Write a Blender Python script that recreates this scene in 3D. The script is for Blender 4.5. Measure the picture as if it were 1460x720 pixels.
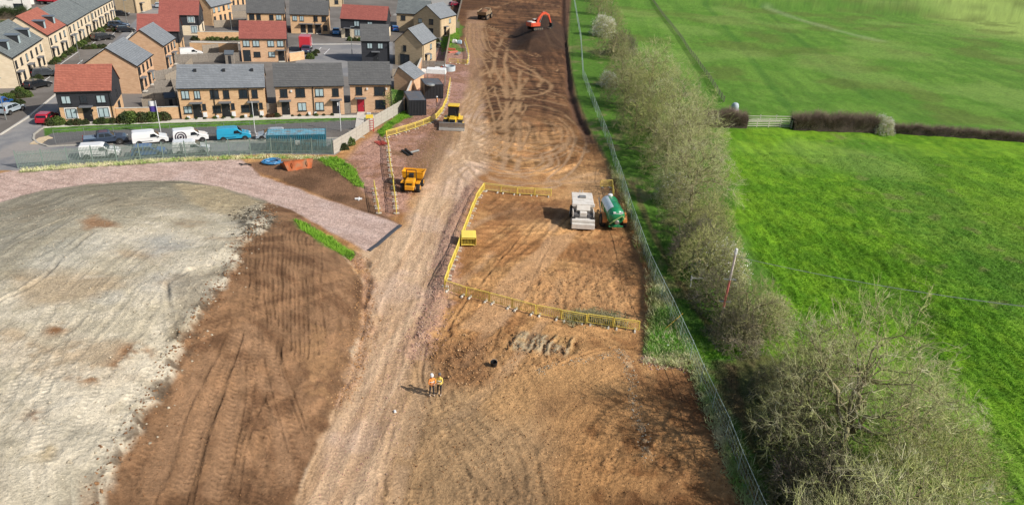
import bpy, bmesh, math, random
import numpy as np
from mathutils import Vector, Matrix
R = math.radians
random.seed(7)
for o in list(bpy.data.objects): bpy.data.objects.remove(o)
S = bpy.context.scene
COL = S.collection
# ---------------------------------------------------------------- camera
CAM_H = 31.0; FPX = 1000.0; PITCH = R(26.0); ROLL = R(3.2)
fw = Vector((0, math.cos(PITCH), -math.sin(PITCH)))
r0 = Vector((1, 0, 0)); u0 = Vector((0, math.sin(PITCH), math.cos(PITCH)))
cr = r0*math.cos(ROLL) + u0*math.sin(ROLL)
cu = -r0*math.sin(ROLL) + u0*math.cos(ROLL)
cd = bpy.data.cameras.new('camera'); cam = bpy.data.objects.new('camera', cd); COL.objects.link(cam)
m = Matrix((cr, cu, -fw)).transposed().to_4x4(); m.translation = Vector((0, 0, CAM_H))
cam.matrix_world = m
cd.sensor_width = 36; cd.lens = 36*FPX/1460; cd.clip_end = 6000; cd.clip_start = .5
S.camera = cam
# ---------------------------------------------------------------- light
w = bpy.data.worlds.new('World'); S.world = w; w.use_nodes = True
nt = w.node_tree; sk = nt.nodes.new('ShaderNodeTexSky'); sk.sky_type = 'NISHITA'; sk.sun_disc = False
SUN_EL = R(37); SH = Vector((-.94, .34, 0)).normalized()
sk.sun_elevation = SUN_EL; sk.sun_rotation = math.atan2(-SH.x, -SH.y)
sk.air_density = 1.2; sk.dust_density = 2.0
bg = nt.nodes['Background']; bg.inputs['Strength'].default_value = .09
nt.links.new(sk.outputs[0], bg.inputs['Color'])
sd_ = bpy.data.lights.new('sun', 'SUN'); sun = bpy.data.objects.new('sun', sd_); COL.objects.link(sun)
sd_.energy = 4.5; sd_.angle = R(.5); sd_.color = (1, .95, .88)
ld = SH*math.cos(SUN_EL) + Vector((0, 0, -math.sin(SUN_EL)))
sun.rotation_euler = ld.to_track_quat('-Z', 'Y').to_euler(); sun.location = (60, -30, 80)
S.view_settings.view_transform = 'Standard'; S.view_settings.look = 'None'
S.view_settings.exposure = 0.35; S.view_settings.gamma = 1
S.render.engine = 'CYCLES'

def lin(c):
    c = c/255.0
    return c/12.92 if c <= .04045 else ((c+.055)/1.055)**2.4
def C(r, g, b, k=.80): return (lin(r)*k, lin(g)*k, lin(b)*k)

# ---------------------------------------------------------------- photo pixel -> world
def ray(px, py):
    a = (px-730)/FPX; b = (360-py)/FPX
    return fw + cr*a + cu*b
def P0(px, py, z=0.0):
    d = ray(px, py); t = (z-CAM_H)/d.z
    return (d.x*t, d.y*t)
def smooth(x, a, b):
    t = np.clip((x-a)/(b-a), 0, 1); return t*t*(3-2*t)
def seg_dist(X, Y, pts, closed=False, far_=30.0):
    if X.size > 50000:
        pa = np.array(pts); lo = pa.min(0)-far_; hi = pa.max(0)+far_
        ok = (X > lo[0]) & (X < hi[0]) & (Y > lo[1]) & (Y < hi[1])
        if ok.mean() < .8:
            D = np.full(X.shape, 500.0); x, y = X[ok], Y[ok]
            D[ok] = _sd(x, y, pts, closed); return D
    return _sd(X, Y, pts, closed)
def _sd(X, Y, pts, closed=False):
    D = np.full(X.shape, 1e9)
    n = len(pts)
    for i in range(n if closed else n-1):
        ax, ay = pts[i]; bx, by = pts[(i+1) % n]
        dx, dy = bx-ax, by-ay; L = dx*dx+dy*dy+1e-9
        t = np.clip(((X-ax)*dx+(Y-ay)*dy)/L, 0, 1)
        D = np.minimum(D, (X-ax-t*dx)**2+(Y-ay-t*dy)**2)
    return np.sqrt(D)
def inside(X, Y, pts):
    c = np.zeros(X.shape, bool); n = len(pts)
    for i in range(n):
        x1, y1 = pts[i]; x2, y2 = pts[(i+1) % n]
        if y1 == y2: continue
        c ^= ((y1 > Y) != (y2 > Y)) & (X < (x2-x1)*(Y-y1)/(y2-y1)+x1)
    return c
def sdist(X, Y, pts):      # positive inside
    return np.where(inside(X, Y, pts), 1, -1)*seg_dist(X, Y, pts, True)
def _h(ix, iy, s):
    a = (ix.astype(np.int64)*374761393 + iy.astype(np.int64)*668265263 + s*1274126177) & 0xffffffff
    a = ((a ^ (a >> 13))*1103515245) & 0xffffffff
    a = (a ^ (a >> 16)) & 0xffff
    return a/65535.0
def vn(X, Y, s=0):
    ix = np.floor(X); iy = np.floor(Y); fx = X-ix; fy = Y-iy
    fx = fx*fx*(3-2*fx); fy = fy*fy*(3-2*fy)
    a = _h(ix, iy, s); b = _h(ix+1, iy, s); c = _h(ix, iy+1, s); d = _h(ix+1, iy+1, s)
    return (a*(1-fx)+b*fx)*(1-fy)+(c*(1-fx)+d*fx)*fy
def fbm(X, Y, sc, o=4, s=0, g=.5):
    v = 0; a = 1; t = 0; x = X/sc; y = Y/sc
    for i in range(o):
        v = v+a*vn(x+i*17.3, y-i*9.1, s+i); t += a; a *= g
        x, y = (x*1.6+y*1.2), (-x*1.2+y*1.6)
    return v/t
def aniso(X, Y, ang, sl, sw, o=3, s=0):
    c, n = math.cos(ang), math.sin(ang)
    return fbm((X*c+Y*n)/sl, (-X*n+Y*c)/sw, 1.0, o, s)

EDGE_PX = [(812,-60),(812,0),(806,60),(812,110),(818,140),(836,185),(862,235),(880,285),(903,345),(921,395),(917,450),(912,515),(940,522),(985,524),(1000,560),(1030,630),(1062,700),(1095,790),(1180,1000)]
EDGE = [P0(*p) for p in EDGE_PX]
BANK = EDGE + [(400, 5), (2500, 200), (2500, 3000), (EDGE[0][0]+900, 3000), (EDGE[0][0]-60, 3000)]
M_R = [P0(*p) for p in [(383,286),(420,300),(455,325),(492,362),(520,400),(520,450),(512,500),(498,545),(478,590),(455,640),(430,700),(400,790),(370,900)]]
M_B = [P0(*p) for p in [(-700,330),(-300,310),(0,288),(60,272),(120,263),(190,258),(270,258),(330,270),(383,286)]]
MOUND = M_B + M_R[1:] + [P0(-1400, 900)]
PILE = [P0(*p) for p in [(726,70),(752,77),(786,74),(812,68),(812,40),(790,30),(752,30),(730,45)]]
BUND = [P0(*p) for p in [(676,268),(652,312),(640,345),(634,400),(622,440),(604,480)]]
def smin(a, b, k):
    h = np.clip(.5+.5*(b-a)/k, 0, 1); return b*(1-h)+a*h-k*h*(1-h)
def HF(X, Y):
    X = np.asarray(X, float); Y = np.asarray(Y, float)
    sb = sdist(X, Y, BANK)
    bh = .15+.45*smooth(fbm(X, Y, 16, 2, 11), .4, .62)
    bh = bh*(1-.6*smooth(Y, 95, 125))
    h = bh*smooth(sb, -.3, .9)
    ins = inside(X, Y, MOUND)
    wob = (fbm(X, Y, 6, 3, 5)-.5)*1.6
    dr = seg_dist(X, Y, M_R)+wob*.4; db = seg_dist(X, Y, M_B)
    t = smin(np.maximum(dr, 0)/10.5, np.maximum(db, 0)/24.0, .25)
    t = smin(t, 1.0+dr*.004, .22)
    t = t*smooth(X, -150, -95)
    t = np.maximum(t, 0)
    h = h+np.where(ins, 5.0*t + .5*(fbm(X, Y, 14, 3, 9)-.5)*smooth(t, .3, 1), 0)
    h = h+2.6*smooth(sdist(X, Y, PILE), 0, 7)
    h = h+.2*smooth(-seg_dist(X, Y, BUND), -1.1, -.1)
    return h
def P(px, py):
    d = ray(px, py)
    ts = np.linspace(18, 420, 900); X = d.x*ts; Y = d.y*ts; Z = CAM_H+d.z*ts
    ok = (Z < 8) & (Z > -2); X = X[ok]; Y = Y[ok]; Z = Z[ok]; ts = ts[ok]
    if len(ts) == 0:
        x, y = P0(px, py); return Vector((x, y, 0))
    g = Z-HF(X, Y); k = np.where(g < 0)[0]
    if len(k) == 0 or k[0] == 0:
        x, y = P0(px, py); return Vector((x, y, 0))
    k = k[0]; f = g[k-1]/(g[k-1]-g[k]); t = ts[k-1]+(ts[k]-ts[k-1])*f
    x = d.x*t; y = d.y*t
    return Vector((x, y, float(HF(np.array([x]), np.array([y]))[0])))
def crs(pts, k=4):
    if len(pts) < 3: return pts
    p = [pts[0]]+list(pts)+[pts[-1]]; out = []
    for i in range(1, len(p)-2):
        for j in range(k):
            t = j/k; out.append(tuple(.5*((2*p[i][c])+(-p[i-1][c]+p[i+1][c])*t+(2*p[i-1][c]-5*p[i][c]+4*p[i+1][c]-p[i+2][c])*t*t+(-p[i-1][c]+3*p[i][c]-3*p[i+1][c]+p[i+2][c])*t**3) for c in (0, 1)))
    return out+[pts[-1]]
def heading_(a, b): return math.atan2(b[1]-a[1], b[0]-a[0])
def PP(pts): return [tuple(P(*p)[:2]) for p in pts]
def gz(x, y): return float(HF(np.array([x]), np.array([y]))[0])

# ---------------------------------------------------------------- materials
def newmat(name):
    mt = bpy.data.materials.new(name); mt.use_nodes = True
    return mt, mt.node_tree, mt.node_tree.nodes['Principled BSDF']
_mats = {}
def mat(name, col, rough=.6, metal=0, nscale=3.0, namt=.12, bump=.0, coat=0, dirt=0):
    if name in _mats: return _mats[name]
    mt, t, b = newmat(name)
    tc = t.nodes.new('ShaderNodeTexCoord'); n = t.nodes.new('ShaderNodeTexNoise')
    n.inputs['Scale'].default_value = nscale; n.inputs['Detail'].default_value = 6
    t.links.new(tc.outputs['Object'], n.inputs['Vector'])
    mp = t.nodes.new('ShaderNodeMapRange'); mp.inputs[1].default_value = .25; mp.inputs[2].default_value = .75
    mp.inputs[3].default_value = 1-namt; mp.inputs[4].default_value = 1+namt
    t.links.new(n.outputs[0], mp.inputs[0])
    mx = t.nodes.new('ShaderNodeVectorMath'); mx.operation = 'SCALE'
    mx.inputs[0].default_value = col; t.links.new(mp.outputs[0], mx.inputs['Scale'])
    out = mx.outputs[0]
    if dirt:
        n2 = t.nodes.new('ShaderNodeTexNoise'); n2.inputs['Scale'].default_value = 1.3; n2.inputs['Detail'].default_value = 8
        t.links.new(tc.outputs['Object'], n2.inputs['Vector'])
        rp = t.nodes.new('ShaderNodeMapRange'); rp.inputs[1].default_value = .45; rp.inputs[2].default_value = .7
        rp.inputs[3].default_value = 0; rp.inputs[4].default_value = dirt
        t.links.new(n2.outputs[0], rp.inputs[0])
        mm = t.nodes.new('ShaderNodeMix'); mm.data_type = 'RGBA'
        t.links.new(rp.outputs[0], mm.inputs[0]); t.links.new(out, mm.inputs[6]); mm.inputs[7].default_value = (*C(140,112,85), 1)
        out = mm.outputs[2]
    t.links.new(out, b.inputs['Base Color'])
    b.inputs['Roughness'].default_value = rough; b.inputs['Metallic'].default_value = metal
    if coat: b.inputs['Coat Weight'].default_value = coat
    if bump:
        bp = t.nodes.new('ShaderNodeBump'); bp.inputs['Strength'].default_value = bump; bp.inputs['Distance'].default_value = .05
        t.links.new(n.outputs[0], bp.inputs['Height']); t.links.new(bp.outputs[0], b.inputs['Normal'])
    _mats[name] = mt; return mt

def brick_mat(name, c1, c2, mortar, bw, bh, msize=.012, vcoord='z', rough=.85, bumps=.3, bias=0.0):
    """brick / tile pattern in object metres; u = x+y so every wall direction gets courses"""
    if name in _mats: return _mats[name]
    mt, t, b = newmat(name)
    tc = t.nodes.new('ShaderNodeTexCoord'); sp = t.nodes.new('ShaderNodeSeparateXYZ'); t.links.new(tc.outputs['Object'], sp.inputs[0])
    ad = t.nodes.new('ShaderNodeMath'); ad.operation = 'ADD'; t.links.new(sp.outputs[0], ad.inputs[0]); t.links.new(sp.outputs[1], ad.inputs[1])
    cb = t.nodes.new('ShaderNodeCombineXYZ'); t.links.new((ad if vcoord == 'z' else sp).outputs[0 if vcoord != 'ty' else 1], cb.inputs[0]); t.links.new(sp.outputs[2], cb.inputs[1])
    br = t.nodes.new('ShaderNodeTexBrick'); t.links.new(cb.outputs[0], br.inputs['Vector'])
    br.inputs['Color1'].default_value = (*c1, 1); br.inputs['Color2'].default_value = (*c2, 1); br.inputs['Mortar'].default_value = (*mortar, 1)
    br.inputs['Scale'].default_value = 1; br.inputs['Brick Width'].default_value = bw; br.inputs['Row Height'].default_value = bh
    br.inputs['Mortar Size'].default_value = msize; br.inputs['Bias'].default_value = bias
    n = t.nodes.new('ShaderNodeTexNoise'); n.inputs['Scale'].default_value = .8; n.inputs['Detail'].default_value = 8
    t.links.new(tc.outputs['Object'], n.inputs['Vector'])
    mp = t.nodes.new('ShaderNodeMapRange'); mp.inputs[1].default_value = .3; mp.inputs[2].default_value = .7; mp.inputs[3].default_value = .93; mp.inputs[4].default_value = 1.07
    t.links.new(n.outputs[0], mp.inputs[0])
    mx = t.nodes.new('ShaderNodeVectorMath'); mx.operation = 'SCALE'; t.links.new(br.outputs[0], mx.inputs[0]); t.links.new(mp.outputs[0], mx.inputs['Scale'])
    t.links.new(mx.outputs[0], b.inputs['Base Color']); b.inputs['Roughness'].default_value = rough
    _mats[name] = mt; return mt

def ground_mat():
    mt, t, b = newmat('ground_surface')
    a = t.nodes.new('ShaderNodeAttribute'); a.attribute_name = 'Col'
    k = t.nodes.new('ShaderNodeAttribute'); k.attribute_name = 'Kind'      # r: grass  g: stony  b: smooth (asphalt)
    sk = t.nodes.new('ShaderNodeSeparateColor'); t.links.new(k.outputs['Color'], sk.inputs[0])
    tc = t.nodes.new('ShaderNodeTexCoord')
    def noise(sc, det=6, ro=.6):
        n = t.nodes.new('ShaderNodeTexNoise'); n.inputs['Scale'].default_value = sc; n.inputs['Detail'].default_value = det
        n.inputs['Roughness'].default_value = ro; t.links.new(tc.outputs['Object'], n.inputs['Vector']); return n.outputs[0]
    def mr(s, a0, a1, b0, b1):
        q = t.nodes.new('ShaderNodeMapRange'); t.links.new(s, q.inputs[0])
        for i, v in enumerate((a0, a1, b0, b1)): q.inputs[i+1].default_value = v
        return q.outputs[0]
    def mth(op, x, y):
        q = t.nodes.new('ShaderNodeMath'); q.operation = op
        for i, v in enumerate((x, y)):
            if isinstance(v, (int, float)): q.inputs[i].default_value = v
            else: t.links.new(v, q.inputs[i])
        return q.outputs[0]
    nf = noise(5.5, 8, .72); nm = noise(1.1, 6, .6)
    amp = mth('SUBTRACT', 1.0, mth('MULTIPLY', sk.outputs[2], .75))
    f = mth('MULTIPLY', mth('MULTIPLY', mth('SUBTRACT', nf, .5), 1.0), amp)
    g = mth('MULTIPLY', mth('MULTIPLY', mth('SUBTRACT', nm, .5), .7), amp)
    n3_ = t.nodes.new('ShaderNodeTexNoise'); n3_.inputs['Scale'].default_value = 2.1; n3_.inputs['Detail'].default_value = 9; n3_.inputs['Roughness'].default_value = .68; n3_.inputs['Distortion'].default_value = 1.1; t.links.new(tc.outputs['Object'], n3_.inputs['Vector'])
    crk = mr(mth('ABSOLUTE', mth('SUBTRACT', n3_.outputs[0], .5), 0), 0, .028, -.22, 0)
    soilm = mth('MULTIPLY', amp, mth('SUBTRACT', 1.0, sk.outputs[0]))
    fl_ = mth('MULTIPLY', mth('ADD', crk, mth('MULTIPLY', mth('SUBTRACT', n3_.outputs[0], .5), .55)), soilm)
    sc = mth('ADD', mth('ADD', mth('ADD', f, g), fl_), 1.0)
    # pebbles
    vo = t.nodes.new('ShaderNodeTexVoronoi'); vo.inputs['Scale'].default_value = 6; t.links.new(tc.outputs['Object'], vo.inputs['Vector'])
    vs = t.nodes.new('ShaderNodeSeparateColor'); t.links.new(vo.outputs['Color'], vs.inputs[0])
    peb = mth('MULTIPLY', mth('SUBTRACT', vs.outputs[0], .5), mth('MULTIPLY', sk.outputs[1], .55))
    sc = mth('MAXIMUM', mth('ADD', sc, peb), .15)
    mx = t.nodes.new('ShaderNodeVectorMath'); mx.operation = 'SCALE'; t.links.new(a.outputs['Color'], mx.inputs[0]); t.links.new(sc, mx.inputs['Scale'])
    t.links.new(mx.outputs[0], b.inputs['Base Color']); b.inputs['Roughness'].default_value = .95
    b.inputs['Specular IOR Level'].default_value = .15
    bp = t.nodes.new('ShaderNodeBump'); bp.inputs['Distance'].default_value = .22
    t.links.new(mr(sk.outputs[2], 0, 1, .75, .1), bp.inputs['Strength'])
    t.links.new(mth('ADD', mth('ADD', nf, mth('MULTIPLY', n3_.outputs[0], mth('MULTIPLY', soilm, .9))), mth('MULTIPLY', vs.outputs[0], mth('MULTIPLY', sk.outputs[1], .35))), bp.inputs['Height'])
    t.links.new(bp.outputs[0], b.inputs['Normal'])
    return mt

# ---------------------------------------------------------------- terrain sheet
vv = np.linspace(440, -366, 660)
dep = PITCH+np.arctan(vv/FPX)
rows = CAM_H/np.tan(dep)
rows = np.concatenate([np.linspace(2, rows[0]-.5, 12), rows, rows[-1]*np.geomspace(1.02, 14, 34)])
us = np.concatenate([-np.geomspace(9, .88, 22), np.linspace(-.865, .865, 1090), np.geomspace(.88, 9, 22)])
Y, U = np.meshgrid(rows, us, indexing='ij')
X = U*(Y+8)
Z = HF(X, Y)
near = smooth(-Y, -300, -120)*.6+.4
def lerp(a, b, t):
    t = t[..., None]; return a*(1-t)+b*t
def colr(*c): return np.array(C(*c))[None, None, :]+np.zeros(X.shape+(3,))
def reg(px, amp=.8, sc=3, w=.5, seed=0, raw=False):
    s = sdist(X, Y, PP(px))+(fbm(X, Y, sc, 3, seed)-.5)*2*amp
    return s if raw else smooth(s, -w, w)
n1 = fbm(X, Y, 30, 4, 1); n2 = fbm(X, Y, 5, 4, 2); n3 = fbm(X, Y, 1.2, 4, 3); n4 = fbm(X, Y, 12, 4, 4)
n3 = .5+(n3-.5)*(1-smooth(Y, 110, 200)); n2 = .5+(n2-.5)*(1-.6*smooth(Y, 160, 280))
sb = sdist(X, Y, BANK)
# --- bare site soil
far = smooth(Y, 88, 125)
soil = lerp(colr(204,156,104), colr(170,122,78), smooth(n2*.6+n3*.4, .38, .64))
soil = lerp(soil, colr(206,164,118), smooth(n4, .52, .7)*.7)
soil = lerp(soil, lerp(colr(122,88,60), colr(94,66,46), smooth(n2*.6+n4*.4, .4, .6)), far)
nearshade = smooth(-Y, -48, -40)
soil = lerp(soil, colr(150,110,74), nearshade*smooth(X, -6, 4)*smooth(n2, .35, .6)*.7)  # tree shade painted into the soil colour on the near right
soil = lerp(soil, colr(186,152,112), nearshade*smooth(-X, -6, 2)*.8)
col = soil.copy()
kind = np.zeros(X.shape+(3,)); kind[..., 1] = .35
region = np.zeros(X.shape, int)          # 0 site ground
REG = ['site_ground', 'haul_road', 'stone_track', 'spoil_heap', 'brown_earth_slope', 'grass_field', 'grass_bank', 'street', 'estate_ground', 'footpath']
# relief of worked soil
streakA = aniso(X, Y, R(100), 9, .7, 4, 21)
rough = (fbm(X, Y, .9, 4, 31)-.5)
clm = smooth(fbm(X, Y, 7, 3, 34), .46, .62)
rel = .12*rough + .12*(fbm(X, Y, 3.5, 3, 33)-.5) + clm*.22*(np.abs(fbm(X, Y, .55, 3, 35)-.5)*2-.25)
# banding: scraped passes
band = aniso(X, Y, R(8), 14, 1.3, 4, 23)
col = lerp(col, col*1.2, smooth(band, .5, .68)*far*.5)
col = lerp(col, col*.72, smooth(aniso(X, Y, R(-6), 16, 1.6, 4, 24), .52, .7)*.65)
def stripes(px, wid, seed, mask, k=.3, dep_=.0, lng=.09):
    global col, rel
    ok = mask > .02
    w_ = PP(px); x, y = X[ok], Y[ok]; d = _sd(x, y, w_); d = d+(fbm(x, y, 3.5, 2, seed)-.5)*wid*1.6
    u = fbm(d/wid, (x*.5+y)*lng, 1.0, 3, seed+1); mk = mask[ok]*smooth(fbm(x, y, 6, 2, seed+2), .3, .5)
    q = (smooth(u, .5, .66)-smooth(-u, -.5, -.34))*mk
    c = col[ok]; col[ok] = np.clip(c*(1+k*q[:, None]), 0, 1); r_ = rel[ok]; rel[ok] = r_+dep_*q
# --- haul road
hr = reg([(395,760),(440,650),(480,590),(508,530),(519,470),(523,400),(508,362),(520,352),(572,322),(585,300),(598,262),(612,215),(636,188),(655,150),(664,100),(660,60),(668,15),(690,15),(690,60),(688,110),(690,160),(700,200),(690,240),(676,268),(655,310),(643,345),(634,400),(614,450),(598,490),(590,560),(560,650),(545,760)], .9, 4, .9, 40)
hcol = lerp(colr(222,188,152), colr(202,166,130), smooth(aniso(X, Y, R(80), 14, .8, 4, 25), .4, .62))
hcol = lerp(hcol, colr(218,188,164), smooth(n2, .48, .66)*.7)
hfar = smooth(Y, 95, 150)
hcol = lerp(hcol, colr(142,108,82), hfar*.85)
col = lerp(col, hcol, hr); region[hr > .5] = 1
kind[..., 1] = kind[..., 1]*(1-hr)+.2*hr
rel = rel*(1-.55*hr)+hr*.07*(streakA-.5)
stripes([(420,760),(500,600),(560,430),(600,300),(640,190),(680,60)], .5, 301, hr, .12, .02)
NS = smooth(sdist(X, Y, PP([(560,760),(600,500),(680,400),(900,360),(915,520),(1000,560),(1080,760)])), 0, 2)
stripes([(585,520),(598,570),(620,620),(660,670),(720,740)], .32, 304, NS*smooth(-X, -8, -2), .14, .015)
stripes([(640,600),(700,612),(752,650),(768,740)], .4, 307, NS*smooth(-sdist(X, Y, PP([(780,760),(780,560),(900,540),(1090,760)])), 0, 3), .12, .015)
stripes([(700,720),(820,600),(900,540),(960,560)], .4, 310, NS, .12, .015)
MS = smooth(sdist(X, Y, PP([(640,405),(690,278),(800,290),(900,330),(915,465),(760,445)])), 0, 1.5)
stripes([(650,410),(740,340),(800,290)], .35, 313, MS, .26, .025); stripes([(690,330),(780,325),(860,335)], .32, 316, MS, .2, .02)
FS = smooth(sdist(X, Y, PP([(650,250),(690,90),(690,0),(812,0),(820,160),(850,260)])), 0, 3)
stripes([(650,240),(720,262),(800,262),(860,240)], .6, 319, FS, .32, .05); stripes([(740,175),(750,180)], .7, 322, FS, .3, .04); stripes([(700,0),(720,120),(720,240)], .7, 325, FS, .3, .03)
# pink stone margins of the haul road
pk = smooth(-seg_dist(X, Y, PP([(678,262),(656,300),(644,335),(634,385),(622,430),(605,475),(596,500)]))+(n3-.5)*2.2+.9, -.6, .5)
col = lerp(col, colr(192,154,130), pk*.75); kind[..., 1] = np.maximum(kind[..., 1], pk*.7); rel = rel+pk*.16*(fbm(X, Y, .5, 3, 51)-.4)
pk2 = smooth(-seg_dist(X, Y, PP([(505,365),(524,405),(521,470),(505,520),(480,575)]))+(n3-.5)*2+.5, -.6, .5)
col = lerp(col, colr(176,134,108), pk2*.7); kind[..., 1] = np.maximum(kind[..., 1], pk2); rel = rel+pk2*.22*(fbm(X, Y, .6, 3, 52)-.4)
# --- yard of pinkish stone by the containers
yd = reg([(483,235),(520,200),(548,178),(575,158),(600,120),(608,85),(640,60),(668,70),(668,110),(655,150),(636,186),(612,205),(600,230),(580,300),(545,310),(532,285),(505,262)], .7, 3, .8, 41)
ycol = lerp(colr(188,148,134), colr(162,122,100), smooth(n2*.5+n3*.5, .4, .6))
col = lerp(col, ycol, yd*.85); kind[..., 1] = np.maximum(kind[..., 1], yd)
ybr = reg([(600,200),(640,165),(655,190),(630,230),(600,262),(560,215),(590,215)], 1.2, 3, 1, 42)
col = lerp(col, colr(138,106,78), ybr*.8)
# --- brown patch with skip
bp_ = reg([(335,236),(380,228),(470,226),(500,252),(540,300),(572,322),(470,285),(395,256)], .4, 3, .5, 43)
col = lerp(col, lerp(colr(140,106,80), colr(112,84,62), smooth(n2, .4, .6)), bp_)
# --- crushed pink stone track
tr = reg([(-500,262),(0,247),(60,236),(150,230),(300,226),(345,228),(372,252),(420,268),(470,287),(520,302),(572,321),(523,358),(470,330),(440,312),(400,296),(360,284),(270,262),(120,266),(0,290),(-500,330)], .22, 2, .25, 44)
tcol = lerp(colr(214,186,172), colr(198,170,156), smooth(aniso(X, Y, R(-20), 6, .5, 4, 27)*.6+n3*.4, .4, .62))
tcol = lerp(tcol, colr(216,192,182), smooth(n2, .5, .7)*.6)
col = lerp(col, tcol, tr); region[tr > .5] = 2; kind[..., 1] = np.maximum(kind[..., 1]*(1-tr), tr*.55); rel = rel*(1-.7*tr)
# --- spoil heap
ins = inside(X, Y, MOUND); md = seg_dist(X, Y, M_R); mdb = seg_dist(X, Y, M_B)
inm = smooth(np.where(ins, 1, -1)*np.minimum(md, mdb)+(n3-.5)*.8, -.1, .5)
pale = lerp(colr(224,212,188), colr(206,194,168), smooth(n2*.5+n3*.5, .38, .62))
pale = lerp(pale, colr(170,164,146), smooth(fbm(X, Y, 9, 4, 61)+smooth(Y, 60, 85)*.25-.1, .48, .62)*.75)
pale = lerp(pale, colr(186,156,122), smooth(fbm(X, Y, 5, 5, 62), .56, .74)*.5*(.4+.6*smooth(n3, .4, .6)))
pale = lerp(pale, colr(190,188,180), smooth(fbm(X, Y, 6, 4, 66), .6, .72)*.4*smooth(-Y, -80, -50))
pale = lerp(pale, pale*.86, smooth(aniso(X, Y, R(25), 7, .35, 3, 63), .52, .62)*.5)
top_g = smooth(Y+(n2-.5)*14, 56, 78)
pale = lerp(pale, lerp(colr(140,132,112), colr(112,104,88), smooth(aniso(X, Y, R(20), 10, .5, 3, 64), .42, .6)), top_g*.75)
def patch(c, px, a_, amp=1.5, w=1.2, seed=0, k=1):
    s_ = sdist(X, Y, PP(px))+(fbm(X, Y, 3, 4, 500+seed)-.5)*2*amp+(n3-.5)*1.2
    return lerp(c, colr(*a_), smooth(s_, -w, w)*k)
pale = patch(pale, [(-60,300),(0,286),(120,262),(270,256),(330,268),(370,290),(300,296),(220,306),(150,330),(80,360),(0,400),(-60,420)], (150,143,122), 1.5, 1.5, 1, .6)
pale = patch(pale, [(240,262),(320,268),(375,290),(335,312),(270,290)], (182,164,130), 1, 1, 2, .7)
pale = patch(pale, [(40,372),(90,345),(150,335),(170,352),(120,375),(60,390)], (194,192,180), 1.5, 1.2, 3, .4)
pale = patch(pale, [(190,340),(250,330),(270,350),(220,365)], (186,186,180), 1.5, 1.2, 4, .6)
pale = patch(pale, [(20,398),(90,388),(170,392),(175,410),(110,430),(50,430)], (190,162,126), 1.8, 1.5, 5, .55)
pale = patch(pale, [(108,312),(140,304),(160,322),(125,326)], (158,116,80), .8, .7, 6, .8)
pale = patch(pale, [(255,392),(290,386),(330,380),(300,430),(262,470),(246,490),(236,440)], (158,146,124), 1, .8, 7, .75)
pale = patch(pale, [(48,650),(70,636),(78,652),(58,662)], (182,160,118), .6, .5, 8, .8)
for (px_, py_) in [(186,500),(136,536),(172,520),(130,580),(108,540),(60,590),(200,505),(80,470)]:
    q_ = P(px_, py_); pale = lerp(pale, colr(150,108,72), np.exp(-((X-q_.x)**2+(Y-q_.y)**2)/.5)*smooth(n3, .35, .6))
brown = lerp(colr(140,108,80), colr(116,86,62), smooth(n2*.5+n3*.5, .4, .6))
brown = lerp(brown, colr(156,120,88), smooth(aniso(X, Y, R(65), 12, .9, 3, 65), .5, .66)*.7)
bs = PP([(378,288),(376,300),(388,312),(372,328),(345,352),(334,382),(300,430),(285,452),(262,490),(240,525),(215,570),(190,615),(165,660),(135,715),(100,780)])
BR = bs+[M_R[-1]]+M_R[::-1][1:]
bw_ = sdist(X, Y, BR)+(n2-.5)*1.2+(n3-.5)*.9
bm_ = smooth(bw_, -.25, .35)
kp = col; col = brown; kr = rel; rel = np.zeros_like(rel)
BMk = (ins & (bw_ > -1))*1.0
stripes([(352,320),(352,420),(300,540),(225,720)], .3, 331, BMk, .11, .015)
stripes([(350,470),(390,600),(415,700)], .3, 334, BMk, .09, .012)
stripes([(505,365),(520,420),(510,500),(470,590)], .4, 337, BMk, .12, .015)
brown = col; rel_b = rel; col = pale; rel = np.zeros_like(rel); PMk = (ins & (bw_ < 1))*1.0
stripes([(0,560),(160,470),(300,330),(360,290)], .5, 340, PMk, .06, .02); stripes([(-50,330),(130,275),(300,280),(380,300)], .6, 343, PMk*smooth(Y, 58, 75), .18, .05)
stripes([(60,720),(160,560),(260,420),(330,330)], .35, 346, PMk, .05, .015)
pale = col; rel_p = rel; col = kp; rel = kr
mc = lerp(pale, brown, bm_)
# dark clods and a rough lip along the boundary
lip = np.exp(-(bw_/.55)**2)*(seg_dist(X, Y, M_R) > 1)
mc = lerp(mc, colr(98,82,66), lip*smooth(fbm(X, Y, .7, 3, 67), .5, .62)*.8)
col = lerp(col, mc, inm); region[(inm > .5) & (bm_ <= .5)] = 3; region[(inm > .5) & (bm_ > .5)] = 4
kind[..., 1] = kind[..., 1]*(1-inm)+.3*inm
rel = rel*(1-inm*.6)+inm*(bm_*rel_b+(1-bm_)*rel_p)+inm*(1-bm_)*(.30*(fbm(X, Y, 3.6, 4, 68)-.5)+.9*np.exp(-(bw_/2.2)**2)*(fbm(X, Y, 2.6, 3, 76)-.42)+.03*(aniso(X, Y, R(25), 5, .4, 2, 63)-.5))+lip*.3*inm*(fbm(X, Y, .8, 3, 69)-.35)
dk = reg([(338,312),(352,300),(380,302),(388,318),(372,326),(345,338)], .6, 1, .5, 70)
col = lerp(col, colr(92,84,72), dk*smooth(n3, .42, .6)*.9); rel = rel+dk*.45*(fbm(X, Y, .9, 4, 71)-.4)
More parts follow.
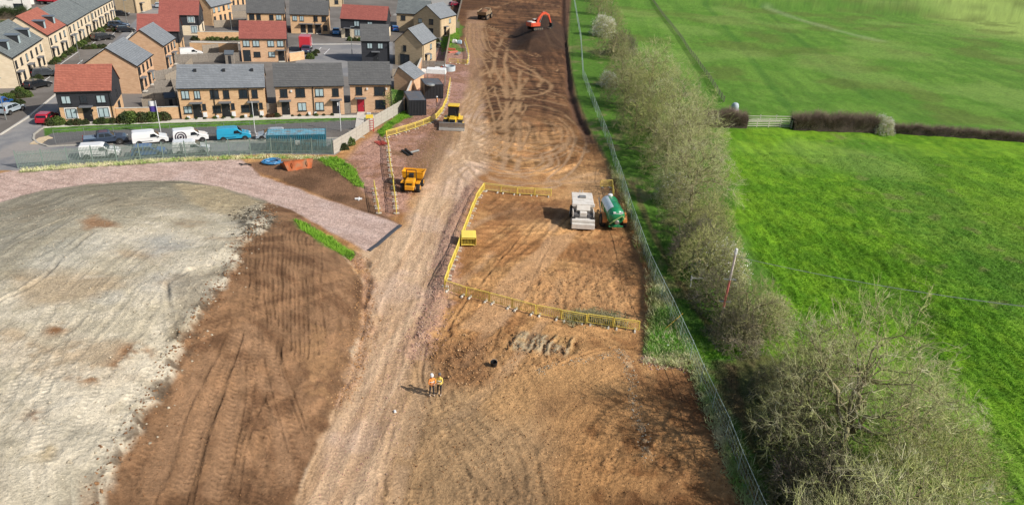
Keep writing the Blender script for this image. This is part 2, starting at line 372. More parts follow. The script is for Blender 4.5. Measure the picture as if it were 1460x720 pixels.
# weedy green strip on the heap edge
gs = reg([(418,313),(432,318),(470,338),(505,362),(500,370),(468,352),(430,328)], .8, 1.2, .5, 72)
WX = X+(fbm(X, Y, 4, 2, 401)-.5)*.45; WY = Y+(fbm(X, Y, 4, 2, 402)-.5)*.45; fb8 = fbm(X, Y, .8, 2, 403); f25 = fbm(X, Y, 2.5, 3, 404); f11 = fbm(X, Y, 1.1, 2, 405); f30 = fbm(X, Y, 3, 3, 406)
nearb = smooth(-Y, -110, -80); f30 = fbm(X, Y, 3, 3, 406)
def track(pts, hw=.45, f=1.4, cc=None, gauge=0):
    global col, rel
    d = seg_dist(WX, WY, crs(PP(pts)), far_=6)
    if gauge: d = np.abs(d-gauge)
    hw = hw*(1+.35*(n3-.5))
    g = np.exp(-(d/hw)**4)*smooth(f30, .22, .42)
    col = lerp(col, colr(*cc) if cc else lerp(colr(190,152,112), colr(206,172,138), nearb)*(.84+.16*(f < 1.4)), g*(.75 if f > 1.3 else .4)); rel = rel*(1-.6*g)-.05*g
# --- cuts and ruts: (pixel polyline, half width m, depth m, albedo factor)
def rut(pts, hw, dpt, f, br=.35):
    global rel, col
    w = crs(PP(pts)); d = seg_dist(WX, WY, w, far_=6)+(fb8-.5)*hw*br*2
    g = np.exp(-(d/hw)**2)*smooth(f25, .3, .46)
    q = smooth(f11, .3, .6)*.6+.4
    rel = rel-dpt*.5*g*q+dpt*.25*np.exp(-((d-hw*1.8)/hw)**2)*q
    col = lerp(col, np.clip(col*f, 0, 1), g*.7*q)  # low factors paint the shade inside a rut into the colour
for x0, x1, x2, ya, yb in [(352,357,352,322,440),(364,366,368,318,500),(377,376,380,316,470),(391,388,392,318,455),(404,402,402,322,520),(415,412,414,326,500),(426,424,426,330,510),(437,437,438,336,512),(448,446,452,342,505),(459,458,462,350,480)]:
    rut([(x0,ya),(x1,(ya+yb)/2),(x2,yb)], .08, .2, .62, .2)
for x0, x1, x2, ya, yb in [(358,362,360,330,470),(371,370,374,320,510),(384,382,386,330,480),(398,396,396,322,500),(409,408,408,330,470),(421,419,420,324,520),(432,431,432,334,500),(444,443,446,344,490)]:
    rut([(x0,ya),(x1,(ya+yb)/2),(x2,yb)], .06, .12, .72, .2)
for l in [[(334,445),(300,520),(255,620),(215,720)],[(346,470),(320,560),(285,650),(262,720)],[(352,440),(362,520),(388,600),(402,650),(412,690)],[(402,500),(412,560),(436,628)],
          [(312,500),(270,590),(228,700)],[(330,520),(305,600),(272,700)],[(380,560),(350,640),(335,720)],[(300,480),(250,580),(205,680),(180,720)]]:
    rut(l, .07, .12, .66, .2)
for l in [[(345,480),(300,580),(250,680)],[(375,530),(340,620),(310,710)],[(420,540),(400,610),(380,700)]]:
    rut(l, .5, .05, 1.18)
for l in [[(240,402),(238,430),(242,460),(252,486)],[(250,398),(268,384),(300,376)],[(0,430),(60,395),(130,330)],[(30,340),(90,312),(150,300)]]:
    rut(l, .18, .3, .7, .5)
for l in [[(340,470),(318,530),(285,610),(255,690)],[(352,465),(350,520),(330,600),(300,700)],[(362,470),(376,540),(398,610),(405,680)],[(300,505),(255,600),(215,690)],[(385,500),(420,590),(432,640)]]:
    track(l, .5, 1.32, (158,124,94))
for l in [[(346,470),(330,520),(300,600),(272,690)],[(372,470),(388,560),(408,640)],[(395,480),(415,545),(436,610)],[(352,520),(344,600),(322,690)],[(318,560),(290,640),(270,720)]]:
    rut(l, .07, .14, .62, .2)
rgh = reg([(408,470),(455,458),(500,480),(480,560),(452,600),(425,540)], 1, 1.5, 1, 73)
rel = rel+rgh*.35*(fbm(X, Y, .7, 4, 74)-.5); col = lerp(col, colr(164,128,92), rgh*smooth(n3, .45, .62)*.7)
rut([(521,372),(524,420),(516,478)], .3, .3, .5, .6)
rut([(673,290),(655,345),(642,392),(637,418),(642,440)], .14, .15, .55)
rut([(662,290),(640,350),(625,400)], .12, .08, .7)
def tread(pts, gauge=1.8, wid=.42, pitch=.36, k=.22, dep_=.035):
    global rel, col
    w_ = np.array(crs(PP(pts))); lo = w_.min(0)-3; hi = w_.max(0)+3; ok = (X > lo[0]) & (X < hi[0]) & (Y > lo[1]) & (Y < hi[1]); x, y = WX[ok], WY[ok]
    D = np.full(x.shape, 1e9); Sg = np.zeros_like(x); A = np.zeros_like(x); acc = 0
    for i in range(len(w_)-1):
        ax, ay = w_[i]; dx, dy = w_[i+1]-w_[i]; L = math.hypot(dx, dy); t = np.clip(((x-ax)*dx+(y-ay)*dy)/(L*L), 0, 1)
        ex, ey = x-ax-t*dx, y-ay-t*dy; d2 = ex*ex+ey*ey; m_ = d2 < D; D[m_] = d2[m_]; A[m_] = acc+t[m_]*L; Sg[m_] = np.sign(ex*dy-ey*dx)[m_]; acc += L
    d = np.sqrt(D); side = np.abs(d-gauge/2); g = np.exp(-(side/(wid/2))**4)*smooth(f25[ok], .3, .45)
    bars = .5+.5*np.sin(A/pitch*2*math.pi+side*4*Sg)
    c = col[ok]; col[ok] = np.clip(c*(1+k*(bars-.55)*g)[:, None], 0, 1); r_ = rel[ok]; rel[ok] = r_-g*dep_*(1.2-bars)+.5*dep_*np.exp(-((side-wid*.75)/.12)**2)
for q_ in ([(560,730),(590,640),(612,560),(620,490)],[(640,730),(625,640),(600,560),(588,500)],[(700,740),(690,680),(650,620),(618,590)],[(760,730),(740,660),(700,600),(650,565)],[(470,730),(520,600),(555,470),(585,360),(610,270)],[(520,730),(545,600),(575,480),(605,370),(640,260)],[(780,740),(800,640),(850,570),(910,545)],
           [(660,560),(720,520),(760,450),(790,380),(800,330)],[(640,500),(690,440),(740,380),(800,345)],[(850,330),(870,380),(880,430)],[(840,740),(850,660),(890,600),(960,560)],[(280,730),(320,600),(350,480)],[(330,730),(350,620),(360,520),(360,440)],[(200,720),(260,600),(320,480),(350,400)],[(400,700),(390,600),(372,500)],[(60,720),(140,600),(240,440),(320,330)],[(0,600),(120,470),(250,350)],[(20,690),(60,500),(180,350)],[(900,730),(930,640),(960,590)]):
    tread(q_, 1.9, .5, .36, .32)
# tyre tracks: lighter compacted dusty lines
for l in [[(722,96),(723,140),(722,190),(716,240)],[(742,100),(739,150),(740,190),(737,242)],[(648,212),(690,193),(722,168),(738,140)],[(662,215),(700,195),(732,168),(742,150)],
          [(672,213),(675,226),(690,238),(712,246),(740,248),(768,243),(784,232),(782,222)],[(680,200),(715,218),(760,226),(800,215),(812,195)],[(690,180),(740,172),(790,178),(800,190)],
          [(671,35),(671,64),(684,78),(697,87)],[(686,33),(690,60),(700,76),(712,84)],[(688,35),(708,44),(723,53)],[(716,56),(708,76),(704,97),(690,106),(674,118)],[(724,68),(720,97),(730,118),(738,138)],
          [(723,92),(750,104),(778,115),(786,124),(774,133),(745,138),(716,137),(688,132),(674,122),(676,112),(700,103),(722,101)],[(728,88),(760,102),(772,114),(768,124)],[(704,97),(716,118),(722,138)],
          [(752,112),(744,124),(728,136)],[(785,40),(792,52),(806,66)],[(776,44),(784,60),(800,70)],[(640,250),(690,215),(716,196)]]:
    track(l, .42, 1.5)
    if l[0][0] < 700: track(l, .2, 1.5, None, 1.1)
for l in [[(705,12),(740,2),(790,8),(812,14)],[(660,150),(700,160),(760,150),(800,160)],[(690,120),(760,140),(806,150)],[(655,190),(700,230),(770,258),(850,246)],[(700,255),(780,262),(850,258)],[(670,230),(720,262),(790,268)]]:
    track(l, .5, 1.22)
for l in [[(655,225),(665,180),(690,150),(720,150),(745,170),(740,200),(715,225),(680,225)],[(790,255),(820,225),(825,190),(800,165)],[(690,50),(720,70),(750,95),(790,100)],[(672,150),(700,135),(760,128),(800,140)],[(665,175),(720,205),(790,205),(830,215)],[(700,185),(735,205),(770,215),(795,205)],[(660,240),(680,262),(730,268),(790,262)],[(696,100),(680,130),(664,170),(655,200)],[(720,60),(742,66),(765,80)],[(675,60),(690,100),(706,150),(716,190)],[(640,180),(665,150),(690,130),(712,100)]]:
    track(l, .22, 1.45, None, .9)
for l in [[(598,560),(560,640),(530,720)],[(612,560),(585,640),(566,720)],[(610,530),(600,480),(640,420),(700,360)],[(640,600),(690,560),(760,480),(800,400)],[(655,330),(730,300),(800,296)],[(700,470),(735,430),(800,300)],
          [(660,520),(700,470),(745,420)],[(610,500),(590,600),(560,720)],[(585,300),(540,420),(500,540)],[(615,270),(585,360),(545,470),(500,600),(455,720)],[(640,230),(610,330),(575,440),(540,560),(500,700)],[(655,215),(640,290),(600,400)]]:
    track(l, .5, 1.13)
for l in [[(590,520),(600,560),(612,600),(640,650),(690,700)],[(640,590),(690,610),(740,650),(750,720)],[(655,575),(710,600),(760,640),(775,720)],[(680,540),(650,510),(640,470)],[(860,420),(880,400),(905,395)],[(650,640),(670,690),(672,730)],
          [(780,400),(800,420),(800,450)],[(700,375),(740,350),(760,320)],[(560,610),(548,660),(550,700)],[(625,480),(660,505),(705,520)],[(820,395),(822,430),(840,452)]]:
    rut(l, .16, .12, .74, 1.2)
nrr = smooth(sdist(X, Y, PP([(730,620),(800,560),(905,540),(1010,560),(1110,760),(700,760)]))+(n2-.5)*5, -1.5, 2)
col = lerp(col, col*np.array([.60, .55, .52]), nrr*(sb < .3)*(.45+.55*smooth(n3*.6+n2*.4, .38, .58)))  # shadow of the hedge trees painted in as darker, redder soil
tn = smooth(sdist(X, Y, PP([(590,520),(700,545),(830,620),(800,760),(540,760),(560,620)]))+(n2-.5)*5, -2, 3)
col = lerp(col, colr(172,142,106), tn*.55)
for l in [[(735,345),(700,385),(668,425),(640,470)],[(700,500),(712,470),(728,478)],[(800,520),(852,500),(905,497)],[(880,495),(900,498),(908,500)],[(610,490),(600,530),(612,575)],[(742,420),(760,395),(775,360)]]:
    rut(l, .12, .2, .62, .4)
def blotch(px, a_, k, amp=1.2, w=.8, seed=0):
    global col
    q = smooth(sdist(X, Y, PP(px))+(fbm(X, Y, 2.5, 4, 620+seed)-.5)*2*amp, -w, w)*k*(sb < .2); col = lerp(col, colr(*a_), q); return q
q = blotch([(655,468),(735,378),(790,338),(822,330),(808,350),(750,420),(700,475)], (208,164,120), .8, .3, .3, 1); rel = rel*(1-.7*q)
q = blotch([(690,290),(810,285),(812,312),(700,318)], (132,92,62), .7, 1.2, 1, 2); rel = rel+q*.25*(fbm(X, Y, .8, 4, 77)-.5)
blotch([(820,348),(900,345),(915,380),(860,388),(815,370)], (140,100,66), .65, 1.5, 1.2, 3)
q = blotch([(620,490),(700,485),(705,540),(650,552),(612,535)], (138,100,68), .7, 1.2, 1, 4); rel = rel+q*.3*(fbm(X, Y, .7, 4, 78)-.5)
q = blotch([(770,390),(860,385),(900,420),(890,450),(790,440),(750,425)], (204,158,110), .6, 1.5, 1, 5); rel = rel+q*.25*(fbm(X, Y, .9, 4, 79)-.5)
blotch([(700,530),(830,515),(880,560),(760,600),(690,590)], (206,160,108), .6, 2, 1.5, 6)
# grey exposed rock with furrows, clod rows
gr = reg([(722,498),(732,480),(748,474),(790,476),(822,482),(828,505),(800,508),(760,502)], .5, 1, .4, 80)
ga = aniso(X+(n3-.5)*.8, Y, R(72), 3, .34, 4, 81)
gc = lerp(colr(186,168,136), colr(112,92,72), smooth(ga, .44, .56))
gc = lerp(gc, colr(196,154,100), smooth(fbm(X, Y, 1.4, 3, 88), .52, .64)*.7)
col = lerp(col, gc, gr*.9); rel = rel-gr*.55*(ga-.45)+gr*.3*(fbm(X, Y, .7, 3, 89)-.5)
rg = reg([(610,490),(650,480),(700,520),(700,540),(650,548),(612,530)], 1.0, 2, .8, 82)
col = lerp(col, colr(142,104,70), rg*.6*smooth(n3, .4, .6)); rel = rel+rg*.5*(fbm(X, Y, 1.0, 4, 83)-.45)
rg2 = reg([(760,380),(860,375),(905,420),(905,455),(780,440),(720,430)], 1.5, 2, 1.2, 84)
rel = rel+rg2*.4*(fbm(X, Y, 1.1, 4, 85)-.5); col = lerp(col, colr(196,150,104), rg2*.5*smooth(n3, .4, .65))
cl = smooth(-seg_dist(X, Y, PP([(760,530),(800,518),(850,512),(885,500),(900,540),(905,580),(918,620),(925,650)]))+(n3-.5)*2, -.5, .3)
col = lerp(col, colr(200,166,126), cl*smooth(fbm(X, Y, .35, 2, 86), .5, .62)*.8); rel = rel+cl*.18*(fbm(X, Y, .4, 3, 86)-.4)
# darker cut line and trench by the east edge
trn = seg_dist(X, Y, PP([(803,-20),(803,40),(809,90),(811,130),(822,165),(837,190)]))
g = np.exp(-(trn/.6)**2); rel = rel-.6*g; col = lerp(col, colr(64,42,32), g*.9)
tb = smooth(-seg_dist(X, Y, PP([(812,-20),(812,40),(818,90),(820,130),(832,165),(848,200)]))+2.2, 0, .8); col = lerp(col, colr(108,80,62), tb*.8*(sb < 1))
pl = smooth(sdist(X, Y, PILE)+(n2-.5)*3, -1, 1.5); col = lerp(col, colr(66,50,40), pl*.9); rel = rel+pl*.5*(n3-.5)
# --- estate
EST_PX = [(28,243),(120,234),(250,226),(380,220),(478,221),(500,206),(530,185),(578,157),(603,86),(612,96),(634,52),(637,30),(648,-12),(648,-200)]
EST = PP(EST_PX[:-1])+[(EST_PX and PP([(648,-12)])[0][0]-20, 700), (-900, 700), (-900, PP([(0,243)])[0][1]-4)]+PP([(0,243)])
es = smooth(sdist(X, Y, EST), -.15, .15)
ec = lerp(colr(128,122,116), colr(112,106,100), smooth(n2, .4, .6))
col = lerp(col, ec, es); region[es > .5] = 8; kind[..., 1] = kind[..., 1]*(1-es); kind[..., 2] = np.maximum(kind[..., 2], es); rel = rel*(1-es)
def sheet(px, c, i, grass=0, smoothk=1, w=.12, mask=es):
    global col, rel
    q = smooth(sdist(X, Y, PP(px)), -w, w)*mask
    col = lerp(col, c, q); region[q > .5] = i
    kind[..., 0] = kind[..., 0]*(1-q)+grass*q; kind[..., 2] = kind[..., 2]*(1-q)+smoothk*q
    if grass: rel = rel+q*.12*(fbm(X, Y, .4, 3, 91)-.5)
asph = lerp(colr(128,128,130), colr(146,144,142), smooth(n2*.6+n3*.4, .38, .62))
asph_w = lerp(asph, colr(160,152,144), smooth(fbm(X, Y, 4, 4, 92), .5, .65)*.6)
sheet([(-60,250),(-60,215),(0,192),(60,150),(110,108),(170,52),(222,0),(262,-30),(290,-30),(240,20),(180,75),(120,118),(88,150),(66,178),(47,190),(48,202),(68,209),(130,206),(300,202),(430,198),(520,196),(500,206),(478,221),(380,220),(250,226),(120,234),(28,243),(0,250)], asph_w, 7)
sheet([(66,208),(62,196),(80,188),(300,181),(520,172),(545,176),(535,182),(500,184),(460,187),(300,192),(120,200)], lerp(colr(98,98,98), colr(112,110,108), n2), 9)     # dark tarmac path
sheet([(445,62),(515,62),(560,60),(560,100),(500,110),(425,100),(420,92),(430,72)], asph, 7)
sheet([(560,22),(600,0),(660,-10),(668,-10),(640,26),(600,24)], lerp(colr(168,164,158), colr(150,146,140), n2), 7)
gcol = lerp(colr(76,112,44), colr(96,134,56), smooth(n3, .4, .6))
sheet([(64,196),(62,181),(160,178),(300,172),(385,167),(500,165),(560,166),(500,172),(300,181),(120,187),(74,190)], gcol, 6, 1, 0)
sheet([(560,170),(558,125),(600,125),(577,158)], lerp(colr(70,100,40), gcol, n3), 6, 1, 0)
sheet([(603,86),(606,60),(625,60),(612,85)], gcol*.8, 6, 1, 0)
sheet([(0,60),(0,12),(40,8),(55,22),(30,32)], lerp(colr(70,86,48), colr(150,128,98), smooth(n2, .5, .6)), 6, .7, 0)
# --- vegetation ground right
bnk = smooth(sb+(n3-.5)*.7, .05, .55)
bg1 = lerp(colr(84,122,40), colr(122,124,76), smooth(n2*.5+n3*.5, .52, .66))
bg1 = lerp(bg1, colr(108,84,62), smooth(-sb, -1.1, -.4)*.8)
col = lerp(col, bg1, bnk); region[bnk > .5] = 6; kind[..., 0] = kind[..., 0]*(1-bnk)+bnk; kind[..., 1] = kind[..., 1]*(1-bnk); kind[..., 2] *= (1-bnk)
HL = PP([(872,-30),(880,30),(905,75),(985,125),(1015,150),(1030,210),(1040,280),(1046,330),(1085,385),(1098,440),(1075,490),(1120,560),(1190,640),(1240,720),(1290,800)])
FIELD = HL+[(400, 8), (2500, 300), (2500, 3000), (HL[0][0]+1400, 3000), (HL[0][0]+30, 800)]
fs = sdist(X, Y, FIELD)+(n2-.5)*3
fm = smooth(fs, -.8, 1.2)*bnk
gA = lerp(colr(92,138,24), colr(118,160,34), smooth(n2*.5+n3*.5, .38, .62))
gB = lerp(colr(84,128,44), colr(104,138,56), smooth(n2*.6+n3*.4, .4, .6))
dband = sdist(X, Y, PP([(1180,185),(1240,185),(1330,245),(1460,330),(1600,420),(1600,640),(1460,470),(1330,360),(1240,290)]))+(n4-.5)*14
fc = lerp(gA, gB, smooth(dband, -3, 5)*.5)
FA = heading_(P0(1200,250), P0(1400,400)); FU = heading_(P0(930,0), P0(1030,140))
st = aniso(X, Y, FA, 22, 1.1, 4, 95)
fc = lerp(fc, fc*.78, smooth(st, .5, .66)*.45)
fc = lerp(fc, colr(112,142,48), smooth(n1, .5, .7)*.35)
UP = PP([(1030,186),(1130,182),(1250,184),(1300,186),(1460,200),(1700,222)])
upm = smooth(Y-np.interp(X, [p[0] for p in UP], [p[1] for p in UP]), -1, 1)
uc = lerp(colr(90,132,42), colr(104,142,52), smooth(n2, .4, .6))
uc = lerp(uc, colr(84,122,42), smooth(aniso(X, Y, FU, 60, 2.2, 4, 96), .48, .64)*.6)
uc = lerp(uc, colr(158,178,92), smooth(sdist(X, Y, PP([(1290,-40),(1340,30),(1460,60),(1700,80),(1700,-60)]))+(n4-.5)*20, -12, 12)*.8)  # sunlit patch painted into the grass colour at the top right
for q_ in ([(1075,0),(1130,50),(1180,90),(1240,140)],[(1000,0),(1060,70),(1130,160)]):
    uc = lerp(uc, colr(70,112,38), smooth(-seg_dist(X, Y, PP(q_))+.9+(n3-.5), -.6, .4)*.6)
uc = lerp(uc, colr(98,112,50), smooth(n4, .52, .68)*.6)
fc = lerp(fc, uc, upm)
pw = smooth(-seg_dist(X, Y, PP([(1085,8),(1130,25),(1180,40),(1250,58)]))+4*(n2-.2), -3, 2)
fc = lerp(fc, colr(170,180,140), pw*.35)
mud = smooth(fbm(X, Y, 2.5, 3, 97), .68, .76)*smooth(dband, -8, 3)*.7
fc = lerp(fc, colr(138,124,88), mud*.5)
col = lerp(col, fc, fm); region[fm > .5] = 5
# leaf litter under the hedge, trodden path in the grass strip
lit = smooth(-seg_dist(X, Y, PP([(874,60),(896,110),(935,170),(962,235),(988,300),(1020,380),(1046,440),(1066,480)]))+1.0+(n2-.5)*2, -.6, .8)*bnk
col = lerp(col, colr(92,88,56), lit*.6)
lit2 = smooth(-seg_dist(X, Y, PP([(1080,530),(1105,590),(1150,660),(1200,730)]))+3+(n2-.5)*2, -.6, .8)*bnk
col = lerp(col, colr(96,86,60), lit2*.75)
gp = smooth(-seg_dist(X, Y, PP([(900,260),(930,330),(960,390),(1000,450),(1040,505),(1050,560),(1065,620),(1095,680),(1120,740)]))+.35+(n3-.5)*.6, -.15, .2)*bnk
col = lerp(col, colr(120,100,70), gp*.65)
gp2 = smooth(-seg_dist(X, Y, PP([(915,518),(985,505),(1020,488),(1080,482)]))+.7+(n3-.5)*1.4, -.2, .4)*bnk
col = lerp(col, colr(196,180,150), gp2*.85)
gl = smooth(sdist(X, Y, PP([(925,470),(985,478),(1040,492),(1050,520),(985,505),(922,505)]))+(n3-.5)*1.2, -.3, .5)*bnk
col = lerp(col, colr(96,158,40), gl*.7)
pal = smooth(fbm(X, Y, 26, 4, 601), .55, .7); col = lerp(col, colr(140,164,84), pal*fm*.35)
# green weeds by the palisade corner
g2 = reg([(452,226),(480,224),(505,240),(520,268),(508,266),(480,244)], 1.0, 1.5, .6, 98)
g3 = reg([(536,188),(575,158),(586,166),(560,180),(545,195)], 1.0, 1.5, .6, 99)
g4 = smooth(-seg_dist(X, Y, PP([(32,245),(120,238),(250,230),(380,225),(470,226)]))+.35+(n3-.5)*.8, -.15, .2)*(1-es)
g5 = smooth(-seg_dist(X, Y, PP([(646,28),(650,44),(640,60),(648,72)]))+2+(n2-.5)*3, -.5, .5)*(1-es)
for q in (gs, g2, g3, g4, g5):
    col = lerp(col, lerp(colr(84,128,42), colr(110,120,66), smooth(n3, .45, .65)), q*.85)
    kind[..., 0] = np.maximum(kind[..., 0], q); rel = rel+q*.15*(fbm(X, Y, .4, 3, 91)-.4)
# grass relief
gk = kind[..., 0]
tuft = aniso(X, Y, FA+.1, 1.1, .34, 3, 101)
tuft2 = aniso(X, Y, FA, 2.6, .75, 4, 102)
tuft3 = aniso(X, Y, FA, 6, 1.8, 3, 103)
nf_ = smooth(-Y, -110, -60)
grel = (.26*nf_*(tuft-.5)+.20*(tuft2-.5)+.28*(1-nf_)*(tuft3-.5))*(1-.45*upm)
rel = rel*(1-gk*bnk)+gk*bnk*grel
col = lerp(col, np.clip(col*1.2, 0, 1), smooth(tuft, .52, .72)*gk*.5)
col = lerp(col, col*.78, smooth(-tuft, -.46, -.3)*gk*.55)
rut([(990,500),(960,470),(935,420)], .15, .05, .8)
Zm = Z+rel
# ---- mesh objects by region
gm = ground_mat()
nr, nc = X.shape
V = np.stack([X, Y, Zm], -1).reshape(-1, 3)
Cc = np.concatenate([np.clip(col, 0, 1), np.ones(X.shape+(1,))], -1).reshape(-1, 4)
Kc = np.concatenate([kind, np.ones(X.shape+(1,))], -1).reshape(-1, 4)
idx = np.arange(nr*nc).reshape(nr, nc)
quads = np.stack([idx[:-1, :-1], idx[:-1, 1:], idx[1:, 1:], idx[1:, :-1]], -1).reshape(-1, 4)
rf = region[:-1, :-1].reshape(-1)
def grid_mesh(name, q):
    used, inv = np.unique(q, return_inverse=True); inv = inv.reshape(-1, 4)
    me = bpy.data.meshes.new(name); me.vertices.add(len(used)); me.loops.add(inv.size); me.polygons.add(len(inv))
    me.vertices.foreach_set('co', V[used].astype(np.float32).ravel())
    me.loops.foreach_set('vertex_index', inv.astype(np.int32).ravel())
    me.polygons.foreach_set('loop_start', (np.arange(len(inv))*4).astype(np.int32))
    me.polygons.foreach_set('loop_total', np.full(len(inv), 4, np.int32))
    me.update(calc_edges=True)
    for nm, dat in (('Col', Cc), ('Kind', Kc)):
        at = me.color_attributes.new(nm, 'FLOAT_COLOR', 'POINT'); at.data.foreach_set('color', dat[used].astype(np.float32).ravel())
    me.polygons.foreach_set('use_smooth', np.ones(len(inv), bool))
    me.materials.append(gm)
    o = bpy.data.objects.new(name, me); COL.objects.link(o); o['kind'] = 'structure'
    return o
for i, nm in enumerate(REG):
    q = quads[rf == i]
    if len(q): grid_mesh(nm, q)
# ================================================================ helpers for things
class MB:
    def __init__(s): s.v = []; s.f = []; s.m = []; s.mi = 0
    def quadmesh(s, vs, fs):
        o = len(s.v); s.v += [tuple(v) for v in vs]
        for f in fs: s.f.append(tuple(i+o for i in f)); s.m.append(s.mi)
        return s
    def box(s, x0, y0, z0, x1, y1, z1, tx=0, ty=0, M=None):
        vs = [(x0,y0,z0),(x1,y0,z0),(x1,y1,z0),(x0,y1,z0),(x0+tx,y0+ty,z1),(x1-tx,y0+ty,z1),(x1-tx,y1-ty,z1),(x0+tx,y1-ty,z1)]
        if M is not None: vs = [tuple(M @ Vector(v)) for v in vs]
        return s.quadmesh(vs, [(3,2,1,0),(4,5,6,7),(0,1,5,4),(1,2,6,5),(2,3,7,6),(3,0,4,7)])
    def prism(s, pts, a, b, axis='x'):
        """polygon pts (2d) extruded from a to b along the axis"""
        n = len(pts)
        def mk(p, t): return {'x': (t, p[0], p[1]), 'y': (p[0], t, p[1]), 'z': (p[0], p[1], t)}[axis]
        vs = [mk(p, a) for p in pts]+[mk(p, b) for p in pts]
        fs = [tuple(range(n))[::-1], tuple(range(n, 2*n))]+[(i, (i+1) % n, n+(i+1) % n, n+i) for i in range(n)]
        return s.quadmesh(vs, fs)
    def cyl(s, p0, p1, r0_, r1_=None, n=10, caps=True):
        r1_ = r0_ if r1_ is None else r1_
        p0 = Vector(p0); p1 = Vector(p1); d = (p1-p0).normalized()
        a = d.orthogonal().normalized(); b = d.cross(a)
        vs = []
        for p, r_ in ((p0, r0_), (p1, r1_)):
            for i in range(n):
                t = 2*math.pi*i/n; vs.append(tuple(p+a*math.cos(t)*r_+b*math.sin(t)*r_))
        fs = [(i, (i+1) % n, n+(i+1) % n, n+i) for i in range(n)]
        if caps: fs += [tuple(range(n))[::-1], tuple(range(n, 2*n))]
        return s.quadmesh(vs, fs)
    def tube(s, pts, r_, n=6):
        for i in range(len(pts)-1): s.cyl(pts[i], pts[i+1], r_, r_, n)
        return s
    def lathe(s, prof, n=16, c=(0,0,0), axis='z'):
        vs = []
        for (rr, z) in prof:
            for i in range(n):
                t = 2*math.pi*i/n; x, y = rr*math.cos(t), rr*math.sin(t)
                q = {'z': (x, y, z), 'y': (x, z, y), 'x': (z, x, y)}[axis]
                vs.append((q[0]+c[0], q[1]+c[1], q[2]+c[2]))
        k = len(prof)
        fs = [(j*n+i, j*n+(i+1) % n, (j+1)*n+(i+1) % n, (j+1)*n+i) for j in range(k-1) for i in range(n)]
        fs += [tuple(range(n))[::-1], tuple((k-1)*n+i for i in range(n))]
        return s.quadmesh(vs, fs)
    def mesh(s, name, mats, bevel=0, smooth_=False):
        me = bpy.data.meshes.new(name); me.from_pydata(s.v, [], s.f)
        if not isinstance(mats, (list, tuple)): mats = [mats]
        for q in mats: me.materials.append(q)
        me.polygons.foreach_set('material_index', s.m)
        bm = bmesh.new(); bm.from_mesh(me)
        bmesh.ops.recalc_face_normals(bm, faces=bm.faces)
        if bevel: bmesh.ops.bevel(bm, geom=list(bm.edges), offset=bevel, segments=1, affect='EDGES', clamp_overlap=True)
        bm.to_mesh(me); bm.free()
        if smooth_: me.polygons.foreach_set('use_smooth', [True]*len(me.polygons))
        me.update(); return me
    def build(s, name, mats, parent=None, bevel=0, loc=(0,0,0), rz=0, smooth_=False):
        o = bpy.data.objects.new(name, s.mesh(name, mats, bevel, smooth_)); COL.objects.link(o)
        o.location = loc; o.rotation_euler = (0, 0, rz)
        if parent: o.parent = parent
        return o
def tag(o, label, cat, group=None):
    o['label'] = label; o['category'] = cat
    if group: o['group'] = group
    elif 'group' in o: del o['group']
    return o
def thing(name, label, cat, loc=(0,0,0), rz=0, group=None):
    o = bpy.data.objects.new(name, None); o.empty_display_size = .3; COL.objects.link(o)
    o.location = loc; o.rotation_euler = (0, 0, rz); return tag(o, label, cat, group)
def copy_tree(o, parent=None):
    c = o.copy(); COL.objects.link(c); c.parent = parent
    for ch in kids.get(o.name, None) or o.children: copy_tree(ch, c)
    return c
kids = {}
def dup(o, loc, rz, label, group=None, scale=None):
    c = copy_tree(o); c.location = loc; c.rotation_euler = (0, 0, rz)
    if scale: c.scale = scale if hasattr(scale, '__len__') else (scale,)*3
    c['label'] = label
    if group: c['group'] = group
    return c
def heading(a, b):
    return math.atan2(b[1]-a[1], b[0]-a[0])

# ---------------------------------------------------------------- palette
K = {}
K['buff'] = brick_mat('buff_brick', C(226,186,140), C(206,162,118), C(200,172,140), .46, .15, .012)
K['cream_brick'] = brick_mat('cream_brick', C(236,218,188), C(224,204,172), C(224,210,184), .46, .15, .01)
K['orange_brick'] = brick_mat('orange_brick', C(222,182,144), C(206,162,124), C(206,176,148), .46, .15, .012)
K['tan_brick'] = brick_mat('tan_brick', C(206,182,146), C(188,164,128), C(192,174,146), .46, .15, .012)
K['render'] = mat('cream_render', C(222,206,184), .8, 0, 2, .06)
K['white_wall'] = mat('white_render', C(225,222,215), .7, 0, 2, .05)
K['boards'] = brick_mat('black_boards', C(52,54,60), C(44,46,52), C(26,27,30), 3.0, .16, .014, rough=.6)
K['slate'] = brick_mat('grey_slates', C(136,140,144), C(124,128,132), C(100,104,106), .5, .19, .012, rough=.55)
K['greytile'] = brick_mat('dark_grey_tiles', C(100,100,99), C(90,90,90), C(68,68,68), .5, .19, .014, rough=.7)
K['greentile'] = brick_mat('weathered_tiles', C(122,128,126), C(104,110,110), C(88,92,92), .5, .19, .012, rough=.7)
K['redtile'] = brick_mat('red_tiles', C(164,94,82), C(148,82,72), C(122,66,58), .42, .19, .014, rough=.7)
K['redtile2'] = brick_mat('orange_red_tiles', C(176,106,86), C(158,92,74), C(130,74,60), .42, .19, .014, rough=.7)
K['dark'] = mat('dark_frame', C(46,48,52), .45)
K['black'] = mat('black_plastic', C(30,31,33), .5)
K['white'] = mat('white_paint', C(232,232,230), .45, namt=.05)
K['whitegloss'] = mat('white_car_paint', C(236,236,234), .3, namt=.03, coat=.6)
K['glass'] = mat('window_glass', C(46,54,60), .12, 0, .5, .2)
K['curtain'] = mat('blind_behind_glass', C(176,196,200), .3, 0, 2, .15)
K['carglass'] = mat('car_glass', C(30,36,42), .08, 0, 1, .1)
K['stone'] = mat('pale_paving', C(206,200,188), .8, 0, 2, .12)
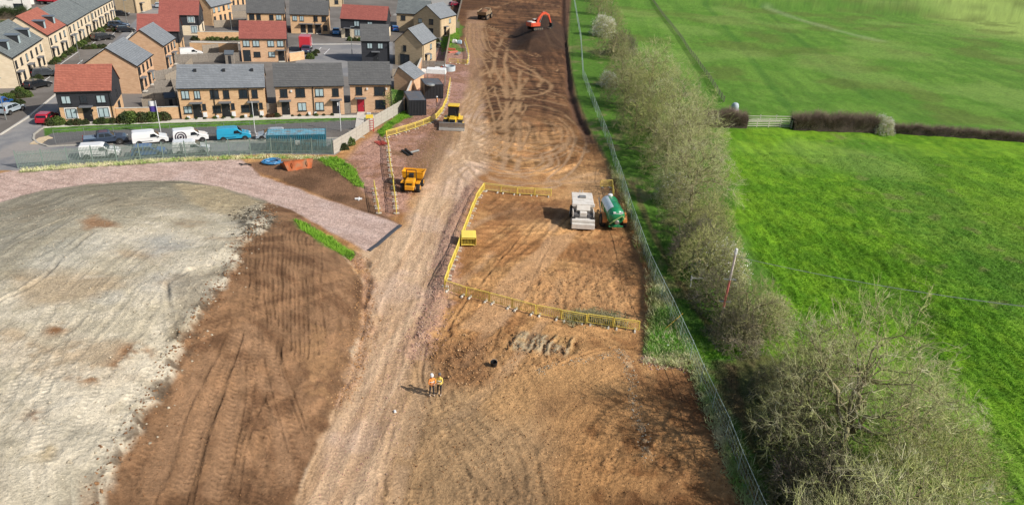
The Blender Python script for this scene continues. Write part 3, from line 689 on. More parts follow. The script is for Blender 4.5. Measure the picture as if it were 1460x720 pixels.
K['timber'] = mat('weathered_timber', C(158,146,130), .85, 0, 5, .25, .3)
K['timber2'] = mat('grey_brown_timber', C(140,132,122), .85, 0, 5, .25, .3)
K['galv'] = mat('galvanised_steel', C(168,172,170), .45, .6, 4, .15)
K['concrete'] = mat('concrete', C(176,170,158), .85, 0, 3, .15, .3)
K['yellow'] = mat('yellow_plastic', C(232,204,74), .5, 0, 6, .15)
K['tyre'] = mat('tyre_rubber', C(40,38,36), .8, 0, 4, .2)
K['rim'] = mat('wheel_rim', C(150,152,154), .35, .7)
K['leafgreen'] = mat('shrub_leaves', C(74,98,48), .8, 0, 8, .4)
K['leafdark'] = mat('dark_shrub_leaves', C(60,72,42), .8, 0, 8, .4)
K['lamp_w'] = mat('headlamp_glass', C(220,222,225), .1)
K['lamp_r'] = mat('tail_lamp_glass', C(150,24,20), .2)

# ---------------------------------------------------------------- houses
_part_cache = {}
def window(parent, w, h, kind, loc, rz):
    """window in local plane: x along the wall, -y outward, origin at bottom centre"""
    key = ('w', round(w, 2), round(h, 2), kind)
    if key not in _part_cache:
        f = MB(); t = .07; d = .07
        if kind == 'winw': f.mi = 1; f.box(-w/2-.14, -.03, -.14, w/2+.14, .02, 0); f.box(-w/2-.14, -.03, h, w/2+.14, .02, h+.14); f.box(-w/2-.14, -.03, 0, -w/2, .02, h); f.box(w/2, -.03, 0, w/2+.14, .02, h); f.mi = 0
        f.box(-w/2, -d, 0, -w/2+t, .02, h); f.box(w/2-t, -d, 0, w/2, .02, h)
        f.box(-w/2+t, -d, 0, w/2-t, .02, t); f.box(-w/2+t, -d, h-t, w/2-t, .02, h)
        if w > .8: f.box(-t/2, -d+.004, t, t/2, .02, h-t)
        s = MB(); s.box(-w/2-.08, -d-.06, -.07, w/2+.08, .01, -.004)
        p = MB()
        if w > .8: p.box(-w/2+t, -.03, t, -t/2, .01, h-t); p.box(t/2, -.03, t, w/2-t, .01, h-t)
        else: p.box(-w/2+t, -.03, t, w/2-t, .01, h-t)
        _part_cache[key] = (f.mesh('window', [K['dark'], K['white']]), s.mesh('sill', K['stone'] if kind == 'winw' else K['dark']), p.mesh('pane', K['curtain'] if kind in ('winc', 'winw') else K['glass']))
    f, s, p = _part_cache[key]
    o = bpy.data.objects.new('window', f); COL.objects.link(o); o.parent = parent; o.location = loc; o.rotation_euler = (0, 0, rz)
    for nm, me in (('sill', s), ('pane', p)):
        c = bpy.data.objects.new(nm, me); COL.objects.link(c); c.parent = o
def door(parent, w, h, kind, loc, rz):
    key = ('d', round(w, 2), round(h, 2), kind)
    if key not in _part_cache:
        f = MB(); f.box(-w/2-.07, -.06, 0, -w/2, .02, h+.07); f.box(w/2, -.06, 0, w/2+.07, .02, h+.07); f.box(-w/2, -.06, h, w/2, .02, h+.07)
        f.mi = 1; f.box(-w/2, -.04, 0, w/2, .01, h)
        hd = MB(); hd.box(w/2-.16, -.10, .95, w/2-.1, -.04, 1.15)
        cp = MB(); cp.box(-w/2-.35, -.85, h+.22, w/2+.35, 0, h+.32); cp.box(-w/2-.35, -.85, h+.32, w/2+.35, -.01, h+.36, 0, .0)
        dm = {'door': K['black'], 'doorr': mat('red_door_paint', C(170,30,50), .5), 'patio': K['glass']}[kind]
        _part_cache[key] = (f.mesh('door', [K['dark'], dm]), hd.mesh('handle', K['galv']), cp.mesh('door_canopy', mat('canopy_grey', C(112,114,118), .6)))
    f, hd, cp = _part_cache[key]
    o = bpy.data.objects.new('door', f); COL.objects.link(o); o.parent = parent; o.location = loc; o.rotation_euler = (0, 0, rz)
    c = bpy.data.objects.new('handle', hd); COL.objects.link(c); c.parent = o
    if kind != 'patio':
        c = bpy.data.objects.new('door_canopy', cp); COL.objects.link(c); c.parent = o
        st = MB(); st.box(-w/2-.1, -.7, -.01, w/2+.1, -.06, .12)
        c = st.build('doorstep', K['stone'], o)

def house(label, FL, FR, D, hw, rise, wall, roof, ridge='x', clad=None, clad_z=2.5, ops=(), dormers=0, seams=(), vents=0, over=.22, cladfaces='all', gablewall=None, name='house'):
    """FL, FR: world points of the front-left / front-right base corners; depth goes away from the camera"""
    hw *= .89; rise *= .86
    FL = Vector((FL[0], FL[1], 0)); FR = Vector((FR[0], FR[1], 0)); W = (FR-FL).length; rz = heading(FL, FR)
    t = thing(name, label, 'house', (FL.x, FL.y, 0), rz)
    # walls
    b = MB(); b.box(0, 0, -.3, W, D, hw)
    e = .0
    if ridge == 'x': b.prism([(0, hw), (D, hw), (D/2, hw+rise)], 0, W, 'x')
    else: b.prism([(0, hw), (W, hw), (W/2, hw+rise)], 0, D, 'y')
    # drop interior faces between box and prism is harmless
    b.build('wall', wall, t)
    if clad:
        c = MB(); q = .04
        if cladfaces == 'all':
            c.box(-q, -q, clad_z*.92, W+q, D+q, hw-.02)
        else:
            c.box(W-.05, -q, clad_z*.92, W+q, D+q, hw-.02)
        if ridge == 'x':
            for (a0, a1) in ((-q, .05), (W-.05, W+q)) if cladfaces == 'all' else ((W-.05, W+q),):
                c.prism([(-q, hw-.02), (D+q, hw-.02), (D/2, hw+rise)], a0, a1, 'x')
        c.build('cladding', clad, t)
    # roof : overlapping courses
    rf = MB(); L = D if ridge == 'x' else W; half = L/2; sl = math.hypot(half, rise); n = max(6, int(sl/.38)); ov = over
    th = .05; drop = rise/half*ov
    A, B = (-ov*.8, W+ov*.8) if ridge == 'x' else (-ov*.8, D+ov*.8)
    for side in (0, 1):
        for i in range(n):
            s0 = -ov+(half+ov)*i/n; s1 = -ov+(half+ov)*(i+1)/n
            z0 = hw+rise*s0/half+.10; z1 = hw+rise*s1/half+.10
            def q_(s_, z_): return (s_ if side == 0 else L-s_, z_)
            pts = [q_(s0, z0-.03), q_(s0, z0+th), q_(s1, z1+.012), q_(s1, z1-.05)]
            rf.prism(pts, A, B, ridge)
    rdg = MB()
    z = hw+rise+.1
    rdg.prism([(half-.16, z-.06), (half, z+.10), (half+.16, z-.06)], A-.02, B+.02, ridge)
    ro = rf.build('roof', roof, t)
    rdg.build('ridge_tiles', roof, ro)
    for i in range(vents):
        v = MB(); u = W*(i+.5)/vents+.4; zz = hw+rise*.72; v.box(u-.2, half*.72-.25, zz, u+.2, half*.72+.2, zz+.42)
        v.build('roof_vent', K['dark'], ro)
    for i in range(dormers):
        d = MB(); wd = 1.3
        if ridge == 'y':      # dormers on the right-hand slope
            cy = D*(i+.5)/dormers; x1 = W-.9; x0 = W/2+.9; zt = hw+rise*.66
            d.box(x0, cy-wd/2, hw+.3, x1, cy+wd/2, zt)
            d.mi = 1; d.box(x0-.1, cy-wd/2-.15, zt, x1+.15, cy+wd/2+.15, zt+.14)
            dd = d.build('dormer', [K['dark'], mat('lead_grey', C(106,116,126), .5)], ro)
            p = MB(); p.box(x1-.01, cy-.45, hw+rise*.2, x1+.03, cy+.45, zt-.15); p.build('dormer_window', K['curtain'], dd) if False else p.build('pane', K['curtain'], t)
    # gutters, fascia, downpipes
    g = MB()
    if ridge == 'x':
        g.box(-.15, -ov-.1, hw-.10, W+.15, -ov+.02, hw+.03); g.build('gutter', K['black'], t); g = MB(); g.box(-.15, D+ov-.02, hw-.10, W+.15, D+ov+.1, hw+.03)
    else:
        g.box(-ov-.1, -.15, hw-.10, -ov+.02, D+.15, hw+.03); g.build('gutter', K['black'], t); g = MB(); g.box(W+ov-.02, -.15, hw-.10, W+ov+.1, D+.15, hw+.03); g.build('gutter', K['black'], t); g = MB()
        g.prism([(-ov, hw-.22), (W/2, hw+rise-.03), (W+ov, hw-.22), (W+ov, hw-.06), (W/2, hw+rise+.13), (-ov, hw-.06)], -.19, -.15, 'y')
    g.build('gutter' if ridge == 'x' else 'barge_board', K['black'], t)
    for sx in ((W*.5,) if False else seams or (W-.25,)):
        dpb = MB()
        if ridge == 'x': dpb.cyl((sx, -.08, 0), (sx, -.08, hw), .06, n=6)
        else: dpb.cyl((W+.08, .3, 0), (W+.08, .3, hw), .06, n=6)
        dpb.build('downpipe', K['black'], t)
        if ridge != 'x': break
    for (face, u, z, w_, h_, kind) in ops:
        if z > 3: z -= .42
        if z > .2: h_ *= .94
        if face == 'f': loc = (W*u, 0, z); rr = 0; cz = -.04 if clad and z > clad_z-.3 and cladfaces == 'all' else 0; loc = (W*u, cz, z)
        elif face == 'r': cz = .04 if clad and z > clad_z-.3 else 0; loc = (W+cz, D*u, z); rr = math.pi/2
        else: loc = (-0.0, D*(1-u), z); rr = -math.pi/2
        if kind.startswith('win'): window(t, w_, h_, kind, loc, rr)
        elif kind == 'box':
            b = MB(); b.box(-w_/2, -.22, 0, w_/2, 0, h_); b.build('meter_box', K['white'], t, loc=loc, rz=rr)
        elif kind == 'lamp':
            b = MB(); b.box(-.09, -.16, 0, .09, 0, .3); b.build('wall_lantern', K['black'], t, loc=loc, rz=rr)
        else: door(t, w_, h_, kind, loc, rr)
    return t, W
def wh(p, q, hw=5.1): return P0(*p), P0(*q)

# front row ----------------------------------------------------------------
def semi_ops(f0, f1):
    pass
F1 = 'f'
house('corner house with red tiled roof, black boarded upper storey and brick ground floor', P0(89.5,176.7), P0(166.2,174), 7.6, 5.2, 3.3, K['buff'], K['redtile2'], 'x', K['boards'], 2.55,
      [('f',.2,.75,1.35,1.5,'winw'),('f',.5,.05,1.0,2.15,'door'),('f',.8,.75,1.35,1.5,'winw'),('f',.16,3.3,1.2,1.2,'winc'),('f',.8,3.3,1.2,1.2,'winc'),('f',.48,3.4,.9,1.1,'win'),('r',.55,.3,1.6,1.9,'win'),('r',.5,3.4,.8,1.1,'win'),('f',.6,1.7,.2,.3,'lamp')])
o3 = []
for i in range(3):
    b0 = i/3
    o3 += [('f', b0+.085, .85, 1.15, 1.15, 'winc' if i == 0 else 'win'), ('f', b0+.19, .05, 1.05, 2.15, 'door'), ('f', b0+.275, 1.3, .5, 1.0, 'win'), ('f', b0+.275, .25, .55, .75, 'box'),
           ('f', b0+.08, 3.45, 1.2 if i else 1.1, 1.35, 'winc' if i == 0 else 'win'), ('f', b0+.215, 3.45, .85, 1.3, 'winc' if i == 0 else 'win'), ('f', b0+.235, 1.7, .2, .3, 'lamp'), ('f', b0+.08, .1, .4, .35, 'box')]
house('row of three brick houses under one long pale slate roof', P0(259.5,170), P0(380.8,166.8), 8.2, 5.2, 2.9, K['buff'], K['slate'], 'x', None, 0, o3, vents=3, seams=(4.9, 9.9))
sa = [('f',.13,.05,1.05,2.15,'door'),('f',.37,.75,1.3,1.4,'winc'),('f',.63,.75,1.3,1.4,'winc'),('f',.88,.05,1.05,2.15,'door'),('f',.12,3.4,1.1,1.3,'win'),('f',.36,3.4,1.4,1.4,'win'),('f',.64,3.4,1.3,1.3,'winc'),('f',.88,3.4,1.0,1.3,'win'),('f',.47,.1,.4,.45,'box'),('f',.56,.1,.4,.45,'box'),('f',.23,4.2,.25,.3,'box')]
house('pair of brick houses with dark grey roof beside the row of three', P0(396,165.8), P0(491.5,163.3), 8.0, 5.2, 3.0, K['orange_brick'], K['greytile'], 'x', None, 0, sa, seams=(5.6,))
house('detached brick house with red front door at the right end of the front row', P0(500.7,161.2), P0(557.6,160.8), 7.8, 5.2, 3.1, K['orange_brick'], K['greytile'], 'x', None, 0,
      [('f',.25,.05,1.05,2.15,'doorr'),('f',.74,.7,1.6,1.5,'win'),('f',.22,3.4,1.0,1.3,'win'),('f',.73,3.3,1.7,1.45,'win'),('f',.42,4.2,.25,.3,'box'),('f',.9,4.2,.25,.3,'box')], seams=(6.5,))
# houses behind on the right
house('tan brick gable-fronted house beside the garden wall with tall dark lower window', P0(563.5,92.5), P0(602.5,96.5), 8.6, 5.3, 3.3, K['tan_brick'], K['slate'], 'y', None, 0,
      [('f',.36,3.4,.7,1.3,'win'),('f',.36,.3,2.1,2.2,'win'),('r',.25,.1,1.0,2.1,'door'),('r',.6,3.4,1.0,1.2,'winc'),('r',.6,.8,1.0,1.2,'winc')])
house('tan brick gable-fronted house further up with two square dark windows', P0(590,49.5), P0(627.5,54), 9.5, 5.3, 3.3, K['tan_brick'], K['slate'], 'y', None, 0,
      [('f',.25,3.5,1.1,1.2,'winc'),('f',.66,3.4,1.3,1.5,'win'),('f',.66,.3,1.3,1.9,'win'),('r',.3,.1,1.0,2.1,'door'),('r',.6,3.4,1.0,1.2,'winc')])
house('small black boarded house with grey roof behind the detached brick house', P0(516.5,90.5), P0(555.5,91), 6.6, 5.2, 3.2, K['buff'], K['greytile'], 'x', K['boards'], .4,
      [('f',.3,3.5,1.1,1.2,'winc'),('f',.68,3.5,1.1,1.2,'winc'),('f',.5,.05,1.05,2.15,'door')])
house('red roofed house with black boarded upper storey behind the parked bright blue car', P0(487,54.5), P0(551.5,57.5), 7.6, 5.2, 3.2, K['cream_brick'], K['redtile'], 'x', K['boards'], 2.5,
      [('f',.14,.05,1.05,2.15,'door'),('f',.36,.7,1.4,1.6,'winw'),('f',.35,3.4,1.3,1.4,'winc'),('f',.64,3.4,1.2,1.3,'winc'),('f',.8,.7,1.4,1.6,'winc')])
house('long house with mossy pale tiled roof behind the gable-fronted houses', P0(566,45), P0(612,47), 14, 5.2, 3.0, K['tan_brick'], K['greentile'], 'x', None, 0, [('f',.2,3.4,1.2,1.2,'win'),('f',.6,3.4,1.2,1.2,'win')])
# middle
house('brick house with red roof and black boarded gable in the middle of the estate', P0(345.5,88.5), P0(410.5,88.5), 8.4, 5.2, 3.2, K['orange_brick'], K['redtile'], 'x', K['boards'], 2.0,
      [('f',.12,.1,1.3,2.2,'patio'),('f',.34,1.0,1.3,1.1,'win'),('f',.66,1.0,1.3,1.1,'winc'),('f',.87,.05,1.1,2.1,'door'),('f',.13,3.5,1.3,1.3,'winc'),('f',.34,3.5,1.3,1.3,'winc'),('f',.66,3.5,1.3,1.3,'winc'),('f',.87,3.5,1.3,1.3,'winc')], cladfaces='right')
house('grey roofed brick house at the top, left of its twin', P0(355,46.5), P0(408,47), 8.4, 5.2, 3.2, K['buff'], K['greytile'], 'x', None, 0,
      [('f',.12,3.5,1.2,1.4,'win'),('f',.3,3.5,1.0,1.4,'win'),('f',.64,3.5,1.0,1.3,'win'),('f',.84,3.5,1.3,1.3,'winc'),('f',.2,.1,1.1,2.1,'door'),('f',.75,.8,1.3,1.3,'win')])
house('grey roofed pair of brick houses at the top beside the red roofed house', P0(415.5,48), P0(469.8,49), 8.6, 5.2, 3.2, K['buff'], K['greytile'], 'x', None, 0,
      [('f',.12,3.5,1.1,1.3,'winc'),('f',.3,3.5,1.0,1.3,'winc'),('f',.66,3.5,1.0,1.3,'win'),('f',.88,3.5,1.1,1.3,'win'),('f',.32,.05,1.1,2.1,'door'),('f',.5,.05,1.1,2.1,'door'),('f',.72,.05,1.1,2.1,'door'),('f',.9,.8,1.1,1.4,'win')], seams=(6,))
house('red roofed house with black boarded walls at the top, behind a brick garden wall', P0(231.5,50.5), P0(286.5,51), 7.6, 5.2, 3.2, K['cream_brick'], K['redtile'], 'x', K['boards'], 2.5,
      [('f',.8,3.4,1.3,1.4,'winw'),('f',.85,.6,1.3,1.7,'winw'),('r',.5,3.4,.9,1.2,'winc'),('r',.6,.5,1.3,1.8,'win')])
house('red roofed house with black boarded gable behind the oblique brick houses', P0(202,78), P0(259.5,77.5), 7.8, 5.2, 3.2, K['buff'], K['redtile'], 'x', K['boards'], 2.5,
      [('r',.35,3.5,.9,1.2,'win'),('r',.5,.5,1.3,1.8,'win')])
o4 = [('r',.12,3.5,1.0,1.3,'winc'),('r',.36,3.5,1.0,1.3,'winc'),('r',.6,3.5,1.0,1.3,'win'),('r',.85,3.5,1.0,1.3,'winc'),('r',.12,.7,1.0,1.6,'win'),('r',.4,.1,1.0,2.1,'patio'),('r',.62,.7,1.0,1.5,'win'),('r',.87,.1,1.0,2.1,'patio')]
house('narrow grey roofed brick house at the top beside the small court', P0(283,36), P0(304,37.5), 11, 5.2, 3.2, K['buff'], K['slate'], 'y', None, 0, o4)
house('grey roofed brick house at the very top of the court', P0(309,14), P0(322,15), 12, 5.2, 3.2, K['buff'], K['slate'], 'y', None, 0, o4)
# left terraces: gable towards the camera, long face to the street
def terrace(label, near, farp, width, hw, rise, roof, wall, dorm, seam=1):
    n = Vector((*P0(*near), 0)); f = Vector((*P0(*farp), 0)); d = (f-n); L = d.length; d.normalize()
    right = Vector((d.y, -d.x, 0)); fl = n-right*width
    units = max(2, int(L/5.2)); ops = []
    for i in range(units):
        c = (i+.5)/units; s = 1.0/units
        ops += [('r', c-.25*s, .1, 1.0, 2.1, 'door'), ('r', c+.22*s, .6, 1.0, 1.6, random.choice(['win', 'win', 'winc'])), ('r', c-.25*s, 3.4, .9, 1.3, random.choice(['win', 'winc'])), ('r', c+.22*s, 3.4, .9, 1.3, random.choice(['win', 'win', 'winc']))]
    return house(label, fl, n, L, hw, rise, wall, roof, 'y', None, 0, ops, dormers=dorm)
terrace('oblique brick house with slate roof next to the red roofed corner house', (201.5,134), (222.5,115.5), 8.2, 5.2, 3.2, K['slate'], K['orange_brick'], 0)
terrace('oblique brick house with slate roof, second back from the corner house', (238,101), (254.5,88), 7.2, 5.2, 3.2, K['slate'], K['orange_brick'], 0)
terrace('cream terrace with grey roof and three dormers at the left edge', (27,126), (68,94), 9.0, 5.6, 3.8, K['greentile'], K['cream_brick'], 3)
terrace('cream terrace with red roof and two dormers', (75.5,88.5), (100.5,71.5), 8.6, 5.6, 3.8, K['redtile2'], K['cream_brick'], 2)
terrace('cream terrace with plain grey roof beyond the red roofed one', (102.5,69.5), (133.3,47.6), 8.6, 5.4, 3.4, K['greentile'], K['cream_brick'], 0)
terrace('cream terrace with plain grey roof, farthest in the street', (134,47), (165.5,26.5), 8.6, 5.4, 3.4, K['greentile'], K['cream_brick'], 0)
house('plain tan brick gable house at the head of the street', P0(166,18), P0(196,19.5), 9, 5.2, 3, K['tan_brick'], K['slate'], 'x', None, 0, [('r',.3,.1,1,2.1,'door'),('r',.7,3.4,1,1.2,'winc')])
house('tan brick house with doors to the side street, right of the street head', P0(207,6), P0(224,7), 14, 5.2, 3, K['tan_brick'], K['slate'], 'y', None, 0, o4)
house('white rendered house at the top left corner', P0(-8,17), P0(36,17), 9, 5.2, 3, K['white_wall'], K['slate'], 'x', None, 0, [('f',.75,.8,1.2,1.3,'win'),('f',.9,.8,1.2,1.3,'win'),('f',.6,3.4,1.2,1.3,'win')])
house('white rendered house beside the red lorry at the top', P0(43,7), P0(60,6), 9, 5.2, 3, K['white_wall'], K['slate'], 'x', None, 0, [('f',.35,3.2,1.2,1.3,'win'),('f',.7,.8,1.2,1.3,'win')])
house('dark roofed house at the top edge above the red roofed house', P0(505,-4), P0(560,-2), 9, 5.2, 3, K['tan_brick'], K['greytile'], 'x', None, 0, [('f',.25,.8,1.2,1.3,'win'),('f',.7,.8,1.2,1.3,'win')])
house('tan brick house at the top edge above the twin grey roofs', P0(470,10), P0(490,10), 7, 5.0, 3, K['tan_brick'], K['greytile'], 'x', None, 0, [('f',.5,.8,1.2,1.3,'win')])

# garage with mono pitched look beside the detached house
def garage():
    a = Vector((*P0(562,128), 0)); b = Vector((*P0(590,131), 0)); W = (b-a).length; t = thing('garage', 'small brick garage with grey pitched roof beside the garden wall', 'garage', a, heading(a, b))
    D = 5.6; w_ = MB(); w_.box(0, 0, -.2, W, D, 2.3); w_.prism([(0, 2.3), (W, 2.3), (W*.25, 4.2)], 0, D, 'y'); w_.build('wall', K['orange_brick'], t)
    r_ = MB(); n = 9
    for i in range(n):
        x0 = W*.25+(W*.75+.2)*i/n; x1 = W*.25+(W*.75+.2)*(i+1)/n; k = 1.9/(W*.75)
        r_.prism([(x0, 4.2-(x0-W*.25)*k+.02), (x0, 4.2-(x0-W*.25)*k+.08), (x1, 4.2-(x1-W*.25)*k+.14), (x1, 4.2-(x1-W*.25)*k+.02)], -.15, D+.1, 'y')
    r_.prism([(-.1, 2.25), (-.1, 2.35), (W*.25, 4.31), (W*.25, 4.2)], -.15, D+.1, 'y')
    r_.build('roof', K['slate'], t)
garage()

# ---------------------------------------------------------------- walls and fences of the estate
def brick_wall(label, pts, h, m_, cap=True, th=.24):
    ws = [Vector((*P0(*p), 0)) for p in pts]; t = thing('garden_wall', label, 'wall', ws[0])
    for i in range(len(ws)-1):
        a = ws[i]-ws[0]; b = ws[i+1]-ws[0]; L = (b-a).length; an = heading(a, b)
        q = MB(); q.box(0, -th/2, -.2, L, th/2, h); q.build('wall_section', m_, t, loc=a, rz=an)
        if cap: c = MB(); c.box(-.02, -th/2-.03, h, L+.02, th/2+.03, h+.06); c.build('coping', K['stone'], t, loc=a, rz=an)
brick_wall('long pinkish brick garden wall running beside the black containers', [(576,158),(601,96)], 1.9, K['orange_brick'])
brick_wall('buff brick garden wall between the corner house and the row of three', [(168,172),(232,170),(257,169)], 1.8, K['buff'])
brick_wall('brick garden wall in front of the black boarded house at the top', [(283,58),(344,58)], 1.9, K['buff'])
brick_wall('brick garden wall below the footpath near the middle red roofed house', [(272,74),(340,75)], 1.9, K['buff'])
brick_wall('short brick wall at the right of the middle red roofed house', [(413,88),(434,85)], 1.7, K['buff'])

def fence_line(name, label, pts, h, m_, bay=1.9, kind='board', group=None, cat='fence', use=P0, postm=None, posth=.1):
    ws = [Vector((*use(*p)[:2], 0)) for p in pts]
    t = thing(name, label, cat, (ws[0].x, ws[0].y, 0), 0, group)
    lens = [(ws[i+1]-ws[i]).length for i in range(len(ws)-1)]; tot = sum(lens); n = max(1, round(tot/bay)); bl = tot/n
    def at(s):
        for i, L in enumerate(lens):
            if s <= L+1e-6 or i == len(lens)-1: return ws[i]+(ws[i+1]-ws[i])*(min(s, L)/L)
            s -= L
    pc = {}
    if kind == 'board':
        b = MB(); k = 11
        for i in range(k): x0 = bl*i/k; b.box(x0+.008, -.012+(i % 2)*.014, .04, x0+bl/k-.008, .012+(i % 2)*.014, h)
        b.box(0, .03, .3, bl, .07, .38); b.box(0, .03, h-.35, bl, .07, h-.27)
        me = b.mesh('fence_panel', m_)
    elif kind == 'palisade':
        b = MB(); k = int(bl/.15)
        for i in range(k):
            x0 = bl*(i+.5)/k; b.prism([(x0-.036, .05), (x0+.036, .05), (x0+.036, h-.1), (x0, h), (x0-.036, h-.1)], -.01, .01, 'y')
        b.box(0, .012, .35, bl, .05, .42); b.box(0, .012, h-.5, bl, .05, h-.43)
        me = b.mesh('pale_panel', m_)
    elif kind == 'slab':
        b = MB(); k = 4
        for i in range(k): b.box(.06, -.03, h*i/k+.012, bl-.06, .03, h*(i+1)/k-.012)
        me = b.mesh('fence_panel', m_)
    elif kind == 'mesh':
        b = MB()
        for z in np.linspace(.12, h-.03, 5): b.box(0, -.005, z-.005, bl, .005, z+.005)
        for i in range(int(bl/.45)+1): x = min(bl-.02, .45*i); b.box(x-.0045, -.004, .1, x+.0045, .004, h)
        b.box(0, -.014, h-.015, bl, .014, h+.013)
        me = b.mesh('mesh_panel', m_)
    pm = MB()
    if kind in ('palisade', 'slab', 'board'): pm.box(-.06, .0 if kind == 'palisade' else -.05, -.3, .06, .1 if kind == 'palisade' else .05, h+posth)
    else: pm.cyl((0, 0, -.2), (0, 0, h+posth), .03, n=6)
    pme = pm.mesh('post', postm or m_)
    for i in range(n+1):
        p = at(i*bl); z = gz(p.x, p.y) if use is not P0 else 0
        o = bpy.data.objects.new('post', pme); COL.objects.link(o); o.parent = t; o.location = (p.x-ws[0].x, p.y-ws[0].y, z)
        if i < n:
            q = at((i+1)*bl); zq = gz(q.x, q.y) if use is not P0 else 0
            o.rotation_euler = (0, 0, heading(p, q))
            c = bpy.data.objects.new(me.name.split('.')[0], me); COL.objects.link(c); c.parent = t; c.location = (p.x-ws[0].x, p.y-ws[0].y, z)
            L = (q-p).length; c.rotation_euler = (0, -math.atan2(zq-z, L), heading(p, q)); c.scale = (math.hypot(L, zq-z)/bl, 1, 1)
    return t
K['pale_green'] = mat('grey_green_steel', C(134,152,144), .5, .2, 3, .2)
fence_line('palisade_fence', 'grey-green steel palisade fence between the parked vans and the stone track', [(26,240),(120,233),(250,225),(380,219),(474,220)], 2.1, K['pale_green'], 2.75, 'palisade')
fence_line('site_fence', 'pale grey slatted panel fence from the palisade corner up to the containers', [(476,220),(503,204),(532,184),(577,157)], 1.9, K['concrete'], 2.4, 'slab')
bf = [('weathered board fence in the gardens left of the row of three, nearest the wall', [(205,158),(258,156)]), ('weathered board fence two gardens behind the row of three', [(206,150),(254,147)]),
      ('weathered board fence between the oblique brick houses', [(222,131),(262,127)]), ('garden fence just below the parked white van', [(240,92),(296,89),(342,88)]),
      ('garden fence running back from the row of three', [(238,122),(262,110),(275,96)]), ('board fence between two gardens left of the slate roof', [(214,142),(252,139)]), ('short garden fence between the oblique house and the parking court', [(222,116),(248,112),(262,100)]), ('garden fence running back beside the row of three', [(256,160),(246,128)]),
      ('board fence at the far end of the parking court', [(290,77),(340,72)]), ('board fence in the gardens of the top court', [(306,40),(352,38)]), ('upper board fence in the gardens of the top court', [(300,27),(352,26)]), ('topmost board fence of the court gardens', [(318,18),(352,16)]),
      ('board fence beside the tan gable-fronted house', [(602,99),(634,100)]), ('board fence between the two gable-fronted houses and the yard', [(628,40),(655,41)]), ('grey board fence down the garden edge of the gable-fronted houses', [(634,98),(641,60),(641,38)]),
      ('short board fence behind the garage', [(560,112),(592,111)]), ('grey board fence at the edge of the car park', [(650,38),(662,-10)]), ('timber side gate fence between the row of three and the pair', [(382,164),(394,163.5)]), ('timber fence between the pair and the detached house', [(491,163),(500,162.5)])]
for l, p in bf: fence_line('garden_fence', l, p, 1.8, K['timber'] if len(l) % 2 else K['timber2'], 1.85, 'board')
fence_line('temporary_fence', 'see-through temporary mesh fence along the verge behind the parked vans', [(80,206),(130,202),(300,195),(480,190),(500,189)], 1.9, K['galv'], 3.5, 'mesh')

# strips: white path, kerbs
def strip(name, pts, w_, z, m_, thick=0.0, use=P0):
    ws = [Vector((*use(*p)[:2], 0)) for p in pts]; q = MB(); vs = []
    for i, p in enumerate(ws):
        d = (ws[min(i+1, len(ws)-1)]-ws[max(i-1, 0)]).normalized(); n = Vector((-d.y, d.x, 0))*w_/2
        g = gz(p.x, p.y) if use is not P0 else 0
        for s in (n, -n):
            vs.append((p.x+s.x, p.y+s.y, g+z)); vs.append((p.x+s.x, p.y+s.y, g-.1))
    k = len(ws); fs = []
    for i in range(k-1):
        a = 4*i; b = 4*(i+1)
        fs += [(a, a+2, b+2, b), (a, b, b+1, a+1), (a+2, a+3, b+3, b+2)]
    fs += [(0, 1, 3, 2), (4*k-4, 4*k-2, 4*k-1, 4*k-3)]
    q.quadmesh(vs, fs); o = q.build(name, m_); o['kind'] = 'structure'; return o
strip('front_path', [(62,181),(110,178),(180,175.5),(300,172),(400,168.5),(500,166.5),(560,166.5)], 1.5, .06, K['stone'])
strip('kerb', [(68,209.5),(130,206.5),(300,202.5),(430,198.5),(520,196.5)], .25, .12, K['concrete'])
strip('kerb', [(68,209),(54,205),(48,199),(49,192),(58,185),(66,181)], .25, .12, K['concrete'])
strip('kerb', [(0,193),(40,168),(86,130),(110,109)], .25, .12, K['stone'])
strip('kerb', [(100,124),(150,80),(184,52),(214,22)], .25, .12, K['stone'])
strip('kerb', [(120,113),(140,96),(170,72),(196,50)], 1.6, .1, K['stone'])
strip('court_path', [(272,60.5),(345,62)], 1.6, .06, K['stone'])
strip('court_path', [(444,64),(500,63.5),(514,64)], .5, .1, K['stone'])
strip('doorstep_path', [(512,182),(514,166),(514,162)], 1.2, .07, K['stone'])
for p, q in [((278,172.5),(277,168.8)),((322,171),(321.5,167.5)),((362,169.5),(361.5,166.8)),((408,168),(407.5,165)),((480,166.8),(479.5,163))]: strip('doorstep_path', [p, q], 1.0, .065, K['stone'])
strip('verge_paving', [(50,206),(62,198),(72,196)], 1.3, .09, mat('tan_tactile_paving', C(206,184,150), .8))

for q_ in ([(120,71),(136,60)],[(78,98),(112,74)],[(96,104),(118,86)],[(140,76),(158,62)],[(150,58),(172,40)],[(60,118),(76,106)],[(170,66),(186,52)],[(88,112),(108,110)],[(128,84),(146,83)],[(150,66),(166,65)],[(452,74),(458,68)],[(462,78),(470,70)]):
    strip('road_marking', q_, .14, .014, K['white'])
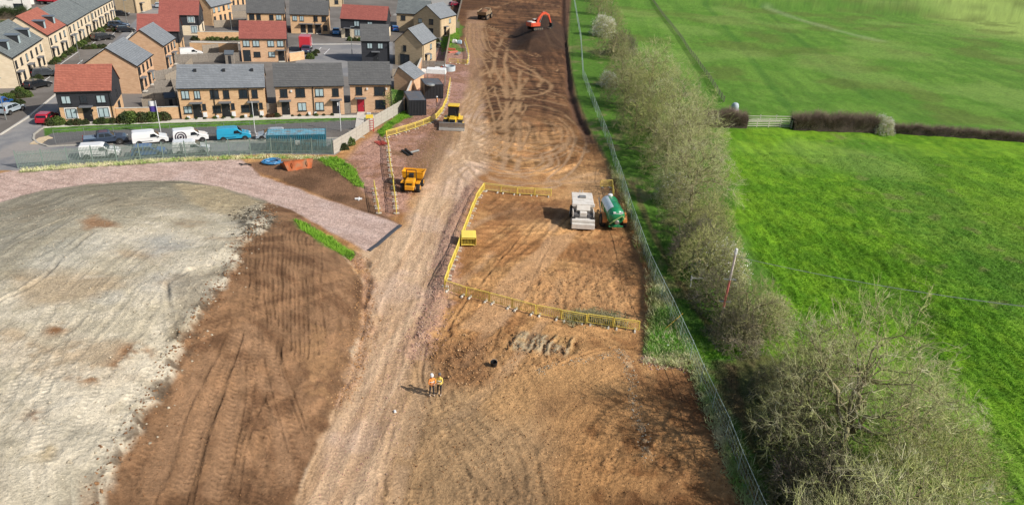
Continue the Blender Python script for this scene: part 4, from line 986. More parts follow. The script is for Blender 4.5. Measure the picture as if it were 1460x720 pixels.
# ================================================================ vehicles
def paint(name, c, rough=.3, coat=.6): return mat(name, c, rough, .1, 2, .05, coat=coat)
PROF = {   # x from rear (0) to front (1) of length, z in m ; side outline
 'hatch': dict(L=4.1, W=1.76, belt=.95, body=[(0,.35),(0,.75),(.015,.98),(.06,1.34),(.13,1.46),(.50,1.47),(.58,1.40),(.73,.98),(.93,.80),(.99,.66),(1,.35)], scr=(6,7), rear=(2,3),
               side=[[(.10,.98),(.15,1.34),(.34,1.38),(.34,.98)],[(.36,.98),(.36,1.38),(.55,1.35),(.67,1.0)]], wx=(.17,.81), wr=.31),
 'suv': dict(L=4.6, W=1.86, belt=1.05, body=[(0,.42),(0,.95),(.02,1.1),(.07,1.55),(.12,1.66),(.52,1.68),(.60,1.56),(.73,1.12),(.95,.98),(.99,.8),(1,.4)], scr=(6,7), rear=(2,3),
               side=[[(.10,1.1),(.14,1.52),(.34,1.58),(.34,1.1)],[(.36,1.1),(.36,1.58),(.56,1.5),(.67,1.14)]], wx=(.19,.81), wr=.36),
 'van': dict(L=4.5, W=1.82, belt=1.1, body=[(0,.40),(0,1.0),(.005,1.35),(.02,1.76),(.05,1.84),(.55,1.84),(.62,1.74),(.76,1.20),(.94,1.02),(.99,.85),(1,.36)], scr=(6,7), rear=None,
               side=[[(.50,1.12),(.51,1.5),(.62,1.56),(.71,1.18),(.68,1.12)]], wx=(.18,.81), wr=.32),
 'pickup': dict(L=5.3, W=1.88, belt=1.1, body=[(0,.55),(0,1.12),(.30,1.12),(.335,1.72),(.38,1.80),(.56,1.80),(.61,1.72),(.71,1.20),(.95,1.08),(.99,.92),(1,.5)], scr=(6,7), rear=(2,3),
               side=[[(.36,1.2),(.375,1.62),(.48,1.66),(.48,1.2)],[(.495,1.2),(.495,1.66),(.58,1.62),(.66,1.22)]], wx=(.19,.80), wr=.39),
}
def vehicle(name, label, cat, kind, pm, loc, rz, group=None, logo=False, lower=None):
    p = PROF[kind]; L, W, belt = p['L'], p['W'], p['belt']
    t = thing(name, label, cat, loc, rz, group)
    zt = max(z for x, z in p['body'])
    def hwid(z, x=.5):
        k = max(0, (z-belt)/(zt-belt)); e = 1-.07*max(0, (abs(x-.5)-.38)/.12)
        return W/2*(1-(.17 if kind != 'van' else .10)*k)*e
    pts = [((x-.5)*L, z, hwid(z, x)) for x, z in p['body']]
    n = len(pts); b = MB()
    # subdivide cross-section: edge rail inset gives rounded shoulders
    vs = []
    for s in (1, -1):
        for x, z, h in pts: vs.append((x, s*h, z))
    fs = [tuple(range(n)), tuple(range(n, 2*n))[::-1]]+[(i, n+i, n+(i+1) % n, (i+1) % n) for i in range(n)]
    b.quadmesh(vs, fs)
    body = b.build('body', pm, t, bevel=.05)
    if lower:
        q = MB(); q.box(-L/2+.3, -W/2-.012, .3, L/2-.3, W/2+.012, .52); q.build('side_trim', lower, t)
    # glass
    def quad_on(i, j, ins, off, name):
        (x0, z0, h0), (x1, z1, h1) = pts[i], pts[j]; nx, nz = (z1-z0), -(x1-x0); l = math.hypot(nx, nz); nx, nz = nx/l, nz/l
        cx_ = sum(q[0] for q in pts)/n; cz_ = .8
        if (x0-cx_)*nx+(z0-cz_)*nz < 0: nx, nz = -nx, -nz
        f = .08; xa, za = x0+(x1-x0)*f, z0+(z1-z0)*f; xb, zb = x1+(x0-x1)*f, z1+(z0-z1)*f
        v = []
        for d in (.012, -.03):
            for (x, z, h) in ((xa, za, h0), (xb, zb, h1)):
                for s in (1, -1): v.append((x+nx*d, s*(h-ins), z+nz*d))
        q = MB(); q.quadmesh(v, [(0,1,3,2),(4,6,7,5),(0,4,5,1),(2,3,7,6),(0,2,6,4),(1,5,7,3)]); return q.build(name, K['carglass'], t)
    quad_on(*p['scr'], .10, .01, 'windscreen')
    if p['rear']: quad_on(*p['rear'], .13, .01, 'rear_window')
    for poly in p['side']:
        for s in (1, -1):
            q = MB(); v = []; k = len(poly)
            for d in (.012, -.03):
                for x, z in poly: v.append(((x-.5)*L, s*(hwid(z, x)+d), z))
            q.quadmesh(v, [tuple(range(k)), tuple(range(k, 2*k))[::-1]]+[(i, (i+1) % k, k+(i+1) % k, k+i) for i in range(k)])
            q.build('side_window', K['carglass'], t)
    for wx in p['wx']:
        for s in (1, -1):
            key = ('wheel', kind)
            if key not in _part_cache:
                a = MB(); r_ = p['wr']; a.lathe([(r_*.6, -.11), (r_*.93, -.11), (r_, -.06), (r_, .06), (r_*.93, .11), (r_*.6, .11)], 18, axis='y')
                c = MB(); c.lathe([(r_*.62, -.10), (r_*.3, -.115), (r_*.12, -.09), (r_*.12, .09), (r_*.3, .115), (r_*.62, .10)], 10, axis='y')
                ar = MB(); ar.lathe([(r_*1.2, -.06), (r_*1.2, .06)], 18, axis='y')
                _part_cache[key] = (a.mesh('wheel', K['tyre'], smooth_=False), c.mesh('rim', K['rim']), ar.mesh('wheel_arch', K['black']))
            a, c, ar = _part_cache[key]
            o = bpy.data.objects.new('wheel', a); COL.objects.link(o); o.parent = t; o.location = ((wx-.5)*L, s*(W/2-.09), p['wr'])
            q = bpy.data.objects.new('rim', c); COL.objects.link(q); q.parent = o
            q = bpy.data.objects.new('wheel_arch', ar); COL.objects.link(q); q.parent = t; q.location = ((wx-.5)*L, s*(W/2-.045), p['wr']+.05)
    zb = .62 if kind in ('hatch',) else .78
    for s in (1, -1):
        q = MB(); q.box(L/2-.17, s*(W/2-.34)-.14, zb, L/2+.0, s*(W/2-.34)+.14, zb+.14); q.build('headlight', K['lamp_w'], t, bevel=.02)
        q = MB(); q.box(-L/2-.01, s*(W/2-.2)-.08, zb+.1, -L/2+.08, s*(W/2-.2)+.08, zb+.42); q.build('tail_light', K['lamp_r'], t)
        q = MB(); q.box(L*.22-.06, s*(W/2+.09)-.09, belt-.02, L*.22+.06, s*(W/2+.09)+.09, belt+.14); q.build('wing_mirror', K['black'], t, bevel=.02)
    q = MB(); q.box(L/2-.08, -W/2+.08, .3, L/2+.04, W/2-.08, .54); q.build('front_bumper', K['black'] if kind != 'hatch' else pm, t, bevel=.02)
    q = MB(); q.box(-L/2-.05, -W/2+.08, .33, -L/2+.06, W/2-.08, .58); q.build('rear_bumper', K['black'] if kind != 'hatch' else pm, t, bevel=.02)
    if kind == 'pickup':
        q = MB(); q.box(-L/2+.12, -W/2+.12, 1.06, -L/2+.30*L-.05, W/2-.12, 1.16); q.build('load_bed_cover', mat('bed_cover', C(120,140,158), .4), t, bevel=.02)
        q = MB()
        for s in (1, -1): q.tube([(-L/2+.30*L, s*.75, 1.12), (-L/2+.33*L, s*.66, 1.84)], .03)
        q.tube([(-L/2+.33*L, -.66, 1.84), (-L/2+.33*L, .66, 1.84)], .03); q.build('roll_bar', K['black'], t)
    if kind == 'van':
        q = MB(); q.box(-L*.28, -W/2-.008, .62, L*.05, -W/2+.02, .66); q.box(-L*.28, W/2-.02, .62, L*.05, W/2+.008, .66); q.build('body_strip', K['black'], t)
        if logo:
            for (r0_, r1_) in ((.16, 0), (.46, .30), (.74, .60)):
                q = MB(); N = 30; c0 = (-L*.28, 1.0)
                for side in (1, -1):
                    v = []
                    for r_ in (r0_, r1_):
                        for i in range(N):
                            a_ = 2*math.pi*i/N; x = c0[0]+r_*math.cos(a_); z = c0[1]+r_*math.sin(a_)
                            x = max(x, -L/2+.03); z = min(max(z, .42), 1.70); v.append((x, side*(hwid(z, x/L+.5)+.02), z))
                    q.quadmesh(v, [(i, (i+1) % N, N+(i+1) % N, N+i) for i in range(N)])
                q.build('ring_emblem', mat('emblem_print', C(62,50,62), .4), t)
    return t
def vat(kind, pm, rear, front, label, cat='car', name='parked_car', group=None, **kw):
    a = Vector((*P0(*rear), 0)); b = Vector((*P0(*front), 0)); m_ = (a+b)/2
    return vehicle(name, label, cat, kind, pm, (m_.x, m_.y, 0.01), heading(a, b), group, **kw)
navy = paint('navy_paint', C(58,72,92)); blk = paint('black_paint', C(34,37,42)); cyan = paint('cyan_paint', C(44,168,206)); silver = paint('silver_paint', C(176,188,196)); red = paint('red_paint', C(186,30,52)); blue = paint('blue_paint', C(36,92,160)); dkg = paint('dark_grey_paint', C(64,70,76)); wp = K['whitegloss']
G1 = 'vehicles parked along the road behind the palisade fence'
vat('pickup', navy, (124,208), (180,203), 'navy double-cab pickup parked left of the white vans', 'pickup', 'pickup_truck', G1)
vat('van', wp, (193,207), (238,203), 'plain white small van parked next to the navy pickup', 'van', 'white_van', G1)
vat('van', wp, (250,204), (295,200), 'white small van with dark circular rings on its side', 'van', 'white_van', G1, logo=True)
vat('van', cyan, (311,201), (357,198), 'bright cyan small van parked between the ringed van and the silver car', 'van', 'cyan_van', G1)
vat('hatch', silver, (408,197), (366,199), 'silver hatchback parked against the teal container', 'car', 'parked_car', G1)
vat('van', wp, (127,225.5), (162,223.5), 'white van behind the fence below the navy pickup', 'van', 'white_van', G1)
vat('hatch', blue, (194,223.5), (234,221), 'blue car half hidden behind the palisade fence', 'car', 'parked_car', G1)
vat('van', wp, (256,220.5), (292,218.5), 'white van behind the fence below the ringed van', 'van', 'white_van', G1)
G2 = 'cars parked in the bays of the left street'
vat('suv', dkg, (50,111), (82,108), 'dark grey estate car parked nearest the three dormer terrace', group=G2)
vat('hatch', blk, (48,127), (62,124), 'black small car parked below the three dormer terrace', group=G2)
vat('suv', blk, (134,59), (161,56), 'black car parked beyond the planted island of the left street', group=G2)
vat('suv', navy, (158,40), (182,40.5), 'dark blue car parked behind the black one in the left street', group=G2)
vat('hatch', blk, (172,46.5), (188,46), 'black low car beside the dark blue one in the left street', group=G2)
vat('hatch', blk, (165,23), (181,23), 'black car at the top end of the cream terraces', group=G2)
vat('hatch', silver, (221,16), (233,6), 'silver car parked in the side street at the top', group='cars in the side street at the top')
vat('hatch', blk, (218,8), (230,0), 'dark car parked in the side street at the top', group='cars in the side street at the top')
vat('van', blue, (-14,160), (13,150), 'blue van at the left picture edge', 'van', 'blue_van')
vat('hatch', silver, (10,163), (24,158), 'small silver car behind the blue van at the left edge')
vat('hatch', red, (57,181), (79,166), 'red car parked on the corner beside the black boarded house')
vat('van', wp, (259,82), (287,80.5), 'white van in the parking court behind the row of three', 'van', 'white_van')
vat('hatch', paint('bright_blue_paint', C(30,130,190)), (481,43), (478,56), 'bright blue car on the drive of the red roofed house')
vat('suv', navy, (440,70), (434,82), 'dark blue car behind the middle red roofed house')
vat('hatch', paint('crimson_paint', C(150,40,64)), (641,9.5), (656,9), 'crimson car alone on the pale car park')
vat('hatch', blue, (565,48), (562,41), 'blue car between the small black house and the gable house')
vat('hatch', blk, (610,70), (624,67.5), 'black car on the drive of the gable-fronted house')

def lorry(label, loc, rz, boxm, cabm, l=6.2):
    t = thing('box_lorry', label, 'lorry', loc, rz)
    b = MB(); b.box(-l/2, -1.2, 1.0, l/2-1.9, 1.2, 3.4); b.build('cargo_box', boxm, t, bevel=.04)
    c = MB(); c.prism([(l/2-1.8, .5), (l/2, .5), (l/2, 1.5), (l/2-.35, 2.5), (l/2-1.8, 2.5)], -1.1, 1.1, 'y'); c.build('cab', cabm, t, bevel=.05)
    g = MB(); g.quadmesh([(l/2+.012, -.95, 1.5), (l/2+.012, .95, 1.5), (l/2-.30, .95, 2.4), (l/2-.30, -.95, 2.4)], [(0,1,2,3)]); g.build('windscreen', K['carglass'], t)
    f = MB(); f.box(-l/2, -.5, .6, l/2-1.8, .5, 1.0); f.build('chassis', K['black'], t)
    for x in (-l/2+1.1, l/2-.9):
        for s in (1, -1):
            w_ = MB(); w_.cyl((x, s*.85, .45), (x, s*1.15, .45), .45, n=14); o = w_.build('wheel', K['tyre'], t)
            r_ = MB(); r_.cyl((x, s*1.14, .45), (x, s*1.17, .45), .24, n=10); r_.build('rim', K['rim'], o)
    return t
a = P0(437,72); lorry('white and red box lorry behind the middle red roofed house', (a[0], a[1], 0), R(100), paint('lorry_red', C(214,60,74)), wp, 5.4)
a = P0(73,7); lorry('red box lorry at the top beside the white houses', (a[0], a[1], 0), R(10), red, red, 6.0)

# ================================================================ containers and site kit
def container(label, a, b, W, H, m_, mtop, name='container', vents=False, corr=True, sign=None):
    A = Vector((*P(*a)[:2], 0)); B = Vector((*P(*b)[:2], 0)); L = (B-A).length; t = thing(name, label, 'container', A, heading(A, B))
    w_ = MB(); w_.box(.03, .03, .12, L-.03, W-.03, H-.05)
    w_.build('container_body', m_, t)
    fr = MB()
    for x in (0, L-.14):
        for y in (0, W-.14): fr.box(x, y, 0, x+.14, y+.14, H)
    fr.box(.14, 0, 0, L-.14, .12, .14); fr.box(.14, W-.12, 0, L-.14, W, .14); fr.box(.14, 0, H-.1, L-.14, .1, H-.01); fr.box(.14, W-.1, H-.1, L-.14, W, H-.01)
    fr.box(0, .14, 0, .12, W-.14, .14); fr.box(0, .14, H-.1, .1, W-.14, H-.01); fr.box(L-.12, .14, 0, L, W-.14, .14); fr.box(L-.1, .14, H-.1, L, W-.14, H-.01)
    fr.build('corner_frame', m_, t)
    c = MB(); k = int(L/.28)
    for i in range(k):
        x = .2+(L-.4)*i/k; c.prism([(x, -.0), (x+.04, -.035), (x+.12, -.035), (x+.16, 0)], .16, H-.12, 'z'); c.prism([(x, W), (x+.04, W+.035), (x+.12, W+.035), (x+.16, W)], .16, H-.12, 'z')
    o = c.build('side_ribs', m_, t); o['kind'] = 'stuff'
    c = MB(); k = int(L/.35)
    for i in range(k): x = .15+(L-.3)*i/k; c.box(x, .1, H-.05, x+.18, W-.1, H-.012)
    c.box(.05, .05, H-.06, L-.05, W-.05, H-.035); o = c.build('roof_sheet', mtop, t); o['kind'] = 'stuff'
    for s in (0, 1):
        d = MB(); d.box(-.03, .16+s*(W/2-.12), .16, .0, W/2-.02+s*(W/2-.12), H-.14); d.build('door', m_, t)
        lb = MB()
        for yy in (.35, .8): y = yy+s*(W/2-.1); lb.cyl((-.06, y, .2), (-.06, y, H-.2), .02, n=5)
        lb.build('lock_bar', K['galv'], t)
    if sign:
        q = MB(); q.box(L*.48, -.06, H*.45, L*.55, -.04, H*.68); q.build('placard', K['white'], t)
        q = MB(); q.box(L*.62, -.05, H*.6, L*.82, -.035, H*.7); q.build('side_slot', K['dark'], t)
    return t
teal = mat('teal_paint', C(38,106,124), .5, 0, 2, .1, dirt=.25); tealtop = mat('faded_teal_roof', C(112,166,184), .5, 0, 1.5, .25, dirt=.7)
blackp = mat('black_container_paint', C(44,47,52), .45, 0, 2, .15); blacktop = mat('dusty_black_roof', C(96,100,106), .5, 0, 1.5, .2, dirt=.5)
container('long teal steel site cabin with rust-streaked pale roof behind the palisade fence', (382,219), (466,217), 2.9, 2.5, teal, tealtop, sign=True)
c1 = container('black steel container standing nearest the yellow barriers', (583,165.5), (608,165), 6.4, 2.55, blackp, blacktop)
container('second black steel container just behind the first one', (606,141.5), (632,141), 5.0, 2.55, blackp, blacktop)
# white tank on top
p = P0(622,121); q = MB(); q.box(-1.9, -1.0, 2.2, 1.9, 1.0, 3.1, .08, .08); o = q.build('storage_box', mat('white_plastic', C(235,235,232), .5), None, .06, (p[0], p[1], 0), R(2)); tag(o, 'white boxy tank standing on legs behind the second black container', 'tank')
q = MB()
for x in (-1.7, 1.7):
    for y in (-.8, .8): q.cyl((x, y, 0), (x, y, 2.22), .05, n=6)
l = q.build('leg_frame', K['galv'], o)
# round lid on container
p = P0(606,156); q = MB(); q.lathe([(.75, 2.55), (.75, 2.7), (.62, 2.82), (.3, 2.9)], 20); o = q.build('round_tank_lid', K['galv'], None, loc=(p[0]+.1, p[1]+6.6, 0), smooth_=False); tag(o, 'pale round metal drum lid on the roof of the nearer black container', 'lid')
# concrete ring tub
p = P0(640,101); q = MB(); q.lathe([(1.35, 0), (1.35, 1.0), (1.22, 1.0), (1.22, .12)], 26); o = q.build('concrete_ring', mat('ring_concrete', C(188,198,202), .7, 0, 3, .1), None, loc=(p[0], p[1], 0)); tag(o, 'pale concrete manhole ring near the yellow barrier pen', 'ring')
p = P0(630,99); o2_ = copy_tree(o); o2_.location = (p[0]-.6, p[1]+1.5, 0); o2_.scale = (.85, .85, .9); o2_['label'] = 'smaller concrete ring half behind the larger one'
# bulk bags
bagm = mat('white_bag_fabric', C(232,230,226), .8, 0, 5, .12, .3); bago = mat('orange_bag_fabric', C(206,110,70), .8, 0, 5, .12, .3)
def bag(px, m_, label, s=.95):
    p = P0(*px); q = MB(); q.box(-s/2, -s/2, 0, s/2, s/2, s*.9, .06, .06); me = q.mesh('bulk_bag', m_)
    bm = bmesh.new(); bm.from_mesh(me); bmesh.ops.subdivide_edges(bm, edges=bm.edges, cuts=3, use_grid_fill=True)
    rn = random.Random(px[0]*7+int(px[1]*3))
    for v in bm.verts:
        r_ = Vector((v.co.x, v.co.y, 0)); k = 1+.18*math.sin(math.pi*v.co.z/(s*.9)); v.co.x *= k; v.co.y *= k; v.co += Vector((rn.uniform(-.04, .04), rn.uniform(-.04, .04), rn.uniform(-.05, .04)))
    bm.to_mesh(me); bm.free(); o = bpy.data.objects.new('bulk_bag', me); COL.objects.link(o); o.location = (p[0], p[1], 0); o.rotation_euler = (0, 0, rn.uniform(0, 2))
    hd = MB()
    for a_, b_ in ((-1, -1), (1, -1), (1, 1), (-1, 1)): hd.tube([(a_*.32, b_*.32, s*.8), (a_*.2, b_*.2, s*1.08), (a_*.1, b_*.34, s*.82)], .02, 4)
    for k in range(1): pass
    h_ = hd.build('lifting_loops', m_, o); tag(o, label, 'bulk bag', 'bulk bags in the yard')
for px, m_, lb in [((604,105), bagm, 'leftmost white bulk bag beside the brick garden wall'), ((611,104), bagm, 'white bulk bag second from the garden wall'), ((618,104.5), bagm, 'white bulk bag in the middle of the heap'), ((623,102), bagm, 'white bulk bag behind the orange one'),
                   ((627,104), bago, 'orange bulk bag at the front of the heap'), ((632,101), bago, 'orange bulk bag closest to the concrete ring'), ((629,99), bagm, 'small white bulk bag farthest back'), ((648,62), bagm, 'white bag in the small barrier pen'), ((655,63), mat('pale_blue_sheet', C(170,196,212), .6), 'pale blue wrapped bag in the small barrier pen')]: bag(px, m_, lb)
rp = mat('orange_pipe_plastic', C(190,96,70), .5); 
for i, px in enumerate([(642,72), (647,76), (655,78)]):
    p = P0(*px); q = MB()
    for j in range(4): q.cyl((-1.2, j*.22, .12), (1.2, j*.22, .12), .1, n=8)
    for j in range(3): q.cyl((-1.2, .11+j*.22, .3), (1.2, .11+j*.22, .3), .1, n=8)
    o = q.build('pipe_stack', rp if i < 2 else K['galv'], None, loc=(p[0], p[1], 0), rz=i*.7); o['kind'] = 'stuff'; tag(o, ['terracotta drain pipes stacked in the small barrier pen', 'second stack of terracotta pipes behind the pen rail', 'grey metal pipes stacked at the right of the pen'][i], 'pipes')
# black pipes lying on the stone
for i, (a_, b_) in enumerate([((573,216),(583,223)), ((578,214),(588,222)), ((585,219),(597,216))]):
    A = P(*a_); B = P(*b_); q = MB(); q.cyl((0, 0, .14), (B-A).xy.to_3d()+Vector((0, 0, .14)), .14, n=8); o = q.build('black_pipe', K['black'] if i != 2 else K['galv'], None, loc=A); tag(o, ['black plastic pipe lying leftmost on the pink stone', 'black plastic pipe lying beside the first', 'short grey pipe piece crossing the black pipes'][i], 'pipe', 'pipes lying on the stone')
# blue hose coil
p = P(388,233); q = MB(); N = 26
for k in range(7):
    r_ = random.uniform(.85, 1.3); ox, oy = random.uniform(-.15, .15), random.uniform(-.15, .15); pts = [(ox+r_*math.cos(2*math.pi*i/N)+random.uniform(-.04, .04), oy+r_*.85*math.sin(2*math.pi*i/N), .08+.05*k+random.uniform(-.03, .03)) for i in range(N+1)]; q.tube(pts, .06, 5)
pts = [(1.1, .2, .1), (1.7, .5, .1), (2.4, .3, .1), (2.9, -.1, .1)]; q.tube(pts, .06, 5)
o = q.build('hose_coil', mat('blue_pipe_plastic', C(70,140,190), .4), None, loc=p); tag(o, 'coil of blue plastic water pipe on the brown earth by the orange skip', 'pipe coil')
p = P(350,236); q = MB(); q.tube([(-.9, .3, .08), (-.3, 0, .12), (.2, .25, .1), (.8, -.1, .1)], .07, 5); q.tube([(-.5, -.3, .08), (0, .1, .2), (.5, .3, .08)], .06, 5)
o = q.build('cable_scrap', K['black'], None, loc=p); tag(o, 'scrap of black cable lying on the pink stone track', 'cable')
# orange skip bucket, tipped
def skip():
    a = P(408,246); b = P(452,240); t = thing('skip', 'rusty orange steel skip lying tipped towards the stone track', 'skip', a, heading(a, b))
    m_ = mat('rusty_orange_paint', C(182,92,40), .7, .1, 1.2, .5, dirt=.9); L = 3.7; M_ = Matrix.Rotation(R(-28), 4, 'X')
    def bx(n, *c, tx=0, ty=0):
        q = MB(); q.box(*c, tx, ty, M=M_); return q.build(n, m_, t)
    bx('skip_floor', .35, .3, .1, L-.35, 2.0, .18)
    for nm, v in (('side_plate', [(0, 0, 1.3), (L, 0, 1.3), (L-.4, .3, .1), (.4, .3, .1)]), ('back_plate', [(0, 2.3, 1.4), (L, 2.3, 1.4), (L-.4, 2.0, .1), (.4, 2.0, .1)]), ('end_plate', [(0, 0, 1.3), (0, 2.3, 1.4), (.4, 2.0, .1), (.4, .3, .1)]), ('end_plate', [(L, 0, 1.3), (L, 2.3, 1.4), (L-.4, 2.0, .1), (L-.4, .3, .1)])):
        q = MB(); c = Vector((L/2, 1.1, .6)); vs = [Vector(x) for x in v]; nrm = (vs[1]-vs[0]).cross(vs[3]-vs[0]).normalized()*.05
        q.quadmesh([M_ @ x for x in vs]+[M_ @ (x+nrm) for x in vs], [(0,1,2,3),(7,6,5,4),(0,4,5,1),(1,5,6,2),(2,6,7,3),(3,7,4,0)]); q.build(nm, m_, t)
    q = MB(); q.tube([M_ @ Vector(x) for x in [(0, 0, 1.32), (L, 0, 1.32), (L, 2.3, 1.42), (0, 2.3, 1.42), (0, 0, 1.32)]], .06, 6); q.build('rim_bar', m_, t)
    for x in (.9, 2.8):
        q = MB(); q.tube([M_ @ Vector(y) for y in [(x, .02, 1.1), (x, -.14, .8), (x, .2, .4)]], .05, 5); q.build('lifting_lug', m_, t)
skip()
# plastic water-filled blocks / red mesh roll
q = MB()
for i in range(5): q.tube([(i*.3, 0, .05+.1*(i % 2)), (i*.3+.5, -1.8, .1)], .05, 4)
for i in range(4): q.tube([(.15*i, -.45*i, .12), (1.3+.15*i, -.45*i, .14)], .04, 4)
p = P(534,203); o = q.build('red_netting', mat('red_netting_plastic', C(206,84,74), .6), None, loc=p, rz=R(20)); tag(o, 'crumpled red plastic netting on the pink stone by the grey panel fence', 'netting')
p = P(511,285); q = MB(); q.tube([(-.4, 0, .1), (.4, .1, .1)], .12, 6); q.tube([(.1, -.3, .1), (.0, .4, .1)], .1, 6); o = q.build('white_fitting', K['white'], None, loc=p); tag(o, 'small white plastic fitting lying on the brown earth', 'pipe fitting')
# dark bucket in middle of the dig
p = P(704,522); q = MB(); q.lathe([(.22, 0), (.28, .42), (.25, .42), (.2, .05)], 14); o = q.build('bucket', K['black'], None, loc=p); tag(o, 'small black bucket standing alone on the dug earth', 'bucket')
h_ = MB(); h_.tube([(-.27, 0, .4), (-.15, .05, .6), (.15, .05, .6), (.27, 0, .4)], .015, 4); h_.build('handle', K['galv'], o)
# white litter
for i, (x, y, lb) in enumerate([(1003,405,'x')] if False else [(942,419,'white scrap of board by the mesh fence beside the long grass'), (952,493,'small white marker on the near corner of the bank'), (563,587,'small pale stone lying on the haul road')]):
    p = P(x, y); q = MB(); q.box(-.14, -.1, 0, .14, .1, .12, .03, .03); o = q.build('debris', K['white'], None, .03, p, i); tag(o, lb, 'debris')
# black silt edging at the end of the track
strip('edging_membrane', [(526,358),(540,348),(556,334),(571,322)], .35, .12, mat('black_membrane', C(70,72,78), .6), use=P)

# ---------------------------------------------------------------- barriers
bar_y = mat('yellow_barrier_plastic', C(240,214,96), .5, 0, 5, .12, dirt=.12); foot_w = mat('pale_rubber_foot', C(214,206,190), .8, 0, 5, .2)
def barrier_meshes():
    b = MB(); L = 2.0
    b.tube([(.03, 0, .12), (.03, 0, 1.0), (L-.03, 0, 1.0), (L-.03, 0, .12)], .042, 6); b.tube([(.03, 0, .2), (L-.03, 0, .2)], .03, 6); b.tube([(.03, 0, .84), (L-.03, 0, .84)], .028, 6)
    bars = MB()
    bars.cyl((0, 0, .2), (0, 0, .84), .021, n=4, caps=False)
    ft = MB(); ft.box(-.08, -.33, 0, .08, .33, .13, .02, .04)
    return b.mesh('rail_frame', bar_y), bars.mesh('bar', bar_y), ft.mesh('foot', foot_w)
bm_f, bm_b, bm_ft = barrier_meshes()
def barrier(a, b, label, group, z=0):
    A = Vector(a); B = Vector(b); t = thing('pedestrian_barrier', label, 'barrier', A, heading(A, B), group)
    L = (B-A).xy.length; sc = L/2.0; pit = -math.atan2(B.z-A.z, L)
    f = bpy.data.objects.new('rail_frame', bm_f); COL.objects.link(f); f.parent = t; f.scale = (sc, 1, 1); f.rotation_euler = (0, pit, 0)
    for i in range(11):
        x = .18+(L-.36)*i/10; o = bpy.data.objects.new('bar', bm_b); COL.objects.link(o); o.parent = t; o.location = (x, 0, (B.z-A.z)*x/L)
    for x in (.32, L-.32):
        o = bpy.data.objects.new('foot', bm_ft); COL.objects.link(o); o.parent = t; o.location = (x, 0, (B.z-A.z)*x/L-.02)
ORD = ['first', 'second', 'third', 'fourth', 'fifth', 'sixth', 'seventh', 'eighth', 'ninth', 'tenth', 'eleventh', 'twelfth', 'thirteenth', 'fourteenth', 'fifteenth', 'sixteenth', 'seventeenth', 'eighteenth', 'nineteenth', 'twentieth']
def barriers(px, label, group, lens=2.1):
    ws = [P(*p) for p in px]; ls = [(ws[i+1]-ws[i]).length for i in range(len(ws)-1)]; tot = sum(ls); n = max(1, round(tot/lens)); pts = []
    for k in range(n+1):
        s = tot*k/n
        for i, L in enumerate(ls):
            if s <= L+1e-6 or i == len(ls)-1: break
            s -= L
        q = ws[i].lerp(ws[i+1], min(1, s/L)); q.z = gz(q.x, q.y); pts.append(q)
    for k in range(n):
        d = (pts[k+1]-pts[k])*.01; off = Vector((-(pts[k+1]-pts[k]).y, (pts[k+1]-pts[k]).x, 0)).normalized()*random.uniform(-.05, .05)
        barrier(pts[k]+d+off, pts[k+1]-d+off, label % (ORD[k] if k < 20 else 'farther'), group)
barriers([(633,413),(700,432),(770,451),(840,463),(911,473)], '%s yellow barrier from the left in the long row crossing the dig', 'yellow barriers crossing the dig')
barriers([(633,411),(645,380),(658,345),(668,316),(679,288),(690,272)], '%s yellow barrier from the near corner along the haul road side', 'yellow barriers beside the haul road')
barriers([(690,272),(735,278),(786,281)], '%s yellow barrier from the left in the short far row', 'yellow barriers in the short far row')
barriers([(566,306),(562,275),(558,248),(554,218),(551,196)], '%s yellow barrier from the near end west of the orange dumper', 'yellow barriers west of the orange dumper')
barriers([(551,196),(573,190),(600,181),(620,173),(631,160),(637,146),(640,130),(642,118)], '%s yellow barrier going up from the bend to the containers', 'yellow barriers between the bend and the containers')
barriers([(540,306),(537,290),(534,268)], '%s yellow barrier of the short row left of the stone path', 'yellow barriers left of the stone path')
barriers([(640,90),(667,93),(668,80),(663,60)], '%s yellow barrier round the small pen by the gable houses', 'yellow barriers round the small pen')
barriers([(855,268),(872,266),(874,284)], '%s yellow barrier standing behind the green tanker', 'yellow barriers behind the tanker')
# bundle of stacked barriers
p = P(668,352); A = Vector(p); t = thing('barrier_stack', 'bundle of yellow barriers stacked together by the haul road side row', 'barrier stack', A, R(6))
for k in range(14):
    f = bpy.data.objects.new('barrier_panel', bm_f); COL.objects.link(f); f.parent = t; f.location = (-.75, .0+k*.125, .02); f.scale = (.75, 1.8, 1.12); f.rotation_euler = (R(8), 0, R(random.uniform(-1.5, 1.5)))
q = MB()
for k in range(14):
    for i in range(9): x = -.6+i*.15; q.cyl((x, k*.125, .2), (x, k*.125-.08, .95), .026, n=4, caps=False)
o = q.build('stacked_bars', bar_y, t); o['kind'] = 'stuff'
# white / blue sale flags
def flag(px, h, label, colr_=None, w_=1.0, fh=1.6):
    p = P0(*px); t = thing('flag_pole', label, 'flag', (p[0], p[1], 0)); q = MB(); q.cyl((0, 0, 0), (0, 0, h), .055, .04, 8); q.build('pole', K['white'], t)
    if colr_:
        for z0, z1, m_ in ((h-fh, h-fh*.5, colr_), (h-fh*.5, h-.1, K['white'])):
            q = MB(); N = 6; v = []
            for i in range(N+1):
                x = -w_*i/N-.05; y = .08*math.sin(i*1.1)
                for zz in (z0, z1): v.append((x, y, zz)); v.append((x, y+.012, zz))
            f = []
            for i in range(N): a_ = 4*i; b_ = a_+4; f += [(a_, b_, b_+2, a_+2), (a_+1, a_+3, b_+3, b_+1), (a_+2, b_+2, b_+3, a_+3), (a_, a_+1, b_+1, b_)]
            q.quadmesh(v, f); q.build('flag_cloth', m_, t)
    else:
        q = MB(); q.box(-.05, -.02, h*.35, .38, .03, h); q.build('banner', K['white'], t) if False else None
